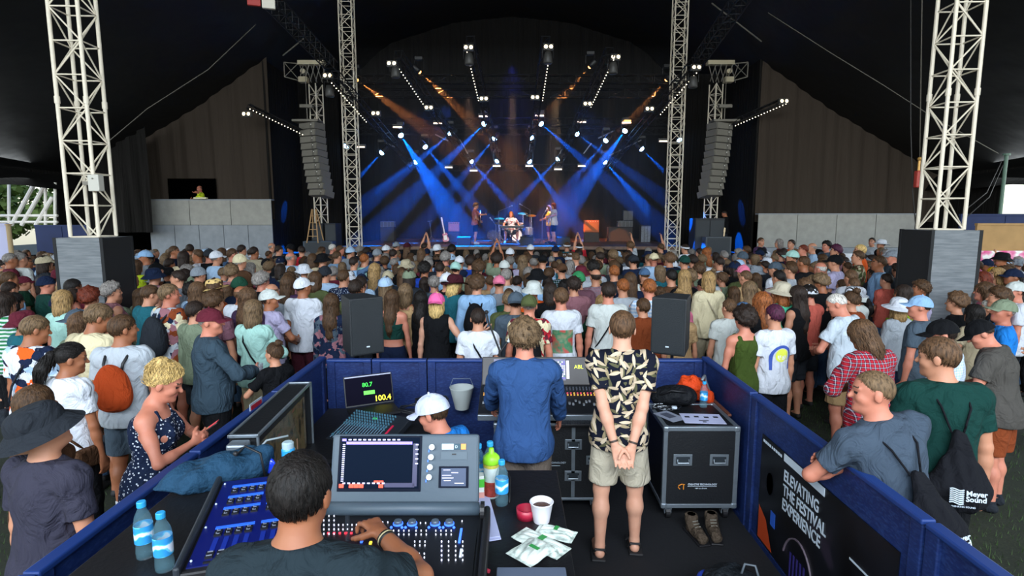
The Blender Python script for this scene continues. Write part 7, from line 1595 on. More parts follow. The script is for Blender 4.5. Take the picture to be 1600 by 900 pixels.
# rows further forward: px, py, pose, sex, turn, (top), (bottom), hair, hat, skin, label
def row(t):
 for r in t: P(*r)
ROWS = [
 (14, 395, 'st', 'm', 0, (T, 'maroon'), K, hr('short', 'grey'), None, 'tan', 'grey-haired person in a maroon top at the far left edge'),
 (30, 394, 'st', 'm', 20, (T, 'offwhite'), K, hr('short', 'grey', 1), None, 'light', 'grey-haired person in an off-white top behind the lavender tee'),
 (39, 401, 'st', 'm', -20, (T, 'lilac'), ('shorts', 'red'), hr('short', 'dark'), None, 'tan', 'tall dark-haired person in a pale lilac tee near the left edge'),
 (68, 399, 'st', 'f', 0, (T, 'charcoal'), K, hr('bob', 'dark'), ('cap', 'khaki'), 'light', 'person in a khaki cap against the navy side fence'),
 (75, 406, 'st', 'm', 10, (Lg, 'black'), K, hr('short', 'dark'), ('cap', 'black'), 'tan', 'person all in black with a black cap beside the left ballast box'),
 (70, 431, 'st', 'm', -10, (Lg, 'darkgreen'), K, hr('buzz', 'dark'), ('beanie', 'navy'), 'pink', 'person in a navy knit cap and dark green jacket'),
 (12, 424, 'st', 'm', -10, (T, 'forest'), K, hr('short', 'brown', 2), None, 'tan', 'brown-haired person in a forest green top at the left edge'),
 (4, 456, 'st', 'f', -10, (Lg, 'green:stripes:white'), K, hr('wavy', 'dark'), None, 'light', 'person in a green and white striped shirt cut by the left edge'),
 (96, 453, 'st', 'f', 10, (T, 'mint'), K, hr('bob', 'blond'), None, 'pink', 'blond person in a mint top in front of the left ballast box'),
 (113, 450, 'st', 'm', 50, (T, 'coral'), K, hr('short', 'dark', 1), None, 'pink', 'bearded dark-haired person in a coral top before the left ballast box'),
 (138, 450, 'st', 'f', 20, (T, 'charcoal'), K, hr('curly', 'red'), None, 'light', 'person with auburn curls before the left ballast box'),
 (212, 406, 'st', 'f', 10, (T, 'hiviz'), K, hr('wavy', 'brown', 1), None, 'light', 'brown-haired person with a neon yellow collar right of the left ballast box'),
 (227, 391, 'st', 'm', 150, (T, 'grey'), S, hr('short', 'dark'), ('cap', 'sky'), 'tan', 'person in a sky blue cap facing the camera below the hanging drape'),
 (243, 411, 'st', 'm', -10, (T, 'black'), S, hr('short', 'black'), ('cap', 'black'), 'light', 'black-capped person in black near the hanging drape'),
 (271, 384, 'st', 'm', -30, (T, 'navy'), S, hr('short', 'brown'), None, 'tan', 'tall brown-haired person in navy before the left boards'),
 (286, 392, 'st', 'f', 30, (T, 'beige'), S, hr('bob', 'dark'), None, 'light', 'dark bobbed person in beige before the left boards'),
 (296, 381, 'st', 'm', 60, (T, 'black'), S, hr('short', 'dark', 2), None, 'tan', 'tall dark-haired person in black before the left boards'),
 (309, 389, 'st', 'm', 120, (T, 'white'), S, hr('short', 'brown', 1), None, 'tan', 'person in white turned towards the camera before the left boards'),
 (326, 389, 'fr', 'm', 40, (T, 'black'), S, hr('short', 'dark'), ('cap', 'charcoal'), 'pink', 'person in a charcoal cap with bare forearms before the left boards'),
 (346, 387, 'st', 'f', 20, (Lg, 'denim'), J, hr('long', 'brown'), None, 'light', 'long-haired person in a denim shirt before the left boards'),
 (337, 392, 'st', 'f', 0, (T, 'lightblue'), J, hr('short', 'grey'), ('cap', 'white'), 'light', 'white-capped person beside the denim shirt before the left boards'),
 (362, 388, 'st', 'm', -20, (T, 'navy'), S, hr('crop', 'brown'), None, 'pink', 'brown-haired person in navy near the centre of the left boards'),
 (377, 382, 'st', 'm', 10, (T, 'lightgrey'), S, hr('short', 'dark', 1), None, 'light', 'tall dark-haired person in light grey before the left boards'),
 (374, 397, 'st', 'f', 0, (T, 'brown'), S, hr('short', 'white'), ('beanie', 'cream'), 'light', 'person in a cream knit cap before the left boards'),
 (396, 385, 'st', 'm', 10, (T, 'khaki'), S, hr('short', 'dark'), None, 'tan', 'dark-haired person in khaki at the right end of the left boards'),
 (278, 422, 'st', 'm', 120, (T, 'grey'), S, hr('short', 'dark', 2), None, 'light', 'dark-haired person in grey looking back at the camera on the left'),
 (309, 417, 'st', 'm', -5, (T, 'charcoal'), S, hr('short', 'dark'), ('beanie', 'grey'), 'light', 'person in a grey knit cap and charcoal top on the left'),
 (334, 438, 'st', 'f', -10, (T, 'rust'), S, hr('curly', 'brown'), ('fedora', 'straw'), 'light', 'person in a yellow straw hat with an orange band'),
 (361, 414, 'st', 'f', 20, (T, 'dusty'), S, hr('curly', 'dirty'), None, 'light', 'blond curly person in a dusty pink top left of centre'),
 (373, 433, 'st', 'm', -5, (T, 'navy'), S, hr('short', 'dark'), ('beanie', 'forest'), 'light', 'person in a forest green knit cap left of the blond bob'),
 (307, 440, 'st', 'f', -5, (Lg, 'denim'), J, hr('long', 'mid'), None, 'light', 'long-haired person in a denim jacket left of the straw hat'),
 (386, 450, 'st', 'f', -5, (T, 'purple'), S, hr('wavy', 'mid'), None, 'light', 'wavy-haired person in purple right behind the mint shirt'),
 (424, 379, 'st', 'm', 0, (T, 'tan'), S, hr('bald', 'grey'), None, 'light', 'bald person in tan right of the left boards'),
 (435, 383, 'st', 'm', 0, (T, 'black'), S, hr('short', 'dark', 2), None, 'light', 'dark-haired person in black right of the left boards'),
 (453, 394, 'st', 'm', 0, (T, 'lightblue'), S, hr('bald', 'grey'), None, 'pink', 'bald person in a light blue tee below the left line array'),
 (454, 381, 'st', 'm', 100, (T, 'black'), S, hr('short', 'dark'), ('cap', 'black'), 'tan', 'black-capped person turned sideways below the left line array'),
 (471, 384, 'st', 'm', 60, (T, 'red'), S, hr('short', 'dark', 1), None, 'light', 'person in a red tee below the left line array'),
 (488, 396, 'st', 'f', 0, (T, 'beige'), S, hr('bob', 'brown'), None, 'light', 'brown bobbed person in beige near the left subwoofers'),
 (503, 396, 'st', 'm', 0, (T, 'navy'), S, hr('short', 'dark'), ('bucket', 'black'), 'light', 'person in a black bucket hat near the left subwoofers'),
 (519, 381, 'st', 'm', 0, (T, 'charcoal'), S, hr('short', 'white'), None, 'pink', 'white-haired person in charcoal near the left stage mast'),
 (531, 383, 'st', 'm', -20, (T, 'blue'), S, hr('short', 'brown', 1), None, 'pink', 'brown-haired person in blue near the left stage mast'),
 (526, 392, 'st', 'm', -10, (T, 'sky'), S, hr('short', 'brown', 2), None, 'light', 'brown-haired person in sky blue near the left stage mast'),
 (547, 386, 'st', 'm', 0, (T, 'grey'), S, hr('short', 'dark'), ('cap', 'lightblue'), 'light', 'person in a light blue cap in front of the left stage mast'),
 (552, 401, 'st', 'm', 0, (T, 'sky'), S, hr('short', 'dark', 1), None, 'light', 'dark-haired person in a sky blue tee right of the left stage mast'),
 (569, 396, 'st', 'm', 0, (T, 'mint'), S, hr('short', 'ginger', 1), None, 'light', 'ginger person in a mint tee right of the left stage mast'),
 (589, 389, 'st', 'm', 0, (T, 'navy'), S, hr('short', 'grey'), ('cap', 'grey'), 'light', 'person in a grey cap right of the left stage mast'),
 (449, 429, 'st', 'f', 0, (T, 'purple'), S, hr('long', 'brown', 1), None, 'light', 'long brown-haired person in purple left of the broad white tee'),
 (408, 426, 'st', 'm', -20, (T, 'black'), S, hr('curly', 'grey'), None, 'pink', 'grey curly-haired person behind the off-white cap'),
 (507, 416, 'st', 'm', 0, (T, 'lightblue'), S, hr('short', 'dark'), ('beanie', 'charcoal'), 'light', 'person in a tall charcoal knit cap and light blue top with straps'),
 (536, 421, 'st', 'm', 0, (T, 'navy:dots:lightgrey'), S, hr('short', 'brown'), None, 'light', 'brown-haired person in a dotted navy shirt above the left speaker'),
 (563, 431, 'st', 'm', 0, (T, 'black'), S, hr('crop', 'dark', 1), None, 'light', 'dark-haired person just above the left speaker'),
 (585, 411, 'sh', 'f', 0, (Lg, 'denim'), J, hr('wavy', 'blond'), None, 'tan', 'wavy blond person shading the eyes with a raised denim sleeve'),
 (492, 424, 'st', 'f', 0, (T, 'olive'), S, hr('bob', 'brown', 1), None, 'light', 'brown bobbed person in an olive top behind the white cap'),
 (602, 433, 'st', 'f', 0, (T, 'black'), S, hr('long', 'dirty'), ('cap', 'lightblue'), 'light', 'person in a light blue cap right of the left speaker'),
 (603, 383, 'st', 'm', 0, (T, 'navy'), S, hr('short', 'dark'), ('cap', 'white'), 'light', 'person in a white cap at the stage front left of the bassist'),
 (614, 389, 'st', 'm', 0, ('hoodie', 'sky'), S, hr('short', 'dark', 1), None, 'light', 'dark-haired person in a sky blue hooded top left of centre'),
 (636, 379, 'st', 'f', 0, (T, 'black'), S, hr('long', 'mid'), ('cap', 'burgundy'), 'light', 'person in a burgundy cap at the stage front left of the bassist'),
 (619, 378, 'st', 'm', 0, (T, 'navy'), S, hr('short', 'dark'), ('cap', 'grey'), 'light', 'grey-capped person in navy at the very front left of the bassist'),
 (658, 388, 'st', 'f', 0, (T, 'mauve'), S, hr('bob', 'mid'), None, 'light', 'bobbed person in mauve left of the white fedora'),
 (683, 383, 'st', 'm', 0, (T, 'black'), S, hr('short', 'dark'), ('fedora', 'white'), 'light', 'person in a white brimmed hat with a dark band below the pink amp'),
 (706, 383, 'st', 'm', 0, (T, 'charcoal'), S, hr('curly', 'black'), None, 'light', 'black-haired person right of the white fedora'),
 (696, 394, 'st', 'm', 0, (T, 'blue'), S, hr('curly', 'grey'), None, 'pink', 'grey curly person in blue below the white fedora'),
 (718, 400, 'st', 'm', 0, (T, 'navy'), S, hr('short', 'dark'), ('cap', 'white'), 'light', 'person in a white cap and navy top left of the bassist'),
 (712, 409, 'st', 'm', 0, (T, 'sage'), S, hr('short', 'dark'), ('capback', 'mint'), 'light', 'person in a mint backwards cap left of centre'),
 (735, 400, 'st', 'f', 0, (T, 'royal'), S, hr('curly', 'dark', 1), None, 'light', 'dark curly person in royal blue below the bassist'),
 (748, 408, 'st', 'f', 0, (T, 'grey'), S, hr('afro', 'brown'), None, 'light', 'person with frizzy brown hair in grey below the bassist'),
 (776, 396, 'up2', 'f', 0, (T, 'sage'), S, hr('afro', 'dark', 1), None, 'tan', 'person in sage clapping with both arms raised'),
 (797, 388, 'st', 'm', 0, (T, 'lightblue'), S, hr('short', 'dark'), ('cap', 'white'), 'light', 'person in a white cap below the keyboard player'),
 (788, 407, 'st', 'm', 0, (T, 'offwhite'), S, hr('short', 'dark'), ('cap', 'offwhite'), 'light', 'person in an off-white cap and top left of centre'),
 (791, 419, 'st', 'm', 0, (T, 'lightgrey'), S, hr('short', 'grey', 1), None, 'light', 'grey-haired person in light grey near the centre'),
 (780, 430, 'st', 'm', 0, (T, 'grey'), S, hr('buzz', 'brown'), ('capback', 'pink'), 'light', 'person in a dull pink cap with a grey tee and black backpack'),
 (698, 426, 'st', 'm', 0, (T, 'black'), S, hr('short', 'dark'), ('capback', 'white'), 'light', 'person in a white backwards cap left of the leather hat'),
 (687, 409, 'st', 'm', 0, (T, 'sky'), S, hr('short', 'dark', 2), None, 'light', 'dark-haired person in sky blue with a thin black strap'),
 (663, 410, 'st', 'm', 0, ('vest', 'royal'), S, hr('curly', 'black', 1), None, 'tan', 'black-haired person in a royal blue basketball vest'),
 (634, 405, 'st', 'm', 0, (T, 'black'), S, hr('buzz', 'ginger'), ('bucket', 'khaki'), 'red', 'person in a khaki bucket hat and black tee left of the basketball vest'),
 (639, 421, 'st', 'f', 0, (T, 'charcoal'), S, hr('bob', 'dark'), ('cap', 'sage'), 'light', 'person in a sage cap left of the basketball vest'),
 (829, 382, 'st', 'm', 0, (T, 'charcoal'), S, hr('short', 'dark'), ('cap', 'white'), 'light', 'person in a white cap right below the drum kit'),
 (817, 398, 'st', 'f', 0, (T, 'lilac'), S, hr('long', 'dirty', 1), None, 'light', 'long fair-haired person in a lilac tee with a thin black strap'),
 (848, 398, 'st', 'm', 0, (T, 'lightblue'), S, hr('buzz', 'brown'), ('capback', 'black'), 'light', 'person in a black backwards cap and light blue tee right of centre'),
 (868, 384, 'st', 'm', 0, (T, 'navy'), S, hr('short', 'dark'), ('cap', 'navy'), 'light', 'person in a navy cap below the guitarist'),
 (886, 378, 'st', 'm', 0, (T, 'teal'), S, hr('short', 'brown', 2), ('visor', 'white'), 'light', 'broad person in deep teal below the guitarist'),
 (900, 394, 'st', 'm', 0, (T, 'white'), S, hr('buzz', 'mid'), None, 'light', 'cropped person in white with black backpack straps right of centre'),
 (878, 411, 'st', 'm', 10, (T, 'darkgreen:plaid:navy'), S, hr('buzz', 'dark'), ('capback', 'brown'), 'light', 'person in a brown cap and dark green plaid shirt'),
 (839, 420, 'st', 'f', -20, (T, 'sky'), S, hr('short', 'dark'), ('bucket', 'black'), 'light', 'person in a black bucket hat above the white bucket hat'),
 (834, 439, 'st', 'f', 10, (T, 'orange'), S, hr('short', 'brown'), ('bucket', 'offwhite'), 'light', 'person in an off-white bucket hat with an orange top'),
 (860, 441, 'st', 'f', 0, (T, 'black'), S, hr('bob', 'dark', 1), None, 'light', 'dark bobbed person in black right of the white bucket hat'),
 (904, 424, 'st', 'm', 0, (T, 'mauve'), S, hr('short', 'dark'), ('beanie', 'green'), 'light', 'person in a green cap with a wine and pale blue top'),
 (927, 408, 'st', 'm', 0, (T, 'lightgrey'), S, hr('curly', 'black'), None, 'light', 'black curly person in light grey right of centre'),
 (931, 420, 'st', 'm', 0, (T, 'dusty:plaid:navy:x'), S, hr('bald', 'dark'), None, 'light', 'balding person in a dusty checked shirt right of centre'),
 (938, 393, 'st', 'm', 0, (T, 'sage'), S, hr('short', 'dark', 1), None, 'light', 'dark-haired person in sage below the orange amp'),
 (958, 391, 'st', 'f', 0, (T, 'black'), S, hr('curly', 'dirty', 1), None, 'light', 'fair curly person in black right of the orange amp'),
 (990, 398, 'st', 'm', 0, (T, 'navy'), S, hr('short', 'dark'), ('capback', 'charcoal'), 'light', 'person in a charcoal backwards cap and navy top right of centre'),
 (960, 414, 'st', 'm', 0, (T, 'charcoal'), S, hr('short', 'ginger', 2), None, 'light', 'ginger person in charcoal right of centre'),
 (985, 425, 'st', 'f', 0, (T, 'navy'), S, hr('long', 'brown', 2), None, 'light', 'long brown-haired person in navy right of centre'),
 (974, 435, 'st', 'm', 0, (T, 'lightgrey'), S, hr('short', 'ginger'), None, 'light', 'ginger person in light grey between two white tees'),
 (1022, 395, 'st', 'm', 0, (T, 'lightblue'), S, hr('buzz', 'mid'), ('capback', 'cream'), 'red', 'person in a cream cap and light blue tee left of the right mast'),
 (1050, 420, 'st', 'm', 0, (T, 'brown'), S, hr('short', 'black'), None, 'light', 'black-haired person in brown above the right speaker'),
 (1070, 421, 'st', 'f', 0, (T, 'black'), S, hr('long', 'blond'), None, 'light', 'person with long straight blond hair above the right speaker'),
 (1093, 411, 'st', 'm', 0, (T, 'sage'), S, hr('messy', 'brown'), None, 'light', 'messy brown-haired person in sage left of the cream shirt'),
 (1125, 401, 'st', 'm', 0, (T, 'white:stripes:slate'), S, hr('short', 'dark', 2), None, 'light', 'dark-haired person in a striped tee with a black strap right of the mast'),
 (1162, 414, 'st', 'm', -10, (T, 'olive'), S, hr('short', 'brown'), ('cap', 'pink'), 'light', 'person in a faded pink cap and olive tee right of the cream shirt'),
 (1172, 439, 'st', 'f', 10, (T, 'denim'), S, hr('long', 'dirty'), None, 'tan', 'person with long sun-streaked hair below the faded pink cap'),
 (1192, 457, 'st', 'f', 10, (T, 'black'), S, hr('wavy', 'ginger'), None, 'light', 'person with wavy ginger highlights above the dark curly mane'),
 (1070, 399, 'st', 'm', 0, (T, 'forest'), S, hr('short', 'dark'), ('cap', 'darkgreen'), 'light', 'person in a dark green cap and forest top right of the mast'),
 (1047, 396, 'st', 'm', 0, (T, 'navy'), S, hr('curly', 'mid'), None, 'light', 'curly person in navy in front of the right stage mast'),
 (1104, 387, 'st', 'f', 0, (T, 'sage'), S, hr('wavy', 'ginger', 1), None, 'light', 'wavy ginger person in sage right of the right stage mast'),
 (1071, 381, 'st', 'm', 0, (T, 'white'), S, hr('short', 'dark'), ('visor', 'white'), 'light', 'person with a white headband right of the right stage mast'),
 (1161, 393, 'st', 'm', 0, (T, 'grey'), S, hr('short', 'grey'), ('beanie', 'slate'), 'light', 'person in a slate knit cap below the right line array'),
 (1149, 408, 'st', 'f', 0, (T, 'black'), S, hr('bob', 'dark'), ('cap', 'navy'), 'light', 'person in a navy cap left of the faded pink cap'),
 (1189, 371, 'st', 'm', 150, (T, 'purple'), S, hr('short', 'brown'), None, 'light', 'tall person facing the camera at the left end of the right boards'),
 (1218, 373, 'st', 'f', 20, (T, 'maroon'), S, hr('bob', 'grey'), None, 'light', 'grey bobbed person in maroon before the right boards'),
 (1237, 374, 'st', 'm', 60, (T, 'orange'), S, hr('short', 'dark'), None, 'light', 'dark-haired person with an orange top before the right boards'),
 (1239, 391, 'st', 'm', 10, (T, 'maroon'), S, hr('short', 'brown'), ('cap', 'mint'), 'light', 'person in a mint cap before the right boards'),
 (1256, 382, 'st', 'm', 40, (T, 'tan'), S, hr('short', 'red'), None, 'pink', 'red-haired person in tan before the right boards'),
 (1270, 379, 'st', 'm', 20, (T, 'lightblue'), S, hr('bald', 'grey'), None, 'light', 'bald person in light blue before the right boards'),
 (1292, 377, 'st', 'm', 60, (T, 'slate'), S, hr('curly', 'black', 1), None, 'pink', 'tall black-haired person in slate before the right boards'),
 (1307, 383, 'st', 'f', 30, (T, 'dusty'), S, hr('curly', 'purple'), None, 'light', 'person with wine-coloured hair before the right boards'),
 (1257, 399, 'st', 'm', 10, (T, 'black'), S, hr('buzz', 'brown'), None, 'tan', 'cropped person in black above the stone sun hat'),
 (1283, 409, 'st', 'm', 10, (T, 'sky'), S, hr('bald', 'white'), None, 'pink', 'bald pink-headed person in sky blue above the black cap'),
 (1306, 398, 'st', 'm', 20, (T, 'lavender'), S, hr('short', 'dark'), ('cap', 'black'), 'light', 'black-capped person in lavender with a black backpack'),
 (1237, 411, 'st', 'm', 20, (T, 'lightgrey'), S, hr('short', 'brown', 1), None, 'light', 'brown-haired person in light grey above the stone sun hat'),
 (1212, 409, 'st', 'm', 20, (T, 'white'), S, hr('short', 'brown'), ('capback', 'slate'), 'light', 'person in a slate backwards cap and white top left of the sun hat'),
 (1363, 371, 'st', 'm', 60, (T, 'lightgrey'), S, hr('short', 'dark', 1), None, 'light', 'tall dark-haired person in light grey beside the white sun hat'),
 (1378, 374, 'st', 'm', 30, (T, 'black'), S, hr('short', 'dark'), ('sun', 'white'), 'light', 'person in a white sun hat before the right boards'),
 (1342, 391, 'st', 'm', 30, (Lg, 'olive:camo:khaki:brown:olive'), S, hr('short', 'brown', 2), None, 'light', 'person in an olive camouflage jacket left of the brown backpack'),
 (1375, 399, 'st', 'm', 40, (T, 'sky'), N, hr('short', 'brown'), None, 'tan', 'person in a sky blue tee wearing a brown leather backpack'),
 (1396, 391, 'st', 'm', 40, (T, 'slate'), S, hr('short', 'grey'), ('cap', 'grey'), 'pink', 'grey-capped person in slate at the right ballast box'),
 (1248, 446, 'st', 'f', 20, ('vest', 'black'), S, hr('long', 'dark'), None, 'light', 'person with long dark hair right behind the stone sun hat'),
 (1567, 394, 'st', 'm', 60, (T, 'yellow'), S, hr('short', 'dark'), ('bucket', 'black'), 'tan', 'person in a black hat and yellow top before the pink banner'),
 (1594, 381, 'st', 'm', 100, ('hoodie', 'charcoal'), S, hr('short', 'dark'), ('beanie', 'black'), 'brown', 'person in a dark knit cap and hood at the right edge'),
 (1560, 418, 'st', 'f', 40, (T, 'maroon'), S, hr('bob', 'blond', 1), None, 'light', 'blond bobbed person below the yellow top'),
 (1541, 441, 'st', 'f', 40, (T, 'pink'), S, hr('wavy', 'brown', 2), None, 'pink', 'wavy brown-haired person in pink right of the right ballast box'),
 (1563, 450, 'st', 'f', 40, (T, 'charcoal'), S, hr('curly', 'brown', 2), None, 'light', 'brown curly person in charcoal above the sage cap'),
 (1538, 424, 'st', 'f', 40, (T, 'purple'), S, hr('bob', 'red'), None, 'light', 'auburn bobbed person in purple beside the right ballast box'),
 (1585, 420, 'st', 'm', 40, (T, 'navy'), S, hr('short', 'dark'), ('cap', 'navy'), 'tan', 'navy-capped person at the right edge above the off-white cap'),
]
row(ROWS)
P(1346, 372, 'st', 'm', 30, (T, 'orange'), S, hr('short', 'pale'), None, 'light', 'small fair child in an orange vest held above the crowd', ymax=12.5)
P(985, 378, 'up1', 'm', 0, (T, 'lightgrey'), S, hr('curly', 'mid'), None, 'light', 'person raising one arm below the dark gear table')
P(1033, 380, 'up1', 'm', 0, (T, 'navy'), S, hr('short', 'brown'), None, 'light', 'person raising one arm just left of the right stage mast')
P(905, 380, 'up2', 'f', 0, (T, 'red'), S, hr('short', 'dark'), ('visor', 'white'), 'light', 'person lifting both arms to film below the guitarist')
P(663, 379, 'up2', 'm', 0, (T, 'grey'), S, hr('short', 'dark'), None, 'light', 'person lifting both hands above the crowd left of the white fedora')
# ---- things they wear and carry
worn(L4, 'daypack', '#b4461e', 'small orange and grey backpack on the light grey tee'); worn(C6, 'backpack', 'black', 'black backpack on the light blue hooded top')
worn(L3, 'cross', 'brown', 'brown shoulder bag hanging from the white tee', -1); worn(L8, 'cross', 'black', 'dark bag strap over the mint shirt', -1)
worn(L5, 'cross', 'charcoal', 'charcoal sling bag across the blotch-printed tee', 1); worn(C9, 'cross', 'black', 'black bag on the off-white tee', 1); worn(C13, 'cross', 'khaki', 'khaki bag on the loose cream shirt', -1)
worn(L15, 'backpack', 'charcoal', 'charcoal backpack on the blotchy floral shirt'); worn(C10, 'backpack', 'black', 'black backpack on the red leafy shirt')
d1 = worn(R1, 'drawstring', '#14151a', 'black drawstring bag with white logo on the grey-blue tee by the barrier'); d2 = worn(R2, 'drawstring', '#14151a', 'black drawstring bag with white logo on the bottle green tee')
for d in (d1, d2):
 Mb = Matrix.Translation((-.10, -.345, .89)) @ Matrix.Rotation(hp, 4, 'X')
 b_ = MB()
 for i in range(8): b_.path([(.0 + .01 * t, .0 + i * .011 + .006 * math.sin(t * .8 + .5), 0) for t in range(8)], .0035, 4)
 b_.build('striped_logo', PW, d, M=Mb); text('lettering', 'Meyer\nSound', .04, PW, d, Mb @ Matrix.Translation((.08, .045, .0)), bold=.001, space=.8); text('lettering', 'THINKING SOUND', .014, PW, d, Mb @ Matrix.Translation((.01, -.024, .0)))
# prints on backs
def onback(o, x, z, y=-.158): return Matrix.Translation((x, y, z)) @ Matrix.Rotation(hp, 4, 'X')
def backprint(o, fn, name, mat, y=-.15, d=.03):
 """a print that hugs the shirt: grid points dropped on the back of the body"""
 b_ = MB(); fn(b_); ob = b_.build(name, mat, o); m_ = ob.modifiers.new('hug', 'SHRINKWRAP'); sh = [c for c in o.children if c.name.startswith(('t_shirt', 'sleeveless'))][0]; m_.target = sh; m_.wrap_method = 'PROJECT'; m_.use_project_y = True; m_.use_negative_direction = False; m_.use_positive_direction = True; m_.offset = .003; return ob
def patch(x0, x1, z0, z1, n=10): return lambda b_: b_.grid(lambda u, v: (x0 + (x1 - x0) * u, -.4, z0 + (z1 - z0) * v), n, n)
m, nt, lk, b = newmat('print_red_green'); n, mp = noise_bump(nt, lk, b, 5, .02); lk.new(ramp(nt, lk, n.outputs[0], [(.38, '#b23a3c'), (.48, '#8a8a6a'), (.56, '#2f7d56'), (.66, '#b9453f')]), b.inputs['Base Color'])
backprint(C8, patch(-.12, .13, 1.0, 1.28), 'back_print', m)
def disc(cx, cz, r0, r1, a0=0, a1=6.283, n=28): return lambda b_: b_.grid(lambda u, v: (cx + (r0 + (r1 - r0) * v) * math.cos(a0 + (a1 - a0) * u), -.4, cz + (r0 + (r1 - r0) * v) * 1.05 * math.sin(a0 + (a1 - a0) * u)), n, 3)
backprint(C15, disc(0, 1.24, .002, .07), 'yellow_print', plain('print_yellow', '#d8dc4a', .7)); backprint(C15, disc(0, 1.22, .095, .125, -.0, 3.14), 'blue_arch_print', plain('print_royal', '#2f4c9c', .7))
backprint(C15, patch(-.125, -.095, 1.08, 1.22), 'blue_arch_print', plain('print_royal', '#2f4c9c', .7)); backprint(C15, patch(.095, .125, 1.08, 1.22), 'blue_arch_print', plain('print_royal', '#2f4c9c', .7))
backprint(C15, lambda b_: [b_.grid(lambda u, v: (-.045 + i * .02 + .014 * u, -.41, 1.19 + .05 * v), 2, 3) for i in range(5)], 'white_print', plain('print_offwhite', '#e6e6e0', .7))
# harness of the white tee at the barrier
worn(C2, 'cross', 'black', 'black harness strap across the white tee at the barrier', -1)
# phone, cups
def held(name, label, cat, loc, build):
 e = thing(name, label, cat, loc); build(e); return e
def hand_at(o, ent_, i, off=(0, 0, 0)):
 S_, E_, H_, k_ = ent_[0].arms[i]; bpy.context.view_layer.update(); return o.matrix_world @ (Vector(H_) + (Vector(H_) - Vector(E_)).normalized() * .09 + Vector(off))
def phone(e):
 b_ = MB(); b_.box((0, 0, 0), (.075, .15, .009)); b_.build('phone_body', RIGB, e, bevel=.004); b_ = MB(); b_.box((0, 0, .006), (.066, .135, .001)); b_.build('phone_screen', plain('phone_red', '#d84a50', .3, emit=.5), e); b_ = MB(); b_.box((0, -.035, .0068), (.066, .05, .001)); b_.build('screen_picture', plain('phone_green', '#7fae6a', .3, emit=.4), e)
p = held('mobile_phone', 'mobile phone with a red screen held by the person in the polka dot dress', 'phone', hand_at(L2, entof(L2), 1, (-.07, .02, .03)), phone); p.rotation_euler = (.6, 0, math.radians(-78))
def cup(e, milk='#cfc4b4'):
 b_ = MB(); b_.lathe([(.028, 0), (.038, .12), (.037, .12), (.027, .004)], 20, None, True); b_.lathe([(.028, 0), (.001, .0)], 20); b_.build('cup_wall', glass('cup_plastic', '#d6dce6', .1, .5), e, smooth=True); b_ = MB(); b_.lathe([(.027, .005), (.034, .08), (.001, .08)], 20); b_.build('drink', plain('drink' + milk, milk, .4), e, smooth=True)
held('plastic_cup', 'half-full plastic cup held by the person in the maroon cap', 'cup', hand_at(L7, entof(L7), 1, (0, .0, -.05)), lambda e: cup(e, '#8a8494'))
held('plastic_cup', 'milky plastic cup held by the short person in black', 'cup', hand_at(L9, entof(L9), 1, (0, .0, -.04)), cup)
# leaves printed on the engineer's shirt
m, nt, lk, b = newmat('leaf_shirt'); LEAFSHIRT = m
b.inputs['Roughness'].default_value = .85; b.inputs['Specular IOR Level'].default_value = .15
tc = nt.new('ShaderNodeTexCoord'); col = '#0f1220'
def mnode(op, x, y=None):
 q = nt.new('ShaderNodeMath'); q.operation = op
 for i_, v_ in enumerate((x, y)):
  if v_ is None: continue
  if isinstance(v_, (int, float)): q.inputs[i_].default_value = v_
  else: lk.new(v_, q.inputs[i_])
 return q.outputs[0]
for k, (off, c_) in enumerate(((0, '#55533c'), (3.3, '#8f8062'), (7.1, '#b09d84'), (5.2, '#c4b298'))):
 mp = nt.new('ShaderNodeMapping'); mp.inputs['Location'].default_value = (off, off * .7, off); mp.inputs['Scale'].default_value = (11.5, 3, 11.5); lk.new(tc.outputs['Object'], mp.inputs[0])
 v = nt.new('ShaderNodeTexVoronoi'); v.inputs['Scale'].default_value = 1; lk.new(mp.outputs[0], v.inputs[0])
 df = nt.new('ShaderNodeVectorMath'); df.operation = 'SUBTRACT'; lk.new(mp.outputs[0], df.inputs[0]); lk.new(v.outputs['Position'], df.inputs[1])
 sc_ = nt.new('ShaderNodeSeparateColor'); lk.new(v.outputs['Color'], sc_.inputs[0])
 ro = nt.new('ShaderNodeVectorRotate'); ro.rotation_type = 'Y_AXIS'; lk.new(df.outputs[0], ro.inputs['Vector']); lk.new(mnode('MULTIPLY', sc_.outputs[0], 3.2), ro.inputs['Angle'])
 sx = nt.new('ShaderNodeSeparateXYZ'); lk.new(ro.outputs[0], sx.inputs[0])
 val = mnode('ADD', mnode('MULTIPLY', mnode('ABSOLUTE', sx.outputs[0]), 7.5), mnode('MULTIPLY', mnode('MULTIPLY', sx.outputs[2], sx.outputs[2]), 3.4))
 col = mixcol(nt, lk, mnode('LESS_THAN', val, .92), col, c_)
lk.new(col, b.inputs['Base Color']); n, mp = noise_bump(nt, lk, b, 7, .6, .03, None, 5); MATS['cloth_leafshirt'] = m
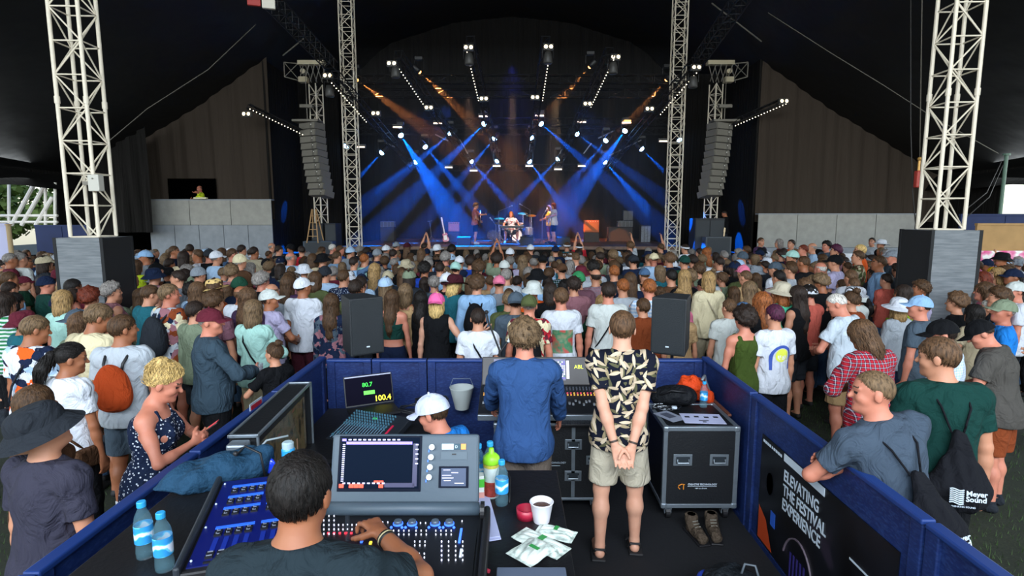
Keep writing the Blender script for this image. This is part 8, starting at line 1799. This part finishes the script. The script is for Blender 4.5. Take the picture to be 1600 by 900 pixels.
# ---- the crew
def crew(ent_, loc, yaw, s, label, **kw): return person(ent_, loc, math.radians(yaw), s, label, **kw)
e1 = fig_for('engineer_leaf', .0055, sh=.18, head=(-4, -4, 0), L=(-.035, -.215, .84), R=(.055, -.215, .83), Lp=(-1, -.35, .0), Rp=(1, -.35, .0), Ln=(0, -1, .2), Rn=(0, -1, .2), stance=.115, bulk=1.0, curl=(.25, .3), step=.05)
E1 = crew(e1, (.80, 4.02, .1), -6, 1.055, 'person in a navy leaf-print shirt and beige shorts, hands clasped behind the back', skin='pale', top=('polo', 'leafshirt'), bot=('shorts', 'stone'), hair=('short', 'mid', 0), nlock=3000)
e2 = fig_for('engineer_denim', .0065, sh=.185, head=(5, -8, 0), lean=4, L=(-.26, .42, 1.02), R=(.26, .36, .95), Lp=(-1, -.5, -.3), Rp=(1, -.5, -.3), bulk=1.06)
E2 = crew(e2, (.09, 3.92, .1), -3, 1.02, 'person with curly light brown hair in a blue denim shirt at the audio console', skin='pink', top=('long', '#2c4a78'), bot=('trousers', '#5a5048'), hair=('curly', 'dirty', 3), nlock=3600, shoes='charcoal')
e3 = fig_for('tech_cap', .0065, sh=.175, head=(8, -14, 0), lean=14, L=(-.2, .4, 1.08), R=(.12, .42, 1.08), seat=True, stance=.06)
E3 = crew(e3, (-.37, 3.62, -.30), 62, 1.0, 'seated person in a white mesh cap and bright blue top beside the small mixer', skin='pink', top=('tee', 'brightblue'), bot=('trousers', 'charcoal'), hair=('short', 'brown', 1), hat=('cap', '#c4cbe0'), nlock=2200, shoes='charcoal')
st2 = thing('stool', 'round black stool under the seated person in the white mesh cap', 'stool', (-.42, 3.62, .1)); b_ = MB(); b_.lathe([(.001, .34), (.16, .34), (.17, .36), (.16, .385), (.001, .39)], 20); b_.build('seat', RIGB, st2, smooth=True)
for k in range(4): a = k * 1.571 + .4; b_ = MB(); b_.tube((.08 * math.cos(a), .08 * math.sin(a), .35), (.17 * math.cos(a), .17 * math.sin(a), 0), .012); b_.build('leg', RIGB, st2)
e4 = fig_for('operator', .0055, sh=.19, head=(-3, 0, 0), lean=12, bulk=1.08, R=(.145, .49, 1.29), Rp=(1, -.1, -.5), L=(-.2, .35, 1.05), Rn=(-.3, .2, -1), curl=(.3, .8), stance=.1)
E4 = crew(e4, (-.655, 1.50, .14), -2, 1.02, 'person with thick black hair in a charcoal tee working the lighting console', skin='tan', top=('tee', '#1f2a30'), bot=('trousers', 'black'), hair=('short', 'black', 2), nlock=6000, shoes='black')
wrist = e4[0].arms[1]; w0 = Vector(wrist[2]); wd = (w0 - Vector(wrist[1])).normalized()
b_ = MB(); b_.lathe([(.031, -.012), (.034, -.01), (.034, .01), (.031, .012)], 18, Matrix.Translation(w0 - wd * .03) @ wd.to_track_quat('Z', 'Y').to_matrix().to_4x4(), True); b_.build('watch_strap', plain('watch_black', '#15120f', .5), E4, smooth=True)
b_ = MB(); b_.lathe([(.0345, -.003), (.0345, .003)], 18, Matrix.Translation(w0 - wd * .03) @ wd.to_track_quat('Z', 'Y').to_matrix().to_4x4(), True); b_.build('wrist_band', plain('band_cream', '#c9bd92', .5), E4)
for (S_, E_, H_, k_), c_ in zip(e1[0].arms, ('band_brown', 'band_dark')):
 d_ = (Vector(H_) - Vector(E_)).normalized(); b_ = MB(); b_.lathe([(.029, -.007), (.031, 0), (.029, .007)], 16, Matrix.Translation(Vector(H_) - d_ * .02) @ d_.to_track_quat('Z', 'Y').to_matrix().to_4x4(), True); b_.build('wrist_band', plain(c_, '#3a2c22', .6), E1, smooth=True)
for i in (0, 1):   # sandals
 hip, kn, an = e1[0].legs[i]; sd = -1 if i == 0 else 1; b_ = MB(); b_.box((an.x + sd * .008, an.y + .06, .012), (.1, .27, .018)); o = b_.build('sandal', plain('dark_shoe', '#1b1a1c', .7), E1, bevel=.008)
 b_ = MB(); b_.path([(an.x - .05, an.y + .1, .02), (an.x, an.y + .1, .075), (an.x + .05, an.y + .1, .02)], .009, 6); b_.path([(an.x - .045, an.y - .0, .03), (an.x - .03, an.y - .05, .085), (an.x + .03, an.y - .05, .085), (an.x + .045, an.y, .03)], .009, 6); b_.build('strap', plain('dark_shoe', '#1b1a1c', .7), o)
E1.material_slots[4].material = skin_mat('pale')
# ---- the band
def onstage(px, Y): p = atY(px, 379, Y); return (p.x, Y, STZ)
b1 = fig_for('bassist', .012, head=(-10, -12, 0), L=(-.02, .42, 1.28), R=(.1, .22, 1.0), Lp=(-1, .2, -.6), Rp=(1, -.6, -.2))
B1 = crew(b1, onstage(743, 24), -88, .98, 'person in a loose red checked shirt and black shorts playing bass on stage', skin='light', top=('tee', 'coral:plaid:maroon:x'), bot=('shorts', 'black'), hair=('curly', 'brown', 1), nlock=500, shoes='white')
b2 = fig_for('guitarist', .012, head=(10, -8, 0), L=(-.35, .28, 1.2), R=(.08, .24, 1.02), Lp=(-1, .2, -.6), Rp=(1, -.6, -.2))
B2 = crew(b2, onstage(865, 24), 100, .98, 'person with shoulder-length hair in a cream shirt playing guitar on stage', skin='light', top=('tee', 'cream'), bot=('shorts', 'black'), hair=('shag', 'red', 1), nlock=500, shoes='charcoal')
B3 = crew(fig_for('keys', .012, head=(-10, -5, 0), lean=8, L=(-.28, .38, 1.05), R=(.28, .38, 1.05), seat=True, stance=.16, hipr=1.02), (onstage(799, 25.2)[0], 25.25, STZ - .38), 180, 1.0, 'seated person with orange hair playing the stage keyboard', skin='pink', top=('tee', 'lightgrey:blotch:white:dusty:grey'), bot=('shorts', 'slate'), hair=('bob', 'ginger', 1), nlock=500, shoes='white')
B4 = crew(b2 if False else fig_for('singer', .012, head=(15, 0, 0), L=(-.12, .34, 1.1), R=(.1, .3, 1.1)), onstage(857.5, 24.7), 80, .93, 'person with loose brown hair in dark shorts half hidden behind the guitarist', skin='pink', top=('tee', 'mustard'), bot=('shorts', 'burgundy'), hair=('wavy', 'brown', 1), nlock=500, shoes='charcoal')
for o, ht, lb, bc in ((B1, .98, 'dark bass guitar held by the person in the red checked shirt', '#3a2420'), (B2, .98, 'pale guitar held by the person in the cream shirt', '#c9a878')):
 bpy.context.view_layer.update(); guitar(None, o.matrix_world @ Matrix.Translation((.05, .19, 1.02)) @ Matrix.Rotation(math.radians(-62), 4, 'Y') @ Matrix.Rotation(math.pi, 4, 'Z'), bc, '#d8c09a', lb)
tb = thing('drum_stool', 'small stool under the keyboard player', 'stool', (onstage(799, 25.2)[0], 25.25, STZ)); b_ = MB(); b_.lathe([(.001, .36), (.16, .36), (.17, .38), (.16, .42), (.001, .42)], 18); b_.build('seat', RIGB, tb); b_ = MB(); b_.tube((0, 0, 0), (0, 0, .37), .03); b_.tube((-.2, 0, .01), (.2, 0, .01), .015); b_.tube((0, -.2, .01), (0, .2, .01), .015); b_.build('leg', RIGB, tb)
B5 = crew(fig_for('stagehand', .012, head=(20, -25, 0), L=(-.1, .3, 1.05), R=(.12, .3, 1.0)), (atY(1134, 371, 23.2).x, 23.3, 1.1), 60, 1.0, 'stagehand in black beside the right subwoofers looking down', skin='tan', top=('tee', 'black'), bot=('trousers', 'charcoal'), hair=('buzz', 'dark', 0), nlock=300, shoes='black')
p = atY(1127, 367, 22.9); guitar(None, Matrix.Translation((p.x, 22.75, 1.3)) @ Matrix.Rotation(.12, 4, 'Y') @ Matrix.Rotation(-.12, 4, 'X'), '#c9b48a', '#d8c09a', 'pale guitar leaning against the right subwoofers')
# cabin worker
cw_ = atY(314, 314, 22.6); B6 = crew(fig_for('cabin', .012, head=(20, -10, 0), L=(-.06, .22, 1.5), R=(.15, .3, 1.25)), (cw_.x, 22.62, atY(0, 291, 22.6).z - 1.75), 130, 1.0, 'person in a neon yellow vest sitting above the left grey boards', skin='red', top=('tee', 'hiviz'), bot=('trousers', 'navy'), hair=('bald', 'dark', 0), nlock=300)
b_ = MB(); a = atY(314, 311, 22.3); b_.box((a.x, 22.28, 3.33), (.5, .14, .06)); tag(b_.build('paper_pad', plain('pad_cream', '#d9d4b0', .7), bevel=.01), 'pale pad of paper on the ledge in front of the neon vest', 'pad')
# ---- everyone between the ones told apart above
EV = [('st', 'm', (0, 0)), ('st', 'f', (0, 0)), ('st', 'm', (18, 0)), ('st', 'f', (-20, 0)), ('fr', 'm', (0, -8)), ('fr', 'f', (8, 0)), ('st', 'b', (-10, 0)), ('hp', 'f', (0, 4)), ('cr', 'm', (0, 0))]
TOPC = ['white', 'offwhite', 'black', 'charcoal', 'navy', 'blue', 'denim', 'lightblue', 'sky', 'grey', 'lightgrey', 'slate', 'teal', 'sage', 'forest', 'olive', 'maroon', 'dusty', 'mauve', 'mustard', 'rust', 'tan', 'beige', 'lilac', 'coral', 'pink', 'brown']
HCOL = ['dark', 'brown', 'dark', 'brown', 'mid', 'dirty', 'black', 'black', 'mid', 'grey', 'mid', 'dirty', 'blond']; HST = {'m': ['short', 'crop', 'short', 'curly', 'buzz', 'messy', 'bald'], 'f': ['long', 'wavy', 'bob', 'curly', 'bun', 'pony', 'shag', 'long'], 'b': ['short', 'buzz', 'crop', 'bald']}
HTS = ['cap', 'capback', 'cap', 'bucket', 'beanie', 'sun']; HTC = ['white', 'offwhite', 'black', 'navy', 'khaki', 'sage', 'grey', 'maroon', 'straw', 'denim']
RN = random.Random(11); used = set(); ADJ = {'short': 'short', 'crop': 'neatly parted', 'curly': 'curly', 'buzz': 'cropped', 'messy': 'tousled', 'bald': 'thinning', 'long': 'long straight', 'wavy': 'long wavy', 'bob': 'bobbed', 'bun': 'bunned', 'pony': 'ponytailed', 'shag': 'shaggy'}
CNAME = {'dirty': 'dark blond', 'mid': 'light brown', 'dark': 'dark brown', 'lightblue': 'light blue', 'sky': 'sky blue', 'lightgrey': 'light grey', 'offwhite': 'off-white', 'dusty': 'dusty rose', 'blond': 'blond'}
HNAME = {'cap': 'cap', 'capback': 'backwards cap', 'bucket': 'bucket hat', 'beanie': 'knit cap', 'sun': 'sun hat'}
def where(x, y):
 lane = 'far left' if x < -7 else 'left' if x < -3.2 else 'left of centre' if x < -1 else 'centre' if x < 1 else 'right of centre' if x < 3.2 else 'right' if x < 7 else 'far right'
 dep = 'mid crowd' if y < 9.5 else 'front half' if y < 12 else 'rows near the stage'
 return '%s, %s' % (lane, dep)
spots = []
for j in range(60):
 y = 7.0 + j * .50
 for i in range(70):
  x = -13.6 + i * .56 + (.28 if j % 2 else 0)
  xx, yy = x + RN.uniform(-.13, .13), y + RN.uniform(-.14, .14)
  if yy > 21.0 or abs(xx) > 13.4: continue
  if abs(xx) > .93 * yy + .3: continue
  if abs(abs(xx) - 6.37) < .62 and yy > 7.9 and yy < 9.2: continue
  if abs(abs(xx) - 6.4) < .5 and yy > 20.9: continue
  if any((xx - a) ** 2 + (yy - b2) ** 2 < .40 ** 2 for a, b2 in PLACED): continue
  spots.append((xx, yy))
# pockets beyond the barrier nearer the camera
for x, y in ((-3.0, 6.6), (-3.7, 6.2), (-4.6, 6.4), (-5.2, 5.9), (-4.2, 5.4), (-5.0, 4.9), (2.7, 6.5), (3.4, 6.1), (4.4, 6.3), (4.9, 5.6), (3.9, 5.2), (5.4, 6.5), (-.2, 6.9), (.55, 6.9), (-1.2, 6.9), (2.1, 6.9), (6.0, 5.9), (-6.0, 6.6), (3.2, 4.7), (-3.4, 4.4)):
 if all((x - a) ** 2 + (y - b2) ** 2 > .42 ** 2 for a, b2 in PLACED): spots.append((x, y))
spots.sort(key=lambda q: q[1]); indiv = max(0, 300 - len([o for o in bpy.data.objects if o.name.startswith('person') and o.parent is None])); far = []
FARENT = []
for n_, (x, y) in enumerate(spots):
 pose, g, hd = RN.choice(EV); tone = RN.choice(['light', 'light', 'pink', 'tan', 'light', 'light', 'brown'])
 if n_ >= indiv: far.append((x, y)); continue
 for _ in range(200):
  hs, hc, tc_2 = RN.choice(HST[g]), RN.choice(HCOL), RN.choice(TOPC); ht = (RN.choice(HTS), RN.choice(HTC)) if RN.random() < .27 else None
  if ht: lb = 'person in a %s %s and %s top, %s' % (CNAME.get(ht[1], ht[1]), HNAME[ht[0]], CNAME.get(tc_2, tc_2), where(x, y))
  else: lb = 'person with %s %s hair and %s top, %s' % (ADJ[hs], CNAME.get(hc, hc), CNAME.get(tc_2, tc_2), where(x, y))
  if lb not in used: break
 used.add(lb); s = RN.uniform(.9, 1.02) * (.97 if g == 'f' else 1.01) * (.98 if y > 13 else 1)
 person(ent(pose, g, hd, 0, RES(y)), (x, y, 0), stage_yaw(x, y) + RN.uniform(-.25, .25), s, lb, tone, (RN.choice(['tee', 'tee', 'tee', 'long', 'vest'] if g == 'f' else ['tee', 'tee', 'long', 'polo']), tc_2), RN.choice([S, J, K, N]), (hs, hc, 0 * RN.randrange(2)), ht, CROWD, None, NL(y))
# the rest of the crowd near the stage: one dense mass, merged head by head
def flat(mesh_list):
 VV, QQ, MM, o = [], [], [], 0
 for me, M_, mi in mesh_list:
  v = np.empty(len(me.vertices) * 3, np.float32); me.vertices.foreach_get('co', v); v = v.reshape(-1, 3)
  A = np.array(M_); VV.append(v @ A[:3, :3].T + A[:3, 3])
  q = np.empty(len(me.loops), np.int32); me.loops.foreach_get('vertex_index', q); q = q.reshape(-1, 4); q = q[v[q].mean(1)[:, 2] > 1.0]; QQ.append(q + o); o += len(v)
  MM.append(np.full(len(q), mi)) if not isinstance(mi, np.ndarray) else MM.append(mi)
 return np.concatenate(VV), np.concatenate(QQ), np.concatenate(MM)
far.sort(key=lambda q: q[1]); far = [f_ for f_ in far if RN.random() < .8][:370]
lowE = [ent(p_, g_, (0, 0), 0, .034) for p_, g_ in (('st', 'm'), ('st', 'f'), ('up2', 'm'))]
CM = [skin_mat('light'), skin_mat('tan')] + [hair_mat(c) for c in ('dark', 'brown', 'dirty', 'grey')] + [cloth_mat(c) for c in ('white', 'black', 'navy', 'lightblue', 'grey', 'teal', 'maroon', 'charcoal')]
lst = []
hm = [hair_mesh('short', 5, 50), hair_mesh('bob', 5, 50), hair_mesh('curly', 5, 50)]
for (x, y) in far:
 E_ = lowE[0 if RN.random() < .5 else 1] if RN.random() < .997 else lowE[2]; s = RN.uniform(.9, 1.0)
 M_ = Matrix.Translation((x, y, 0)) @ Matrix.Rotation(stage_yaw(x, y) + RN.uniform(-.4, .4), 4, 'Z') @ Matrix.Scale(s, 4)
 lst.append((get_part(E_, 'body'), M_, RN.randrange(2))); lst.append((get_part(E_, 'tee'), M_, 6 + RN.randrange(8)))
 lst.append((RN.choice(hm), M_ @ E_[0].H, 2 + RN.randrange(4)))
 if RN.random() < .25: lst.append((RN.choice([h_ for h_ in (hat_mesh('beanie'), hat_mesh('bucket')) if True]), M_ @ E_[0].H @ Matrix.Translation((0, 0, 1.66)) @ Matrix.Scale(1.12, 4) @ Matrix.Translation((0, 0, -1.656)), RN.choice([6, 6, 7, 8, 9, 10])))
def quads_only(l): return [(me, M_, mi) for me, M_, mi in l if all(t == 4 for t in (len(p.vertices) for p in me.polygons))]
okm = {}
for me, M_, mi in lst:
 if me.name not in okm: okm[me.name] = all(len(p.vertices) == 4 for p in me.polygons)
V, Q, MI = flat([t_ for t_ in lst if okm[t_[0].name]])
tag(link('crowd', mesh_np('crowd', V, [Q], CM, midx=MI)), 'dense mass of people pressed against the front of the stage', 'crowd', kind='stuff')
# grass and litter at the trodden edge on the right
GR = plain('grass_blade', '#3d5a22', .8, vary=.6, bscale=4); rg = np.random.default_rng(3); n = 9000
X = np.concatenate([rg.uniform(2.3, 6.5, n), rg.uniform(-6, -2.2, n // 2)]); Yy = np.concatenate([rg.uniform(2, 8, n), rg.uniform(2.5, 7, n // 2)]); n = len(X); a = rg.uniform(0, 6.28, n); hh = rg.uniform(.02, .06, n); w = .003
V = np.stack([np.stack([X - w * np.cos(a), Yy - w * np.sin(a), 0 * X], 1), np.stack([X + w * np.cos(a), Yy + w * np.sin(a), 0 * X], 1), np.stack([X + .02 * np.sin(a * 3), Yy + .02 * np.cos(a * 5), hh], 1)], 1).reshape(-1, 3)
tag(link('grass', mesh_np('grass', V, [np.arange(n * 3).reshape(-1, 3)], [GR], smooth=False)), 'short trodden grass beside the mixing position', 'grass', kind='stuff')
